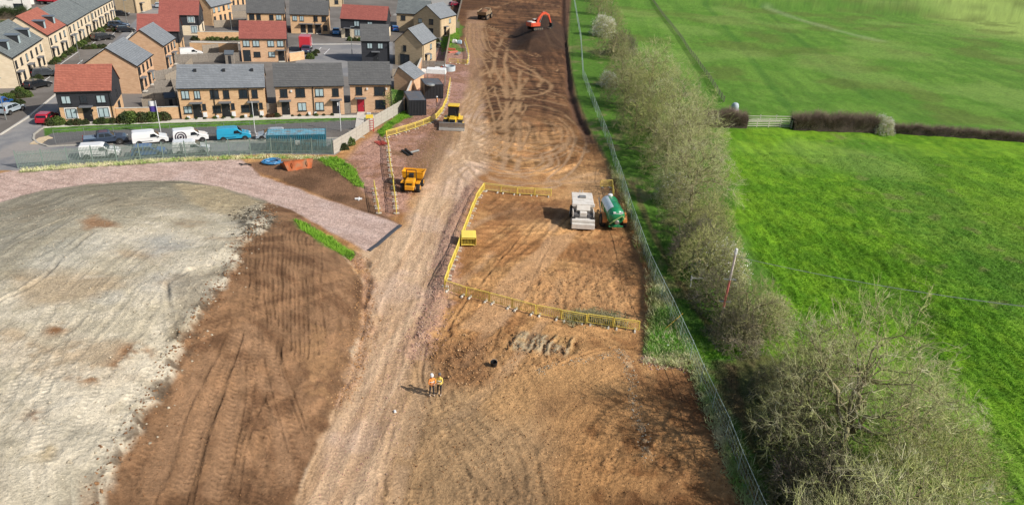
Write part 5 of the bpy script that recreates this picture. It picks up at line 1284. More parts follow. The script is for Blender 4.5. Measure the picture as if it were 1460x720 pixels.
flag((230,193), 4.9, 'white pole with purple and white flag beside the plain white van', mat('purple_cloth', C(74,58,140), .8))
flag((364,190), 4.6, 'bare white flag pole in front of the last house of the row of three')
flag((486,187), 4.4, 'white flag pole with dark furled cloth in front of the pair of houses', mat('dark_cloth', C(50,56,74), .8), .3, 1.2)
def street_lamp(px, h, label):
    p = P0(*px); t = thing('street_lamp', label, 'street lamp', (p[0], p[1], 0)); q = MB(); q.cyl((0, 0, 0), (0, 0, 1.1), .1, .1, 8); q.cyl((0, 0, 1.1), (0, 0, h), .06, .045, 8); q.build('column', K['galv'], t)
    q = MB(); q.box(-.1, -.14, h-.02, .75, .14, h+.1, .05, .04); q.build('lamp_head', K['galv'], t)
street_lamp((116,95), 6.0, 'galvanised street lamp on the pavement of the left street')
street_lamp((332,57), 6.0, 'street lamp standing in front of the court garden wall')
street_lamp((182,37), 6.0, 'street lamp at the far end of the left street')
street_lamp((502,78), 6.0, 'street lamp left of the small black boarded house')
street_lamp((9,171), 6.0, 'street lamp at the left edge above the road')
street_lamp((516,45), 6.0, 'street lamp in front of the red roofed house with the bright blue car')
# red and white sales stand
p = P0(527,188); t = thing('site_entrance_gate', 'red painted pedestrian gate frame with yellow notice by the panel fence', 'gate', (p[0], p[1], 0), R(20))
q = MB(); q.box(-.35, -.04, 0, -.25, .04, 2.0); q.build('gate_post', red, t); q = MB(); q.box(.55, -.04, 0, .65, .04, 2.0); q.build('gate_post', red, t)
for i in range(5):
    q = MB(); q.box(-.25, -.02, .2+.35*i, .55, .02, .28+.35*i); q.build('gate_rail', red, t)
q = MB(); q.box(-.5, -.06, 2.05, .6, .0, 2.6); q.build('notice_board', K['yellow'], t)
p = P0(526,173); t = thing('garden_ornament', 'small white post box stand on the show home lawn', 'post', (p[0], p[1], 0)); q = MB(); q.cyl((0, 0, 0), (0, 0, .8), .05, n=8); q.build('stem', K['white'], t); q = MB(); q.box(-.3, -.1, .8, .3, .1, 1.4); q.build('panel_head', K['white'], t, .03)
# electricity style white bins/shed left garden
for (a_, b_, lb) in [((238,158),(252,157), 'small dark garden shed behind the brick wall near the row of three'), ((322,92),(334,92), 'low garden shed behind the long slate roof')]:
    A = Vector((*P0(*a_), 0)); B = Vector((*P0(*b_), 0)); L = (B-A).length; t = thing('garden_shed', lb, 'shed', A, heading(A, B)); q = MB(); q.box(0, 0, 0, L, 2.2, 1.9); q.build('shed_wall', K['timber2'], t)
    q = MB(); q.prism([(-.1, 1.9), (1.1, 2.5), (2.3, 1.9), (2.3, 1.99), (1.1, 2.6), (-.1, 1.99)], -.1, L+.1, 'x'); q.build('shed_roof', mat('felt_roof', C(88,96,104), .8), t); q = MB(); q.box(L*.35, -.03, .05, L*.7, .0, 1.7); q.build('door', K['dark'], t)

# ================================================================ plant machines
def wheel(t, x, y, z, r_, w_, hubm, name='wheel'):
    k = ('pw', round(r_, 2), round(w_, 2), hubm.name)
    if k not in _part_cache:
        q = MB(); N = 22; q.lathe([(r_*.5, -w_/2), (r_*.9, -w_/2), (r_, -w_*.36), (r_, w_*.36), (r_*.9, w_/2), (r_*.5, w_/2)], N, axis='y')
        for i in range(N//1):
            a_ = 2*math.pi*i/N; c, s = math.cos(a_), math.sin(a_); M_ = Matrix.Rotation(-a_, 4, 'Y')
            q.box(r_-.03, -w_*.45 if i % 2 else -.02, -.05, r_+.05, .02 if i % 2 else w_*.45, .05, M=M_)
        h_ = MB(); h_.lathe([(r_*.52, -w_*.5-.01), (r_*.25, -w_*.35), (r_*.25, w_*.35), (r_*.52, w_*.5+.01)], 14, axis='y')
        _part_cache[k] = (q.mesh('wheel', K['tyre']), h_.mesh('rim', hubm))
    a, b = _part_cache[k]; o = bpy.data.objects.new(name, a); COL.objects.link(o); o.parent = t; o.location = (x, y, z)
    c = bpy.data.objects.new('rim', b); COL.objects.link(c); c.parent = o
def bx(t, n, m_, *c, tx=0, ty=0, bev=.03, M=None):
    q = MB(); q.box(*c, tx, ty, M=M); return q.build(n, m_, t, bev)
def pr(t, n, m_, pts, a, b, axis='y', bev=.03):
    q = MB(); q.prism(pts, a, b, axis); return q.build(n, m_, t, bev)
def tracks(t, L, y, w_, h, m_):
    for s in (1, -1):
        prof = []; 
        for i in range(9): a_ = math.pi/2+math.pi*i/8; prof.append((-L/2+h/2+h/2*math.cos(a_), h/2+h/2*math.sin(a_)))
        for i in range(9): a_ = -math.pi/2+math.pi*i/8; prof.append((L/2-h/2+h/2*math.cos(a_), h/2+h/2*math.sin(a_)))
        q = MB(); q.prism(prof, s*y-w_/2, s*y+w_/2, 'y'); o = q.build('track', m_, t)
        pads = MB(); n = int(L/.2)
        for i in range(n): x = -L/2+.25+(L-.5)*i/n; pads.box(x, s*y-w_/2-.02, h-.01, x+.1, s*y+w_/2+.02, h+.05); pads.box(x, s*y-w_/2-.02, -.0, x+.1, s*y+w_/2+.02, .03)
        pads.build('track_pads', K['tyre'], o)['kind'] = 'stuff'
        wl = MB()
        for i in range(5): x = -L/2+h/2+(L-h)*i/4; wl.cyl((x, s*(y+w_/2-.05), h/2), (x, s*(y+w_/2+.03), h/2), h*.3, n=10)
        wl.build('track_rollers', mat('dirty_steel', C(120,104,88), .6, .3), o)['kind'] = 'stuff'
# x forward for machines
yel = mat('machine_yellow', C(238,196,50), .4, 0, 2, .08, dirt=.25); ora = mat('dumper_orange_yellow', C(238,164,28), .4, 0, 2, .08, dirt=.2); dusty = mat('dusty_white_paint', C(222,216,206), .7, 0, 2.5, .12, dirt=.3)
steel = mat('worn_steel', C(172,168,162), .35, .6, 3, .2, dirt=.4)
def bulldozer():
    a = P(648,160); b = P(641,184); p = P(646,180); t = thing('bulldozer', 'yellow tracked bulldozer facing the camera with a wide steel blade', 'bulldozer', p, heading(a, b))
    t.scale = (1.12,)*3
    tracks(t, 3.3, 1.0, .6, 1.0, K['tyre'])
    bx(t, 'engine_hood', yel, .1, -.5, .8, 1.7, .5, 1.5, tx=.05, ty=.06); bx(t, 'radiator_grille', K['black'], 1.69, -.4, .9, 1.75, .4, 1.4)
    bx(t, 'rear_body', yel, -1.6, -.85, .8, -.0, .85, 1.45); bx(t, 'cab', K['carglass'], -1.25, -.75, 1.4, .1, .75, 2.75, tx=.08, ty=.1); bx(t, 'cab_roof', yel, -1.35, -.8, 2.76, .15, .8, 2.92, bev=.06)
    for x in (-1.22, .02):
        for y in (-.72, .66): bx(t, 'cab_pillar', K['black'], x, y, 1.4, x+.08, y+.08, 2.8, bev=0)
    for s in (1, -1):
        bx(t, 'fender', yel, -1.5, s*1.0-.32, 1.04, .4, s*1.0+.32, 1.14); q = MB(); q.tube([(-.4, s*1.36, .5), (1.2, s*1.36, .55), (2.15, s*1.25, .55)], .1, 6); q.build('push_arm', yel, t)
    pr(t, 'blade', steel, [(2.1, .05), (2.35, .12), (2.3, .5), (2.4, 1.1), (2.28, 1.15), (2.15, .6)], -1.75, 1.75, 'y', .01)
    bx(t, 'blade_edge', mat('bright_steel', C(214,214,210), .4, .5), 2.30, -1.75, .04, 2.5, 1.75, .34, bev=0)
    q = MB(); q.cyl((1.2, .35, 1.7), (1.2, .35, 2.4), .07, n=8); q.build('exhaust_stack', K['black'], t)
    q = MB(); q.cyl((1.5, .25, 1.2), (2.2, .4, .8), .06, n=6); q.build('lift_ram', steel, t)
bulldozer()
def dumper():
    p = P(588,268); t = thing('site_dumper', 'orange yellow site dumper seen from behind with roll hoop and side tipping skip', 'dumper', p, R(88))
    for x, y in ((-1.15, .95), (-1.15, -.95), (1.0, 1.0), (1.0, -1.0)): wheel(t, x, y, .55, .56, .44, ora)
    bx(t, 'engine_cover', ora, -1.9, -.62, .7, -.5, .62, 1.55, tx=.1, ty=.08, bev=.06); bx(t, 'chassis', K['black'], -1.7, -.5, .45, 1.2, .5, .8)
    bx(t, 'rear_weight', ora, -2.1, -.55, .45, -1.85, .55, 1.0, bev=.06)
    for i in range(4): bx(t, 'cover_louvre', K['black'], -1.93, -.35, .85+.12*i, -1.83, .35, .9+.12*i, bev=0)
    bx(t, 'mudguard', ora, -1.6, .66, 1.14, -.6, 1.15, 1.22); bx(t, 'mudguard', ora, -1.6, -1.15, 1.14, -.6, -.66, 1.22)
    bx(t, 'seat', K['black'], -.75, -.28, 1.5, -.3, .28, 2.0); q = MB(); q.tube([(-.55, -.6, 1.2), (-.6, -.58, 2.5), (-.6, .58, 2.5), (-.55, .6, 1.2)], .05, 8); q.build('roll_hoop', K['black'], t)
    q = MB(); q.tube([(-.1, 0, 1.2), (.1, 0, 1.8)], .03, 6); q.lathe([(.2, 0), (.2, .03)], 12, c=(.1, 0, 1.8)); q.build('steering_wheel', K['black'], t)
    # open skip : rear wall, sides, floor
    v = [(.2, -1.25, 1.2), (.2, 1.25, 1.2), (.5, .9, .75), (.5, -.9, .75), (2.0, -1.35, 1.75), (2.0, 1.35, 1.75), (1.7, .95, .75), (1.7, -.95, .75), (.15, -1.3, 1.95), (.15, 1.3, 1.95)]
    q = MB(); q.quadmesh(v, [(3,2,6,7),(0,1,2,3),(0,3,7,4),(1,5,6,2),(4,7,6,5),(8,9,1,0),(8,0,4),(9,5,1)])
    o = q.build('skip', ora, t); md_ = o.modifiers.new('solid', 'SOLIDIFY'); md_.thickness = .06
    q = MB(); q.tube([(.15, -1.3, 1.95), (.15, 1.3, 1.95), (2.0, 1.35, 1.78), (2.0, -1.35, 1.78), (.15, -1.3, 1.95)], .05, 6); q.build('skip_rim', ora, t)
dumper()
def excavator():
    p = P(763,43); t = thing('excavator', 'orange red tracked excavator on the dark soil pile digging to the right', 'excavator', p, 0)
    rd = mat('excavator_red', C(214,82,54), .4, 0, 2, .08, dirt=.25)
    tracks(t, 4.4, 1.35, .6, 1.0, K['tyre'])
    bx(t, 'undercarriage', K['tyre'], -1, -1.1, .35, 1, 1.1, 1.1)
    bx(t, 'upper_body', rd, -2.6, -1.45, 1.2, 1.0, 1.45, 2.3, bev=.08); bx(t, 'counterweight', rd, -3.2, -1.4, 1.15, -2.55, 1.4, 2.35, bev=.15)
    bx(t, 'engine_cover', dusty, -2.9, -1.2, 2.3, -.9, 1.2, 2.62, bev=.08); bx(t, 'cab', K['carglass'], -.3, .45, 1.3, 1.5, 1.4, 3.05, tx=.08, ty=.06); bx(t, 'cab_roof', dusty, -.35, .42, 3.05, 1.5, 1.43, 3.18, bev=.03)
    for x in (-.28, 1.4):
        for y in (.47, 1.32): bx(t, 'cab_pillar', rd, x, y, 1.4, x+.08, y+.08, 3.05, bev=0)
    q = MB(); bp_ = [(.6, 1.5), (1.2, 3.2), (2.9, 4.9), (4.2, 5.0), (5.9, 4.2)]
    for i in range(4):
        (x0, z0), (x1, z1) = bp_[i], bp_[i+1]; w0 = [.35, .5, .45, .35, .25]; dx, dz = x1-x0, z1-z0; l = math.hypot(dx, dz); nx, nz = -dz/l, dx/l
        q.prism([(x0+nx*w0[i], z0+nz*w0[i]), (x1+nx*w0[i+1], z1+nz*w0[i+1]), (x1-nx*w0[i+1], z1-nz*w0[i+1]), (x0-nx*w0[i], z0-nz*w0[i])], -.25+.003*i, .25-.003*i, 'y')
    q.build('boom', rd, t)
    pr(t, 'stick', rd, [(5.5, 4.8), (6.1, 4.4), (7.3, 1.8), (6.9, 1.7), (5.5, 4.0)], -.2, .2)
    q = MB(); q.cyl((3.2, .0, 5.4), (5.6, 0, 4.75), .1, n=8); q.build('stick_ram', steel, t)
    for s in (1, -1):
        q = MB(); q.cyl((1.2, s*.38, 1.6), (2.7, s*.38, 4.2), .1, n=8); q.build('boom_ram', steel, t)
    pr(t, 'bucket', K['tyre'], [(6.7, 1.9), (7.5, 1.9), (7.9, 1.2), (7.6, .45), (6.9, .25), (6.5, .5), (6.9, .7), (7.2, 1.1)], -.65, .65)
    for i in range(5): bx(t, 'bucket_tooth', steel, 6.35, -.62+.28*i, .3, 6.7, -.5+.28*i, .48, bev=0)
    t.rotation_euler = (0, 0, R(38)); t.scale = (.74, .86, .84)
excavator()
def adt():
    p = P(692,27); t = thing('dump_truck', 'mud-coloured articulated dump truck loaded with soil at the far end of the site', 'dump truck', p, R(78))
    br = mat('muddy_paint', C(150,128,100), .8, 0, 2, .2, dirt=.6); t.scale = (.95,)*3
    for x in (-3.3, -1.7, 2.4):
        for s in (1, -1): wheel(t, x, s*1.25, .85, .86, .6, br)
    bx(t, 'chassis', K['tyre'], -4.2, -.5, .8, 4.2, .5, 1.3)
    q = MB(); v = [(-4.6, -1.45, 1.6), (-4.6, 1.45, 1.6), (.9, 1.45, 1.5), (.9, -1.45, 1.5), (-5.0, -1.6, 2.6), (-5.0, 1.6, 2.6), (1.1, 1.6, 3.1), (1.1, -1.6, 3.1)]
    q.quadmesh(v, [(0,1,2,3),(0,3,7,4),(1,5,6,2),(3,2,6,7),(0,4,5,1)]); o = q.build('tipping_body', br, t); md_ = o.modifiers.new('solid', 'SOLIDIFY'); md_.thickness = .1
    q = MB(); q.lathe([(1.45, 0), (1.1, .5), (.5, .85), (.1, .95)], 14); so = q.build('soil_load', mat('soil_load_brown', C(120,86,60), .95, 0, 6, .3, bump=.5), t, loc=(-1.8, 0, 2.4)); so.scale = (1.7, .98, 1)
    bx(t, 'cab', br, 1.5, -1.0, 1.5, 3.2, 1.0, 3.1, tx=.1, ty=.1); bx(t, 'cab_glass', K['carglass'], 1.47, -.85, 2.2, 3.22, .85, 2.9, tx=.12, ty=.0, bev=0); bx(t, 'bonnet', br, 3.2, -.95, 1.2, 4.8, .95, 2.2, tx=.1, ty=.1)
    for s in (1, -1):
        q = MB(); q.tube([(1.4, s*1.3, 2.0), (1.4, s*1.75, 3.1)], .05, 5); q.build('mirror_arm', K['black'], t)
adt()
def spreader():
    p = P(829,318); t = thing('binder_spreader', 'white dust-covered spreader truck with raised hopper, facing the camera', 'spreader', p, R(-90))
    dgrey = mat('dusty_dark_parts', C(92,90,90), .8, 0, 4, .3)
    t.scale = (.75, .78, .78)
    for x in (1.3, -2.3):
        for s in (1, -1): wheel(t, x, s*1.35, .85, .86, .55, dusty)
    bx(t, 'chassis', dgrey, -3.2, -.6, .7, 2.2, .6, 1.2)
    bx(t, 'front_bumper_box', dusty, 2.1, -1.6, .25, 2.9, 1.6, 1.0, bev=.05); bx(t, 'bumper_shelf', dusty, 1.55, -1.6, 1.05, 2.4, 1.6, 1.4, bev=.03)
    for s in (1, -1): bx(t, 'engine_bay', dgrey, .1, s*1.0-.42, 1.15, 1.6, s*1.0+.42, 1.9, bev=.03); bx(t, 'bay_frame', dusty, .0, s*1.45-.06, 1.1, 1.7, s*1.45+.06, 2.3, bev=.02)
    for i in range(5): bx(t, 'ladder_step', dusty if i % 2 == 0 else steel, 1.75-.3*i, -.55, 1.3+.22*i, 2.0-.3*i, .55, 1.44+.22*i, bev=.02)
    bx(t, 'centre_housing', dusty, -.2, -.5, 1.2, 1.55, .5, 2.2, bev=.05)
    pr(t, 'hopper_chute', dusty, [(.2, 1.5), (.9, 2.3), (.5, 2.9), (-1.0, 2.5), (-1.2, 1.4)], -.95, .95)
    q = MB(); q.quadmesh([(-3.6, -1.25, 1.4), (-3.6, 1.25, 1.4), (-.2, 1.2, 1.5), (-.2, -1.2, 1.5), (-4.0, -1.5, 3.2), (-4.0, 1.5, 3.2), (.3, 1.55, 2.95), (.3, -1.55, 2.95)], [(3,2,1,0),(4,5,6,7),(0,1,5,4),(1,2,6,5),(2,3,7,6),(3,0,4,7)]); o = q.build('hopper', dusty, t, .05)
    bx(t, 'hopper_rim', dusty, -.0, -1.6, 2.62, .42, 1.6, 3.05, bev=.04)
    bx(t, 'lid_hatch', steel, -2.6, -.5, 3.1, -1.8, .5, 3.3, bev=.05)
    q = MB(); q.tube([(-3.8, -.3, 3.1), (-3.8, -.3, 3.6)], .05, 5); q.tube([(-3.8, .1, 3.1), (-3.8, .1, 3.6)], .05, 5); q.build('vent_pipe', dusty, t)
spreader()
def tanker():
    a = P(857,296); b = P(880,326); t = thing('slurry_tanker', 'green cylindrical tanker trailer with white panel and orange mudguards beside the white spreader', 'tanker', P(871,318), heading(a, b))
    gr_ = mat('tanker_green', C(14,140,88), .3, 0, 2, .08, dirt=.15, coat=.4); t.scale = (.88,)*3; t.rotation_euler[2] -= R(6); org = mat('mudguard_orange', C(216,130,56), .5, 0, 2, .1, dirt=.2)
    q = MB(); N = 28; q.lathe([(.2, -2.75), (.7, -2.65), (1.02, -2.35), (1.08, -2.1), (1.08, 2.1), (1.02, 2.35), (.7, 2.65), (.2, 2.75)], N, c=(0, 0, 1.85), axis='x'); q.build('tank', gr_, t, smooth_=True)
    for x in (-1.9, 0, 1.9):
        q = MB(); q.lathe([(1.08, x-.06), (1.13, x-.05), (1.13, x+.05), (1.08, x+.06)], N, c=(0, 0, 1.85), axis='x'); q.build('tank_hoop', gr_, t)
    # white panel : curved sheet on the right-hand (camera left) side
    q = MB(); v = []; M1 = 7
    for x in (-2.2, 1.7):
        for i in range(M1):
            a_ = R(-70+i*9)+math.pi/2*0; y = math.sin(a_)*1.14; z = 1.85+math.cos(a_)*1.14
            v.append((x, y, z)); v.append((x, y*.985, 1.85+(z-1.85)*.985))
    f = []
    for i in range(M1-1): a0 = 2*i; b0 = 2*M1+2*i; f += [(a0, a0+2, b0+2, b0), (a0+1, b0+1, b0+3, a0+3)]
    f += [(0, 1, 2*M1+1, 2*M1)[::1], (2*M1-2, 4*M1-2, 4*M1-1, 2*M1-1)]
    q.quadmesh(v, f); q.build('side_panel', mat('white_panel_paint', C(224,236,236), .4), t)
    for s in (1, -1):
        wheel(t, .9, s*1.35, .8, .82, .6, steel)
        q = MB(); pts = []
        for i in range(8): a_ = math.pi*(.02+i*.96/7); pts.append((.9+1.0*math.cos(a_), .8+1.0*math.sin(a_)))
        for i in range(7): q.prism([pts[i], pts[i+1], (pts[i+1][0]*.96+.036, pts[i+1][1]*.96+.03), (pts[i][0]*.96+.036, pts[i][1]*.96+.03)], s*1.3-.26, s*1.3+.26, 'y')
        q.build('mudguard', org, t)
    bx(t, 'chassis', gr_, -2.6, -.5, .6, 2.6, .5, .95); bx(t, 'rear_bumper', gr_, 2.5, -.9, .6, 2.7, .9, .78, bev=.02)
    q = MB(); q.tube([(-2.4, -.3, .75), (-4.2, 0, .6)], .08, 6); q.tube([(-2.4, .3, .75), (-4.2, 0, .6)], .08, 6); q.build('drawbar', gr_, t)
    q = MB(); q.tube([(2.7, -.9, 1.0), (2.95, -.5, 1.5), (2.9, .1, 1.9), (2.85, .6, 2.2), (2.75, .9, 1.7)], .09, 8); q.build('suction_hose', mat('pale_green_hose', C(150,180,110), .5), t)
    q = MB(); q.lathe([(.28, 2.72), (.28, 2.95), (.2, 3.0)], 14, c=(0, 0, 1.35), axis='x'); q.build('outlet_valve', steel, t)
    for i, (y, z) in enumerate([(-.35, 2.5), (0, 2.35), (.35, 2.42), (.55, 2.5)]): bx(t, 'warning_plate', K['white'], 2.5, y-.16, z-.1, 2.68, y+.16, z+.1, bev=0)
    q = MB(); q.lathe([(.3, 2.9), (.3, 3.12), (.15, 3.2)], 14, c=(-2.0, 0, 0)); q.build('top_hatch', K['white'], t)
    for s in (-1,):
        q = MB(); q.tube([(-2.7, -1.3, 2.4), (.2, -1.45, 1.4)], .05, 5); q.tube([(-2.7, -1.3, 2.2), (.2, -1.45, 1.2)], .05, 5); q.build('hose_rack', steel, t)
tanker()

# ================================================================ people
skinm = mat('skin', C(200,150,120), .6); hv_o = mat('orange_yellow_hi_vis', C(238,150,70), .7, 0, 6, .1); hv_y = mat('yellow_hi_vis', C(236,206,96), .7, 0, 6, .1); trou = mat('dark_trousers', C(40,42,50), .8); boot = mat('pale_muddy_boot', C(200,180,160), .8); hairm = mat('grey_hair', C(96,92,92), .8)
def skin_mesh(name, nodes, edges, mats, classify, sub=2, root=0):
    me = bpy.data.meshes.new(name); me.from_pydata([n[0] for n in nodes], edges, []); o = bpy.data.objects.new(name, me); COL.objects.link(o)
    md_ = o.modifiers.new('skin', 'SKIN'); sv = me.skin_vertices[0].data
    for i, n in enumerate(nodes): sv[i].radius = (n[1], n[2] if len(n) > 2 else n[1])
    sv[root].use_root = True
    s_ = o.modifiers.new('sub', 'SUBSURF'); s_.levels = sub; s_.render_levels = sub
    dg = bpy.context.evaluated_depsgraph_get(); ev = o.evaluated_get(dg); m2 = bpy.data.meshes.new_from_object(ev); bpy.data.objects.remove(o)
    m2.materials.clear()
    for q in mats: m2.materials.append(q)
    for f in m2.polygons: f.material_index = classify(f.center); f.use_smooth = True
    m2.name = name; return m2
def person(label, px, rz, top, helmet=True, armpose='front', fold=0, group=None):
    p = P(*px) if isinstance(px, tuple) else px; t = thing('person', label, 'person', p, rz, group)
    # faces +x ; z up
    n = [((0,0,.93),.13,.11),((0,0,1.12),.13,.11),((0,0,1.34),.16,.11),((.0,0,1.50),.06,.06),((.02,0,1.58),.065,.07),((.03,0,1.68),.085,.095),((.02,0,1.76),.06,.07)]
    e = [(0,1),(1,2),(2,3),(3,4),(4,5),(5,6)]
    n.append(((.115,0,1.665),.018,.02)); e.append((5,7))          # nose
    for s in (1,-1):
        k = len(n); st = .06 if s > 0 else -.05
        n += [((0,s*.10,.88),.09),((.02+st*.5,s*.12,.50),.062),((.0+st,s*.13,.10),.045),((.02+st,s*.13,.045),.045),((.15+st,s*.15,.035),.04)]
        e += [(0,k),(k,k+1),(k+1,k+2),(k+2,k+3),(k+3,k+4)]
        k = len(n)
        if armpose == 'front': el, wr_ = (.10,s*.27,1.13), (.30,s*.10,1.16)
        else: el, wr_ = (-.02,s*.27,1.12), (.08,s*.25,.88)
        n += [((0,s*.19,1.42),.062),(el,.045),(wr_,.03)]
        e += [(2,k),(k,k+1),(k+1,k+2)]
        w_ = Vector(wr_); d = (w_-Vector(el)).normalized(); side = Vector((0,0,1)) if armpose == 'front' else Vector((1,0,0))
        pk_ = len(n); n.append((tuple(w_+d*.06),.030,.018)); e.append((k+2,pk_))
        for i in range(4):
            o1 = side*(.024-.016*i); a_ = len(n); ln = [.075,.085,.08,.06][i]
            n += [(tuple(w_+d*.10+o1),.009),(tuple(w_+d*(.10+ln*.6)+o1+Vector((0,-s*.012,-.01))),.008),(tuple(w_+d*(.10+ln)+o1+Vector((0,-s*.03,-.02))),.007)]
            e += [(pk_,a_),(a_,a_+1),(a_+1,a_+2)]
        a_ = len(n); n += [(tuple(w_+d*.05+side*.04),.010),(tuple(w_+d*.09+side*.055),.008)]; e += [(k+2,a_),(a_,a_+1)]
        k = len(n); n.append(((.02,s*.095,1.67),.018)); e.append((5,k))       # ear
    def cl(c):
        r_ = math.hypot(c.x, c.y)
        if c.z > 1.53: return 0
        if c.z < .12: return 3
        if c.z < .90 and abs(c.y) < .24: return 2
        if armpose == 'front' and c.x > .27: return 0
        if armpose != 'front' and c.z < .90 and abs(c.y) > .2: return 0
        return 1
    b = bpy.data.objects.new('body', skin_mesh('body', n, e, [skinm, top, trou, boot], cl)); COL.objects.link(b); b.parent = t
    # hi vis waistcoat bands
    for z in (1.02, 1.22):
        q = MB(); q.lathe([(.175, z-.025), (.18, z), (.175, z+.025)], 18); o = q.build('reflective_band', mat('reflective_tape', C(214,218,214), .4), t); o.scale = (.88 if z < 1.1 else .85, 1.0 if z < 1.1 else 1.1, 1); 
    for s in (1, -1):
        q = MB(); q.lathe([(.011, -.008), (.011, .008)], 8, c=(.105, s*.035, 1.695), axis='x'); q.build('eye', K['black'], t)
    q = MB(); q.box(.098, -.028, 1.615, .112, .028, 1.628); q.build('mouth', mat('lips', C(160,90,80), .6), t)
    if helmet:
        q = MB(); q.lathe([(.135, 1.71), (.128, 1.78), (.10, 1.85), (.05, 1.885), (.01, 1.89)], 18, c=(.015, 0, 0)); q.box(.10, -.08, 1.705, .19, .08, 1.72); q.build('hard_hat', K['white'], t, smooth_=False)
    else:
        q = MB(); q.lathe([(.112, 1.66), (.118, 1.73), (.095, 1.81), (.045, 1.845), (.01, 1.85)], 16, c=(-.005, 0, 0)); q.build('hair', hairm, t, smooth_=True)
    return t
person('person in orange hi-vis jacket, dark trousers and white hard hat standing on the near site', (615.5,563.5), R(-60), hv_o, True, 'front')
person('person in yellow hi-vis top without helmet standing beside the one in the orange jacket', (626.5,562), R(-105), hv_y, False, 'front')
person('person in orange hi-vis standing between the black containers and the yellow barriers', (623,153), R(200), hv_o, True, 'side')
# ================================================================ vegetation
RG = np.random.default_rng(11)
def np_mesh(name, verts, faces, m_, smooth_=True):
    """faces: list of arrays (n,3) or (n,4)"""
    me = bpy.data.meshes.new(name); me.vertices.add(len(verts)); me.vertices.foreach_set('co', verts.astype(np.float32).ravel())
    tot = sum(f.size for f in faces); me.loops.add(tot); npoly = sum(len(f) for f in faces); me.polygons.add(npoly)
    me.loops.foreach_set('vertex_index', np.concatenate([f.ravel() for f in faces]).astype(np.int32))
    cnt = np.concatenate([np.full(len(f), f.shape[1]) for f in faces]); st = np.concatenate([[0], np.cumsum(cnt)[:-1]])
    me.polygons.foreach_set('loop_start', st.astype(np.int32)); me.polygons.foreach_set('loop_total', cnt.astype(np.int32))
    me.update(calc_edges=True)
    if smooth_: me.polygons.foreach_set('use_smooth', np.ones(npoly, bool))
    me.materials.append(m_); return me
def unit(a): return a/(np.linalg.norm(a, axis=-1, keepdims=True)+1e-9)
def tubes(Pn, r_, sides):
    n, K, _ = Pn.shape
    T = np.empty_like(Pn); T[:, 1:-1] = Pn[:, 2:]-Pn[:, :-2] if K > 2 else T[:, 1:-1]; T[:, 0] = Pn[:, 1]-Pn[:, 0]; T[:, -1] = Pn[:, -1]-Pn[:, -2]; T = unit(T)
    ref = np.where(np.abs(T[..., 2:3]) > .9, np.array([1., 0, 0]), np.array([0, 0, 1.])); A = unit(np.cross(T, ref)); B = np.cross(T, A)
    an = np.arange(sides)*2*np.pi/sides
    V = Pn[:, :, None]+r_[..., None, None]*(A[:, :, None]*np.cos(an)[None, None, :, None]+B[:, :, None]*np.sin(an)[None, None, :, None])
    idx = np.arange(n*K*sides).reshape(n, K, sides); nx = np.roll(idx, -1, 2)
    F = np.stack([idx[:, :-1], nx[:, :-1], nx[:, 1:], idx[:, 1:]], -1).reshape(-1, 4)
    return V.reshape(-1, 3), F
def grow(start, d, L, K, curv, up, r0_, r1_, out=0, cz=2.0):
    n = len(start); Pn = np.empty((n, K, 3)); Pn[:, 0] = start; d = unit(d)
    for k in range(1, K):
        d = unit(d+RG.normal(0, curv, (n, 3))+np.array([0, 0, up])+out*unit(Pn[:, k-1]-np.array([0, 0, cz]))); Pn[:, k] = Pn[:, k-1]+d*(L/(K-1))[:, None]
    rr = r0_[:, None]*(1-np.linspace(0, 1, K))+r1_[:, None]*np.linspace(0, 1, K)
    return Pn, rr
def children(Pn, rr, L, m_, lo, ang, ratio, rf):
    n, K, _ = Pn.shape; t = RG.uniform(lo, 1, (n, m_)); t[:, -1] = 1; x = t*(K-1); i = np.minimum(x.astype(int), K-2); f = (x-i)[..., None]
    ar = np.arange(n)[:, None]; a = Pn[ar, i]; b = Pn[ar, i+1]; st = a+(b-a)*f; T = unit(b-a)
    ref = unit(RG.normal(0, 1, T.shape)); s_ = unit(np.cross(T, ref)); an = RG.normal(ang, ang*.25, t.shape)[..., None]
    d = T*np.cos(an)+s_*np.sin(an); LL = (L[:, None]*ratio*RG.uniform(.65, 1.2, t.shape)*(1.15-.45*t))
    r_ = (rr[ar, i]*(1-f[..., 0])+rr[ar, i+1]*f[..., 0])*rf
    return st.reshape(-1, 3), d.reshape(-1, 3), LL.ravel(), r_.ravel()
def dome(n, Rr, H, r0_, r1_, z0, seed, low=.0):
    """points through a lumpy dome crown between the relative radii r0_ and r1_"""
    i = np.arange(n)+.5; ph = np.pi*(1+5**.5)*i; cz = 1-(1-low)*i/n; s_ = np.sqrt(np.maximum(0, 1-cz*cz))
    d = np.stack([np.cos(ph)*s_, np.sin(ph)*s_, cz], -1)+RG.normal(0, .25/np.sqrt(max(n, 4)/8), (n, 3)); d = unit(d)
    lump = 1+.42*(vn(d[:, 0]*2.2+seed, d[:, 1]*2.2+d[:, 2]*1.5, seed)-.5)+.22*(vn(d[:, 0]*5+seed, d[:, 1]*5+d[:, 2]*4, seed+3)-.5)
    r_ = RG.uniform(r0_, r1_, n)*lump
    return np.stack([d[:, 0]*Rr*r_, d[:, 1]*Rr*r_, z0+d[:, 2]*(H-z0)*r_], -1)
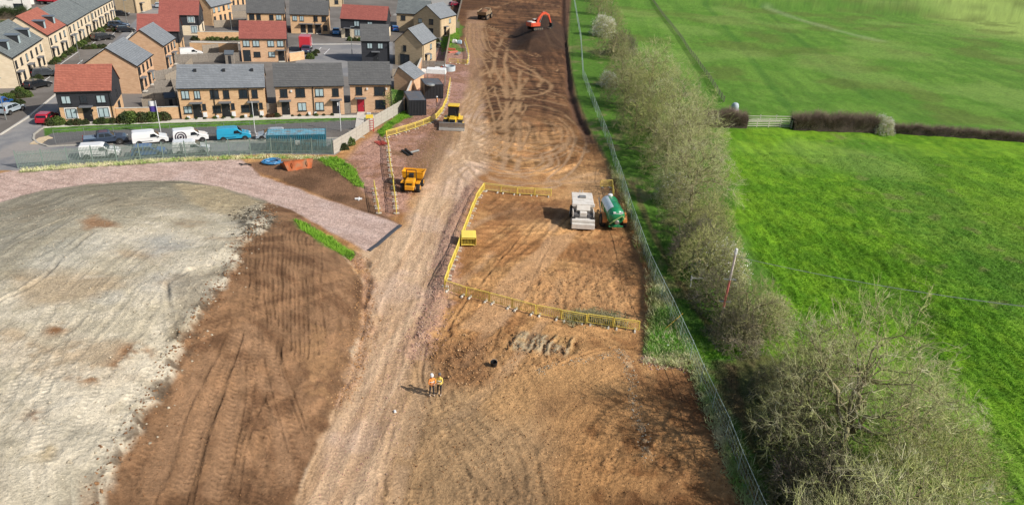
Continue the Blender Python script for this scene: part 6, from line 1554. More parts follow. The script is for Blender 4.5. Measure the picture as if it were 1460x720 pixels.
def link(par, pr_, ch, K, curv, bow, r0f, rmin, pd=None):
    D = ((ch[:, None]-par[None])**2).sum(-1); j = D.argmin(1); a = par[j]; t = np.linspace(0, 1, K)[None, :, None]
    L = np.linalg.norm(ch-a, axis=1)[:, None]
    base = a[:, None]*(1-t)+ch[:, None]*t
    ctl = unit(pd[j])[:, None]*L[..., None]*(t*(1-t))*bow*2 if pd is not None else 0
    w_ = RG.normal(0, curv, base.shape)*L[..., None]*np.sin(np.pi*t)
    Pn = base+ctl+w_; r0_ = np.maximum(pr_[j]*r0f, rmin*1.6)
    rr = r0_[:, None]*(1-np.linspace(0, 1, K))+np.maximum(r0_*.5, rmin)[:, None]*np.linspace(0, 1, K)
    return Pn, rr, Pn[:, -1]-Pn[:, -2]
def tree_meshes(H, Rr, n1, n2, n3_, n4_, n5, thin=.010, mats=None, seed=1, trunks=1, z0=.22, tlen=.9):
    Z0 = H*z0; limb = [[], [], 0]; tw = [[], [], 0]
    def add(store, Pn, rr, s_):
        v, f = tubes(Pn, rr, s_); store[0].append(v); store[1].append(f+store[2]); store[2] += len(v)
    tb = np.stack([RG.normal(0, .35*(trunks > 1), trunks), RG.normal(0, .35*(trunks > 1), trunks), np.full(trunks, -.2)], -1)
    tt = tb*np.array([2.2, 2.2, 0])+np.array([0, 0, Z0*tlen])+RG.normal(0, .12, (trunks, 3)); rt = np.full(trunks, H*.027/trunks**.4)
    t_ = np.linspace(0, 1, 5)[None, :, None]; Pn = tb[:, None]*(1-t_)+tt[:, None]*t_; add(limb, Pn, np.linspace(1.25, .8, 5)[None]*rt[:, None], 8)
    p1 = dome(n1, Rr, H, .38, .58, Z0, seed, .25); Pn, rr, d1 = link(tt, rt, p1, 7, .045, .25, .62, thin*3, np.repeat([[0, 0, 1.]], trunks, 0)); add(limb, Pn, rr, 6)
    nodes = np.concatenate([Pn[:, -1], Pn[:, 4]]); nr_ = np.concatenate([rr[:, -1], rr[:, 4]]); nd = np.concatenate([d1, d1])
    p2 = dome(n2, Rr, H, .55, .80, Z0, seed, .05); Pn, rr, d2 = link(nodes, nr_, p2, 6, .05, .3, .6, thin*2, nd); add(limb, Pn, rr, 5)
    nodes = np.concatenate([Pn[:, -1], Pn[:, 3]]); nr_ = np.concatenate([rr[:, -1], rr[:, 3]]); nd = np.concatenate([d2, d2])
    p3 = dome(n3_, Rr, H, .55, .96, Z0, seed, -.12); Pn, rr, d3 = link(nodes, nr_, p3, 5, .05, .35, .6, thin*1.1, nd); add(limb, Pn, rr, 3)
    nodes = np.concatenate([Pn[:, -1], Pn[:, 2]]); nr_ = np.concatenate([rr[:, -1], rr[:, 2]]); nd = np.concatenate([d3, d3])
    # chunked nearest parent for the fine branches
    p4 = dome(n4_, Rr, H, .60, 1.06, Z0, seed, -.2); cs = []
    for k in range(0, n4_, 800):
        Pn, rr, d4 = link(nodes, nr_, p4[k:k+800], 4, .05, .35, .6, thin, nd); add(tw, Pn, rr, 3); cs.append((Pn, d4))
    Pn = np.concatenate([c[0] for c in cs]); d4 = np.concatenate([c[1] for c in cs])
    m_ = np.repeat(np.arange(len(Pn)), n5); t = RG.uniform(.3, 1, len(m_))[:, None]; i0 = (t[:, 0]*2.99).astype(int); a = Pn[m_, i0]; b = Pn[m_, np.minimum(i0+1, 3)]; st = a+(b-a)*RG.random((len(m_), 1))
    rad = unit(st-np.array([0, 0, Z0*.6])); d = unit(unit(d4[m_])*.7+rad*.6+RG.normal(0, .42, (len(m_), 3))+np.array([0, 0, .15])); L = RG.uniform(.18, .55, len(m_))*(H/9)**.5
    Pt = np.stack([st, st+d*L[:, None]*.55, st+(d+RG.normal(0, .12, d.shape)+np.array([0, 0, .1]))*L[:, None]], 1); rr = np.stack([np.full(len(m_), thin*.8), np.full(len(m_), thin*.65), np.full(len(m_), thin*.35)], 1); add(tw, Pt, rr, 3)
    return np_mesh('trunk', np.concatenate(limb[0]), [np.concatenate(limb[1])], mats[0]), np_mesh('crown', np.concatenate(tw[0]), [np.concatenate(tw[1])], mats[1]), Pt[:, -1]
def veg_mat(name, c1, c2, c3, sc=.55, rough=.85, trans=0, namt=.3):
    if name in _mats: return _mats[name]
    mt, t, b = newmat(name); tc = t.nodes.new('ShaderNodeTexCoord')
    n = t.nodes.new('ShaderNodeTexNoise'); n.inputs['Scale'].default_value = sc; n.inputs['Detail'].default_value = 4; t.links.new(tc.outputs['Object'], n.inputs['Vector'])
    r_ = t.nodes.new('ShaderNodeValToRGB'); t.links.new(n.outputs[0], r_.inputs[0]); e = r_.color_ramp.elements
    e[0].position = .34; e[0].color = (*c1, 1); e[1].position = .66; e[1].color = (*c3, 1); m_ = e.new(.5); m_.color = (*c2, 1)
    n2 = t.nodes.new('ShaderNodeTexNoise'); n2.inputs['Scale'].default_value = 9; t.links.new(tc.outputs['Object'], n2.inputs['Vector'])
    mp = t.nodes.new('ShaderNodeMapRange'); mp.inputs[1].default_value = .3; mp.inputs[2].default_value = .7; mp.inputs[3].default_value = 1-namt; mp.inputs[4].default_value = 1+namt; t.links.new(n2.outputs[0], mp.inputs[0])
    mx = t.nodes.new('ShaderNodeVectorMath'); mx.operation = 'SCALE'; t.links.new(r_.outputs[0], mx.inputs[0]); t.links.new(mp.outputs[0], mx.inputs['Scale'])
    t.links.new(mx.outputs[0], b.inputs['Base Color']); b.inputs['Roughness'].default_value = rough; b.inputs['Specular IOR Level'].default_value = .2
    _mats[name] = mt; return mt
bark = veg_mat('bark', C(142,130,104), C(156,150,110), C(124,112,92))
twigA = veg_mat('twigs_grey_olive', C(204,200,156), C(186,194,122), C(216,210,178), .5)
twigB = veg_mat('twigs_brown_olive', C(162,152,118), C(158,164,98), C(184,176,144), .5)
twigP = veg_mat('twigs_purple_brown', C(142,122,110), C(122,106,94), C(164,146,130), .8)
twigG = veg_mat('twigs_green_olive', C(184,190,108), C(190,188,130), C(170,180,98), .5)
TA = tree_meshes(9.0, 5.2, 9, 60, 420, 1900, 4, mats=(bark, twigA), seed=3, thin=.0085)
TB = tree_meshes(7.5, 4.2, 9, 55, 360, 1300, 4, mats=(bark, twigB), seed=17, z0=.16)
TC = tree_meshes(8.0, 4.6, 9, 55, 360, 1300, 4, mats=(bark, twigG), seed=29)
TS = tree_meshes(3.6, 2.6, 8, 40, 260, 1300, 5, mats=(bark, veg_mat('twigs_grey', C(136,126,112), C(126,126,92), C(164,154,138))), seed=41, trunks=4, z0=.08, thin=.012)
TG = tree_meshes(3.8, 2.5, 8, 40, 260, 1300, 5, mats=(bark, twigA), seed=53, trunks=4, z0=.08, thin=.012)
def cards(pts, size, m_, name, upb=.3):
    n = len(pts); d = unit(RG.normal(0, 1, (n, 3))); e = unit(np.cross(d, unit(RG.normal(0, 1, (n, 3))))); s_ = (size*RG.uniform(.6, 1.3, n))[:, None]
    V_ = np.stack([pts-d*s_, pts+e*s_*.7, pts+d*s_, pts-e*s_*.7], 1).reshape(-1, 3); F = np.arange(4*n).reshape(n, 4)
    return np_mesh(name, V_, [F], m_, False)
budm = veg_mat('leaf_buds', C(120,138,60), C(140,150,80), C(104,124,52), 1.2)
blm = mat('white_blossom_petals', C(238,234,228), .7, 0, 8, .1)
def sub_pts(t, k, j=.12): 
    i = RG.integers(0, len(t), k); return t[i]+RG.normal(0, j, (k, 3))
bud_C = cards(sub_pts(TC[2], 9000, .1), .04, budm, 'leaf_buds'); bud_S = cards(sub_pts(TS[2], 5000, .1), .035, budm, 'leaf_buds')
blos_G = cards(sub_pts(TG[2][vn(TG[2][:, 0]*2, TG[2][:, 2]*2+TG[2][:, 1], 5) > .5], 4200, .1), .06, blm, 'blossom')
GT = 'bare trees and shrubs of the hedge line'
def plant(kind, px, sc, label, name='bare_tree', cat='tree', rz=None, sz=None, extra=None):
    Tm = {'A': TA, 'B': TB, 'C': TC, 'S': TS, 'G': TG}[kind]; p = P(*px) if not isinstance(px, Vector) else px
    t = thing(name, label, cat, p, RG.uniform(0, 6.28) if rz is None else rz, GT)
    t.scale = (sc, sc, sc*(sz or 1))
    for nm, me in (('trunk', Tm[0]), ('crown', Tm[1])):
        o = bpy.data.objects.new(nm, me); COL.objects.link(o); o.parent = t
    if extra is not None:
        o = bpy.data.objects.new(extra.name.split('.')[0], extra); COL.objects.link(o); o.parent = t; o['kind'] = 'stuff'
    elif kind == 'C':
        o = bpy.data.objects.new('leaf_buds', bud_C); COL.objects.link(o); o.parent = t; o['kind'] = 'stuff'
    return t
# near group
plant('A', (1190,655), 1.14, 'largest bare tree with wide spreading limbs at the lower right', rz=.6, sz=1.12)
plant('A', (1255,905), 1.15, 'bare tree just below the bottom edge of the view, only its top showing')
plant('A', (1300,640), .72, 'wide bare tree just right of the largest one', rz=2.4)
plant('C', (1285,760), .9, 'green-budding tree at the bottom edge below the largest tree')
plant('C', (1345,700), .62, 'small green-budding tree farthest right at the bottom')
plant('B', (1140,600), .88, 'bare bushy tree left of the largest tree beside the grass strip')
plant('B', (1165,570), .85, 'grey bare tree behind the left flank of the largest tree')
plant('S', (1130,640), 1.0, 'low brown shrub at the foot of the left flank tree', 'shrub', 'shrub', extra=bud_S)
plant('S', (1165,705), 1.1, 'low tangled shrub beside the mesh fence near the bottom', 'shrub', 'shrub', extra=bud_S)
plant('S', (1180,740), 1.2, 'broad shrub overhanging the bottom of the grass strip', 'shrub', 'shrub')
plant('S', (1110,566), .8, 'shrub at the upper end of the near clump by the worn crossing', 'shrub', 'shrub')
# by the pole
plant('B', (1062,485), .80, 'rounded bare tree right of the red-sleeved pole')
plant('S', (1046,492), .9, 'low dark shrub under the rounded tree beside the pole', 'shrub', 'shrub')
plant('G', (1090,468), .9, 'pale grey shrub on the field side of the rounded tree', 'shrub', 'shrub')
plant('S', (1024,440), 1.0, 'shrub left of the pole foot', 'shrub', 'shrub', extra=bud_S)
plant('C', (1002,400), .72, 'olive green bare tree above the pole')
plant('G', (1028,398), 1.05, 'blossom-dotted pale shrub on the field side above the pole', 'shrub', 'shrub', extra=cards(sub_pts(TG[2], 2500, .08), .05, blm, 'blossom'))
plant('S', (996,372), 1.25, 'wide shrub beside the grass strip above the pole', 'shrub', 'shrub')
plant('C', (1005,350), .72, 'olive tree next to the blossom-dotted shrub')
# middle clump
plant('B', (982,325), .95, 'grey bare tree at the near end of the middle clump')
plant('A', (985,285), 1.0, 'spreading bare tree on the field side of the middle clump')
plant('G', (960,288), 1.0, 'pale blossoming shrub on the strip side of the middle clump', 'shrub', 'shrub', extra=cards(sub_pts(TG[2], 1500, .08), .05, blm, 'blossom'))
plant('B', (950,250), 1.0, 'bare tree leaning over the green strip in the middle clump')
plant('A', (975,238), 1.15, 'tall pale bare tree in the heart of the middle clump')
plant('C', (935,215), 1.1, 'olive bare tree of the middle clump above the tanker')
plant('A', (960,190), 1.15, 'broad pale bare tree at the top of the middle clump')
plant('B', (980,205), .8, 'bare tree with brownish crown joining the dark hedge')
plant('B', (905,185), 1.0, 'dark bare tree on the strip edge of the upper clump')
plant('C', (925,160), 1.1, 'round bare tree of the upper clump on the field side')
plant('B', (890,150), 1.1, 'grey bare tree of the upper clump facing the dug ground')
plant('A', (925,135), 1.15, 'rear bare tree of the upper clump')
plant('B', (885,118), 1.0, 'low bare tree at the head of the upper clump')
plant('G', (868,124), .8, 'small blossoming shrub on the strip edge of the upper clump', 'shrub', 'shrub', extra=blos_G)
plant('B', (872,84), 1.2, 'bare tree standing alone below the far blossoming shrub')
plant('S', (886,78), 1.6, 'purplish shrub on the field side by the far hedge row', 'shrub', 'shrub')
plant('G', (862,52), 1.5, 'white blossoming shrub in the far hedge row', 'shrub', 'shrub', extra=blos_G)
plant('B', (868,42), 1.1, 'bare tree of the far hedge row behind the blossom')
plant('B', (853,22), 1.1, 'bare tree near the top end of the hedge row')
plant('B', (858,4), 1.1, 'far bare tree at the top of the hedge row')
plant('B', (848,-8), 1.1, 'topmost bare tree of the hedge row')
# hedges
def hedge(label, a, b, w_, h, m_, n, name='hedge'):
    A = P(*a); B = P(*b); L = (B-A).length; t = thing(name, label, 'hedge', A, heading(A, B))
    # uneven inner mass
    nx, ny = max(8, int(L/.5)), 7
    u = np.linspace(0, L, nx); a_ = np.linspace(0, np.pi, ny); U_, A_ = np.meshgrid(u, a_, indexing='ij')
    wob = 1+.25*(fbm(U_, A_*1.2, .9, 3, 7)-.5)+.2*(fbm(U_, A_*0, 3, 2, 8)-.5)
    wob = wob*(1+.45*(fbm(U_, A_*0, 2.2, 3, 12)-.5)); ex = np.sign(np.cos(A_))*np.abs(np.cos(A_))**.7
    V_ = np.stack([U_, w_/2*.74*ex*wob, h*.78*np.sin(A_)**.45*wob], -1)
    idx = np.arange(nx*ny).reshape(nx, ny); F = np.stack([idx[:-1, :-1], idx[1:, :-1], idx[1:, 1:], idx[:-1, 1:]], -1).reshape(-1, 4)
    o = bpy.data.objects.new('inner_growth', np_mesh('inner_growth', V_.reshape(-1, 3), [F], veg_mat('hedge_core', C(86,74,66), C(96,84,72), C(72,64,56)))); COL.objects.link(o); o.parent = t
    x = RG.uniform(0, L, n); an = RG.uniform(0, np.pi, n); ex = np.sign(np.cos(an))*np.abs(np.cos(an))**.5
    st = np.stack([x, w_/2*.7*ex, h*.75*np.sin(an)**.45*(1+.6*(fbm(x, x*0, 2.2, 3, 12)-.5))], -1); d = np.stack([RG.normal(0, .4, n), ex*.7+RG.normal(0, .25, n), .6+np.sin(an)*.6+RG.normal(0, .25, n)], -1)
    Pn, rr = grow(st, d, RG.uniform(.2, 1.1, n)**1.5*h/2.1+.15, 3, .2, .1, np.full(n, .014), np.full(n, .006)); v, f = tubes(Pn, rr, 3)
    o = bpy.data.objects.new('twigs', np_mesh('twigs', v, [f], m_)); COL.objects.link(o); o.parent = t; o['kind'] = 'stuff'
    return t
hedge('tall dark purple-brown hedge right of the white rail fence', (1128,184), (1246,188), 2.6, 2.6, twigP, 9000)
hedge('dark hedge stub between the middle tree clump and the white rail fence', (1000,180), (1062,181), 2.6, 2.6, twigP, 5000)
hedge('long low clipped hedge running to the right picture edge', (1268,189), (1700,222), 1.8, 1.6, twigP, 16000)
hedge('evergreen hedge with brown bank at the top left above the terraces', (-20,27), (40,26), 3.0, 2.4, veg_mat('evergreen', C(60,78,46), C(76,92,52), C(52,68,40)), 5000)
t = plant('G', (1258,190), .8, 'small white blossoming bush at the end of the tall dark hedge', 'shrub', 'shrub', extra=blos_G)
# leafy garden shrubs
def blob_mesh(n, rx, rz_, m_, seed):
    r_ = RG.uniform(.55, 1.0, n)**.5; d = unit(RG.normal(0, 1, (n, 3))); d[:, 2] = np.abs(d[:, 2]); k = 1+.3*(vn(d[:, 0]*3+seed, d[:, 1]*3+d[:, 2]*2, seed)-.5)
    pts = d*np.array([rx, rx, rz_])*(r_*k)[:, None]; return cards(pts, .085, m_, 'foliage')
leafA = veg_mat('garden_leaves', C(72,96,44), C(96,112,54), C(58,78,40), 1.5); leafB = veg_mat('garden_leaves_dark', C(52,66,40), C(70,80,46), C(84,70,48), 1.5); leafR = veg_mat('garden_leaves_red', C(104,60,48), C(84,72,44), C(92,50,44), 1.5)
SB = [blob_mesh(1500, .9, 1.1, leafA, 1), blob_mesh(1500, .9, 1.0, leafB, 2), blob_mesh(900, .9, .8, leafR, 3)]
stem_m = MB(); stem_m.cyl((0, 0, -.1), (.05, .02, .7), .05, .03, 6); stem_m.cyl((0, 0, 0), (-.3, .2, .6), .03, .02, 5); stem_m.cyl((0, 0, 0), (.3, -.25, .6), .03, .02, 5); stem_me = stem_m.mesh('stems', bark)
def shrub(px, k, sc, label, group, sz=1):
    p = P0(*px); t = thing('garden_shrub', label, 'shrub', (p[0], p[1], 0), RG.uniform(0, 6), group); t.scale = (sc, sc, sc*sz)
    o = bpy.data.objects.new('foliage', SB[k]); COL.objects.link(o); o.parent = t; o = bpy.data.objects.new('stems', stem_me); COL.objects.link(o); o.parent = t
def shrub_row(a, b, n, k, sc, what, group):
    for i in range(n):
        f = i/max(1, n-1); px = (a[0]+(b[0]-a[0])*f+RG.uniform(-1, 1), a[1]+(b[1]-a[1])*f)
        shrub(px, k if RG.random() > .3 else (k+1) % 2, sc*RG.uniform(.8, 1.2), '%s garden shrub from the left %s' % (ORD[i % 20], what), group)
shrub_row((178,174.5), (220,172.5), 6, 0, 1.25, 'in front of the buff garden wall', 'shrubs before the garden wall')
shrub_row((74,178.5), (84,178), 2, 1, 1.0, 'left of the corner house wall', 'shrubs by the corner house')
shrub_row((102,178.5), (122,177.5), 3, 1, .8, 'under the left window of the corner house', 'shrubs under the left window')
shrub_row((138,176.8), (162,176), 4, 1, .8, 'under the right window of the corner house', 'shrubs under the right window')
shrub_row((226,171.5), (236,171), 2, 1, 1.1, 'near the join of wall and row of three', 'shrubs near the row of three')
shrub_row((266,171), (372,168), 9, 1, .38, 'along the front of the row of three', 'low plants along the row of three')
shrub_row((384,167.5), (396,167), 3, 2, .6, 'beside the timber gate', 'reddish shrubs by the timber gate')
shrub_row((416,166.4), (474,165.2), 6, 1, .38, 'along the front of the pair of houses', 'low plants along the pair')
shrub_row((20,136), (70,104), 8, 1, .75, 'before the three dormer terrace', 'shrubs before the dormer terrace')
shrub_row((76,92), (102,76), 6, 0, .8, 'before the red roofed terrace', 'shrubs before the red terrace')
shrub_row((104,74), (168,30), 14, 1, 1.0, 'before the far grey terraces', 'shrubs before the far terraces')
shrub_row((122,70.5), (148,69), 5, 1, .8, 'on the first planted island of the street', 'shrubs on the planted island')
shrub_row((156,45.5), (172,45), 4, 2, .8, 'on the second planted island of the street', 'shrubs on the second island')
shrub_row((2,142), (40,138), 7, 1, .8, 'along the pavement by the blue van', 'shrubs by the blue van')
shrub_row((16,152), (30,148), 3, 1, .8, 'in the bed beside the street lamp', 'shrubs in the lamp bed')
shrub_row((276,57.5), (338,58), 10, 0, .9, 'behind the court garden wall', 'shrubs by the court wall')
shrub_row((498,58.5), (513,59), 3, 0, .8, 'before the red roofed house with the bright blue car', 'shrubs by the bright blue car')
shrub_row((442,84), (452,76), 3, 1, 1.0, 'beside the dark blue car of the court', 'shrubs by the court car')
shrub_row((606,60), (622,60), 4, 0, .9, 'between the two gable-fronted houses', 'shrubs between the gable houses')
shrub_row((490,213), (497,206), 2, 0, .9, 'against the near end of the panel fence', 'shrubs by the panel fence')
shrub_row((201,10), (228,2), 5, 0, .9, 'along the side street at the top', 'shrubs at the top side street')
# young pale green tree by the show home
p = P0(556,162); t = thing('young_tree', 'slender pale green young tree in front of the detached house', 'tree', (p[0], p[1], 0)); q = MB(); q.cyl((0, 0, 0), (.05, 0, 2.4), .05, .03, 6); q.build('trunk', bark, t)
o = bpy.data.objects.new('crown', cards(RG.normal(0, 1, (700, 3))*np.array([.45, .45, .8])+np.array([0, 0, 2.4]), .06, veg_mat('young_leaves', C(130,150,70), C(150,164,90), C(110,134,60), 2), 'crown')); COL.objects.link(o); o.parent = t

# ---------------------------------------------------------------- ground cover
def scatter(poly_px, n, seed, edge=.6, world=None, dens=None):
    poly = PP(poly_px) if world is None else world; xs = [q[0] for q in poly]; ys = [q[1] for q in poly]; r_ = np.random.default_rng(seed)
    out = []
    while sum(len(a) for a in out) < n:
        x = r_.uniform(min(xs), max(xs), n*3); y = r_.uniform(min(ys), max(ys), n*3); ok = inside(x, y, poly)
        if dens is not None: ok &= r_.random(n*3) < dens(x, y)
        out.append(np.stack([x[ok], y[ok]], -1))
        if len(out) > 30: break
    return np.concatenate(out)[:n]
def near_line(pts_px, n, spread, seed):
    w_ = np.array(PP(pts_px)); r_ = np.random.default_rng(seed); sl = np.linalg.norm(np.diff(w_, axis=0), axis=1); k = r_.choice(len(sl), n, p=sl/sl.sum()); t = r_.random(n)[:, None]
    return w_[k]*(1-t)+w_[k+1]*t+r_.normal(0, spread, (n, 2))
ZI = None
def zat(xy):
    """height of the finished relief (nearest grid vertex)"""
    x, y = xy[:, 0], xy[:, 1]; j = np.clip(np.searchsorted(rows, y), 1, nr-1); j = np.where(np.abs(rows[j-1]-y) < np.abs(rows[j]-y), j-1, j)
    u = x/(rows[j]+8); i = np.clip(np.searchsorted(us, u), 1, nc-1); return Zm[j, i]
def blades(xy, hgt, wid, nb, m_, name, label, cat='grass', lean=.35, dirb=(0, 0)):
    n = len(xy); z = zat(xy)-.02; c = np.repeat(np.concatenate([xy, z[:, None]], 1), nb, 0)+np.concatenate([RG.normal(0, .07, (n*nb, 2)), np.zeros((n*nb, 1))], 1)
    h = hgt*RG.uniform(.5, 1.3, n*nb); an = RG.uniform(0, 6.28, n*nb); w2 = wid/2; dx = np.stack([np.cos(an)*w2, np.sin(an)*w2, np.zeros(n*nb)], -1)
    tip = c+np.stack([RG.normal(dirb[0], lean, n*nb)*h, RG.normal(dirb[1], lean, n*nb)*h, h], -1)
    V_ = np.stack([c-dx, c+dx, tip], 1).reshape(-1, 3); F = np.arange(3*n*nb).reshape(-1, 3)
    me = np_mesh(name, V_, [F], m_, False)
    if m_ is bladem:
        x, y = xy[:, 0], xy[:, 1]; j = np.clip(np.searchsorted(rows, y), 1, nr-1); i = np.clip(np.searchsorted(us, x/(rows[j]+8)), 1, nc-1); cc = np.repeat(col[j, i], nb, 0)*RG.uniform(.85, 1.5, (n*nb, 1)); cc = np.repeat(np.clip(np.concatenate([cc, np.ones((n*nb, 1))], 1), 0, 1), 3, 0)
        at = me.color_attributes.new('Col', 'FLOAT_COLOR', 'POINT'); at.data.foreach_set('color', cc.astype(np.float32).ravel())
    o = bpy.data.objects.new(name, me); COL.objects.link(o); o['kind'] = 'stuff'; tag(o, label, cat); return o
bladem, bt_, bb_ = newmat('grass_blades'); ba_ = bt_.nodes.new('ShaderNodeAttribute'); ba_.attribute_name = 'Col'
bs_ = bt_.nodes.new('ShaderNodeVectorMath'); bs_.operation = 'SCALE'; bs_.inputs['Scale'].default_value = 1.35; bt_.links.new(ba_.outputs['Color'], bs_.inputs[0]); bt_.links.new(bs_.outputs[0], bb_.inputs['Base Color']); bb_.inputs['Roughness'].default_value = .8
grF = veg_mat('field_blades', C(120,176,44), C(140,190,60), C(100,156,38), .35)
grG = veg_mat('fresh_grass', C(110,160,44), C(140,184,62), C(92,142,42), .35); grP = veg_mat('dry_grass', C(236,228,186), C(206,210,150), C(150,184,92), .5)
bank_px = [(868,240),(884,285),(903,340),(922,392),(922,450),(920,508),(985,516),(1012,560),(1040,625),(1072,700),(1100,780),(1125,780),(1090,700),(1050,610),(1015,540),(985,490),(956,430),(930,375),(906,320),(892,270),(880,240)]
blades(scatter(bank_px, 6500, 33), .28, .05, 4, bladem, 'bank_grass_tufts', 'green grass tufts along the bank inside the mesh fence', lean=.6)
blades(scatter(bank_px, 1500, 3), .42, .05, 4, grP, 'long_grass', 'long pale and green rough grass along the foot of the mesh fence', lean=.6)
blades(near_line([(920,516),(955,519),(988,522),(1003,560),(1033,635),(1062,705),(1095,780)], 1300, .25, 41), .4, .05, 4, grP, 'edge_grass', 'dead pale grass hanging over the cut edge beside the mesh fence', lean=.7)
strip_px = [(930,360),(965,430),(1000,500),(1040,600),(1100,760),(1180,760),(1100,640),(1060,560),(1045,500),(1010,450),(975,380),(945,330)]
blades(scatter(strip_px, 9000, 4), .16, .04, 4, bladem, 'strip_grass', 'fresh green grass of the strip between the mesh fence and the trees', lean=.5)
blades(scatter([(925,455),(985,478),(1050,492),(1060,510),(985,512),(925,510)], 3500, 8), .2, .05, 4, grG, 'verge_weeds', 'bright green weeds on the corner of the bank by the worn crossing', lean=.5)
fd = [(1060,300),(1075,370),(1110,410),(1110,480),(1240,470),(1400,590),(1420,760),(1600,760),(1600,300)]
fd = fd[:2]+[(1062,300),(1050,215),(1200,200),(1460,225),(1600,300)]+fd[-3:-1] if False else [(1052,215),(1062,300),(1078,370),(1110,410),(1110,480),(1240,470),(1400,590),(1420,760),(1650,760),(1650,260),(1460,225)]
blades(scatter(fd, 80000, 5, dens=lambda x, y: 1-.8*smooth(y, 45, 110)), .13, .055, 3, bladem, 'field_grass', 'bright green tussocky grass of the lower field', lean=.5, dirb=(.1, -.3))
for pp_, lb in (([(418,312),(432,318),(470,338),(507,364),(500,372),(468,352),(430,328)], 'green weeds on the edge of the brown heap by the stone track'), ([(452,226),(480,224),(505,240),(520,268),(508,266),(480,244)], 'green weeds on the bank under the palisade corner'), ([(538,188),(575,160),(584,166),(560,180),(545,196)], 'green weeds along the foot of the panel fence'), ([(644,30),(652,32),(656,58),(640,68),(630,80),(628,60)], 'weedy growth beside the gable house gardens')):
    blades(scatter(pp_, 900, 6), .3, .07, 5, grG, 'weeds', lb, lean=.5)
blades(scatter([(30,246),(120,239),(250,231),(380,226),(470,228),(470,224),(380,221),(250,226),(120,234),(30,241)], 1500, 7), .3, .06, 4, grP, 'fence_weeds', 'scruffy weeds along the foot of the palisade fence', lean=.5)

def stones(xy, smin_, smax, m_, name, label, pw=2.5):
    n = len(xy); s_ = smin_+(smax-smin_)*RG.random(n)**pw*1.0; z = zat(xy)+s_*.15
    base = np.array([(1,0,0),(-1,0,0),(0,1,0),(0,-1,0),(0,0,1),(0,0,-1),], float); F0 = np.array([(0,2,4),(2,1,4),(1,3,4),(3,0,4),(2,0,5),(1,2,5),(3,1,5),(0,3,5)])
    an = RG.uniform(0, 6.28, n); c, s2 = np.cos(an), np.sin(an)
    Vb = base[None]*RG.uniform(.45, 1.15, (n, 6, 1))*s_[:, None, None]; Vb[..., 2] *= .65
    X_ = Vb[..., 0]*c[:, None]-Vb[..., 1]*s2[:, None]; Y_ = Vb[..., 0]*s2[:, None]+Vb[..., 1]*c[:, None]
    V_ = np.stack([X_+xy[:, :1], Y_+xy[:, 1:], Vb[..., 2]+z[:, None]], -1).reshape(-1, 3); F = (F0[None]+np.arange(n)[:, None, None]*6).reshape(-1, 3)
    o = bpy.data.objects.new(name, np_mesh(name, V_, [F], m_, False)); COL.objects.link(o); o['kind'] = 'stuff'; tag(o, label, 'stones'); return o
stP = veg_mat('pinkish_stone', C(196,158,144), C(176,136,120), C(206,176,160), 1.5); stB = veg_mat('brown_clod', C(134,98,68), C(112,80,56), C(160,122,86), 1.5); stW = veg_mat('pale_clod', C(206,196,174), C(180,168,146), C(150,140,122), 1.2); stO = veg_mat('ochre_clod', C(190,146,100), C(166,122,80), C(208,172,130), 1.2)
stones(near_line([(678,265),(656,305),(642,345),(632,385),(622,430),(605,478),(595,505)], 4200, .8, 1), .02, .12, stP, 'pink_rubble', 'pinkish rubble along the right margin of the haul road')
stones(near_line([(505,365),(523,402),(519,460),(505,515),(484,575)], 2000, .6, 2), .02, .12, stO, 'margin_clods', 'ochre clods where the brown heap meets the haul road')
stones(near_line([(384,300),(345,352),(334,382),(300,430),(285,452),(262,490),(240,525),(215,570),(190,615),(165,660),(135,715)], 1600, .4, 3), .02, .15, stB, 'crest_clods', 'brown clods along the crest where pale spoil meets brown earth')
stones(near_line([(384,292),(350,305),(334,370),(285,440),(262,480),(215,560),(170,630)], 500, .9, 4), .03, .16, stW, 'pale_clods', 'pale and grey clods scattered near the crest of the spoil heap')
stones(near_line([(338,312),(352,300),(380,302),(388,318),(372,326),(345,338)], 500, .6, 5), .04, .2, veg_mat('dark_clod', C(92,84,72), C(118,108,90), C(70,62,54), 1.2), 'dark_clods', 'dark lumpy clods at the top corner of the spoil heap')
stones(scatter([(0,300),(270,270),(370,290),(320,380),(230,520),(110,720),(0,720)], 2600, 9), .02, .12, stW, 'heap_stones', 'small stones scattered on the pale top of the spoil heap', 5)
stones(near_line([(760,530),(800,518),(850,512),(885,500),(900,540),(905,580),(918,620),(925,660)], 500, .25, 10), .03, .11, stW, 'stone_rows', 'pale stone lumps in broken rows on the dug earth')
stones(scatter([(600,480),(700,400),(905,360),(915,520),(1000,560),(1050,720),(560,720),(590,560)], 3500, 31), .015, .09, stB, 'dark_site_clods', 'dark clods scattered over the near dug earth', 3)
stones(scatter([(440,720),(500,560),(600,300),(640,300),(600,480),(550,720)], 3500, 32), .015, .08, stP, 'road_stones', 'loose pinkish stones on the haul road', 3)
stones(scatter([(600,480),(700,400),(905,360),(915,520),(1000,560),(1050,720),(560,720),(590,560)], 6000, 11), .015, .08, stO, 'site_clods', 'ochre clods scattered over the near dug earth', 3)
stones(scatter([(610,490),(650,478),(720,470),(830,480),(830,508),(705,545),(650,550),(612,530)], 1500, 12), .02, .13, stO, 'spoil_lumps', 'rough lumps around the exposed grey rock')
stones(scatter([(760,385),(860,378),(912,400),(912,460),(780,445),(730,420)], 1300, 13), .02, .12, stO, 'rutted_clods', 'clods on the rutted ground above the crossing row of barriers')
stones(scatter([(240,560),(330,470),(520,400),(515,480),(480,590),(415,720),(140,720)], 3500, 14), .015, .08, stB, 'slope_clods', 'brown clods on the graded slope of the heap')
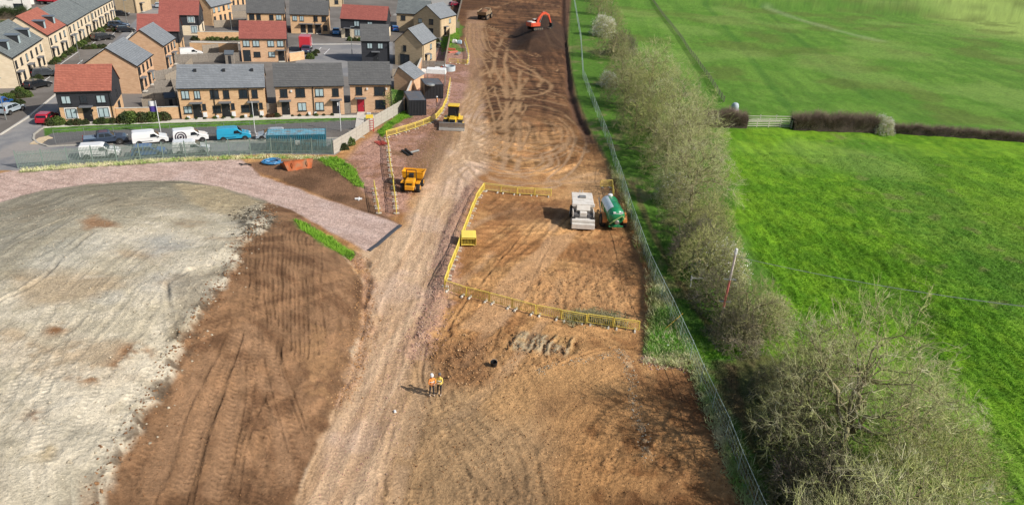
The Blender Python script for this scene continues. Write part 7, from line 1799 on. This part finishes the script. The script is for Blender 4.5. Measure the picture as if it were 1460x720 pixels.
stones(scatter([(505,240),(560,190),(640,130),(640,190),(570,300),(545,305)], 1800, 15), .03, .14, stP, 'yard_rubble', 'pinkish rubble of the stone yard by the containers')
stones(near_line([(985,520),(1000,560),(1030,630),(1062,700),(1090,780)], 1500, .35, 16), .03, .16, stB, 'edge_clods', 'dark clods along the cut edge below the mesh fence')
stones(near_line([(916,515),(950,520),(985,522)], 500, .3, 17), .03, .16, stP, 'bank_rubble', 'pinkish rubble on the step of the bank')
# rubble mat behind the barrier row
p = P(850,460)
blades(near_line([(815,456),(845,452),(880,460)], 900, .5, 18), .4, .07, 4, veg_mat('cut_brush', C(136,136,92), C(176,164,128), C(104,112,68), 1), 'cut_brush', 'small heap of cut brush behind the crossing row of barriers', lean=.9)

# ---------------------------------------------------------------- site mesh fence, field fences, pole
K['wire'] = mat('galvanised_mesh', C(186,206,194), .5, .3, 2, .1)
def mesh_fence():
    px = [(813,-25),(818,0),(828,60),(831,112),(852,168),(869,212),(881,252),(896,303),(914,355),(936,412),(964,470),(984,515),(1003,560),(1020,596),(1035,629),(1053,678),(1073,726),(1098,785)]
    return fence_line('mesh_fence', 'tall galvanised mesh fence along the right edge of the dug ground', px, 1.75, K['wire'], 3.0, 'mesh', use=P, posth=.1)
mesh_fence()
K['palewood'] = mat('pale_weathered_wood', C(206,202,184), .8, 0, 5, .2)
def rail_fence(label, px, h, n, bay, m_, name='rail_fence', pw=.07):
    ws = [P(*q) for q in px]; t = thing(name, label, 'fence', ws[0], 0); ls = [(ws[i+1]-ws[i]).length for i in range(len(ws)-1)]; tot = sum(ls); k = max(1, round(tot/bay)); pts = []
    for j in range(k+1):
        s = tot*j/k
        for i, L in enumerate(ls):
            if s <= L+1e-6 or i == len(ls)-1: break
            s -= L
        q = ws[i].lerp(ws[i+1], min(1, s/L)); q.z = gz(q.x, q.y); pts.append(q-ws[0])
    pm = MB(); pm.box(-pw, -pw, -.3, pw, pw, h+.1); pme = pm.mesh('post', m_)
    bl = tot/k; rm = MB(); rm.box(0, -.03, -.05, bl, .03, .05); rme = rm.mesh('rail', m_)
    for j, q in enumerate(pts):
        o = bpy.data.objects.new('post', pme); COL.objects.link(o); o.parent = t; o.location = q
        if j < k:
            for r_ in range(n):
                o = bpy.data.objects.new('rail', rme); COL.objects.link(o); o.parent = t; o.location = q+Vector((0, -.06, h*(r_+.6)/n)); o.rotation_euler = (0, 0, heading(q, pts[j+1]))
    return t
rail_fence('white wooden rail fence in the gap between the two dark hedges', [(1062,181),(1128,183)], 1.3, 4, 2.3, K['palewood'])
rail_fence('second white rail fence just behind the first in the hedge gap', [(1060,174),(1128,175)], 1.2, 3, 2.6, K['palewood'], pw=.05)
rail_fence('wooden post and rail fence crossing the upper field', [(922,-10),(940,16),(962,44),(985,78),(1010,112),(1032,146)], 1.1, 3, 3.2, mat('grey_rail_wood', C(120,122,96), .85, 0, 4, .2))
p = P(1047,158); t = thing('water_trough', 'pale grey round water trough behind the dark hedge stub', 'trough', p); t.scale = (.8,)*3; q = MB(); q.lathe([(.5, 0), (.8, .3), (.85, 1.0), (.7, 1.5), (.45, 1.75), (.1, 1.8)], 16); q.build('tank_body', mat('trough_grey', C(176,188,196), .5), t); q = MB(); q.lathe([(1.0, .0), (1.05, .28), (.95, .28), (.9, .1)], 16); q.build('trough_rim', mat('trough_pink', C(190,168,172), .6), t)
# leaning pole with red sleeve
p = P(1023,476); t = thing('utility_pole', 'leaning pole with a red sleeve and white top standing in the hedge line', 'pole', p, 0); t.rotation_euler = (R(-2), R(1.5), 0)
for nm, z0, z1, r_, m_ in (('pole_shaft', -.3, 2.6, .10, mat('pole_wood', C(176,158,140), .8)), ('red_sleeve', 2.6, 5.0, .095, mat('red_sleeve_plastic', C(206,116,108), .6)), ('upper_shaft', 5.0, 7.3, .09, mat('pole_pale', C(222,208,200), .7))):
    q = MB(); q.cyl((0, 0, z0), (0, 0, z1), r_, r_*.95, 12); q.build(nm, m_, t)
for z in (3.0, 5.0):
    q = MB(); q.box(-.5, -.05, z, .5, .05, z+.08); q.build('stay_bracket', K['galv'], t)
q = MB(); q.box(-.12, -.1, 7.2, .1, .1, 7.75); q.build('top_insulator', K['white'], t, .05)
# overhead cables
tp = Vector((p.x, p.y, p.z+7.2)); e = Vector((*P0(1750,462,7.0), 7.0))
for k, off in enumerate((0, .5)):
    q = MB(); pts = []
    for i in range(15):
        f = i/14; c = tp.lerp(e, f); pts.append((c.x-tp.x, c.y-tp.y+off, c.z-.9*4*f*(1-f)-off*.4))
    q.tube(pts, .016, 4); o = q.build('overhead_cable', K['galv'], None, loc=(tp.x, tp.y, 0)); tag(o, ['thin overhead cable running from the leaning pole over the lower field', 'lower of the two thin overhead cables over the lower field'][k], 'cable')
A = P(946,472); q = MB(); q.cyl((0, 0, .1), (1.6, 1.0, 1.2), .035, n=6); o = q.build('yellow_rod', mat('yellow_rod_paint', C(214,176,60), .5), None, loc=A); tag(o, 'thin yellow rod leaning against the mesh fence', 'rod')
A = P(984,410); t = thing('bracket_post', 'short white bracket post beside the grass strip', 'post', A); q = MB(); q.cyl((0, 0, 0), (0, 0, 1.0), .05, n=6); q.build('stem', K['white'], t); q = MB(); q.box(-.1, -.05, .95, 1.3, .05, 1.05); q.build('arm', K['white'], t)
for q_ in ((-.1), (1.2)):
    q = MB(); q.box(q_, -.05, .75, q_+.1, .05, 1.25); q.build('end_plate', K['white'], t)
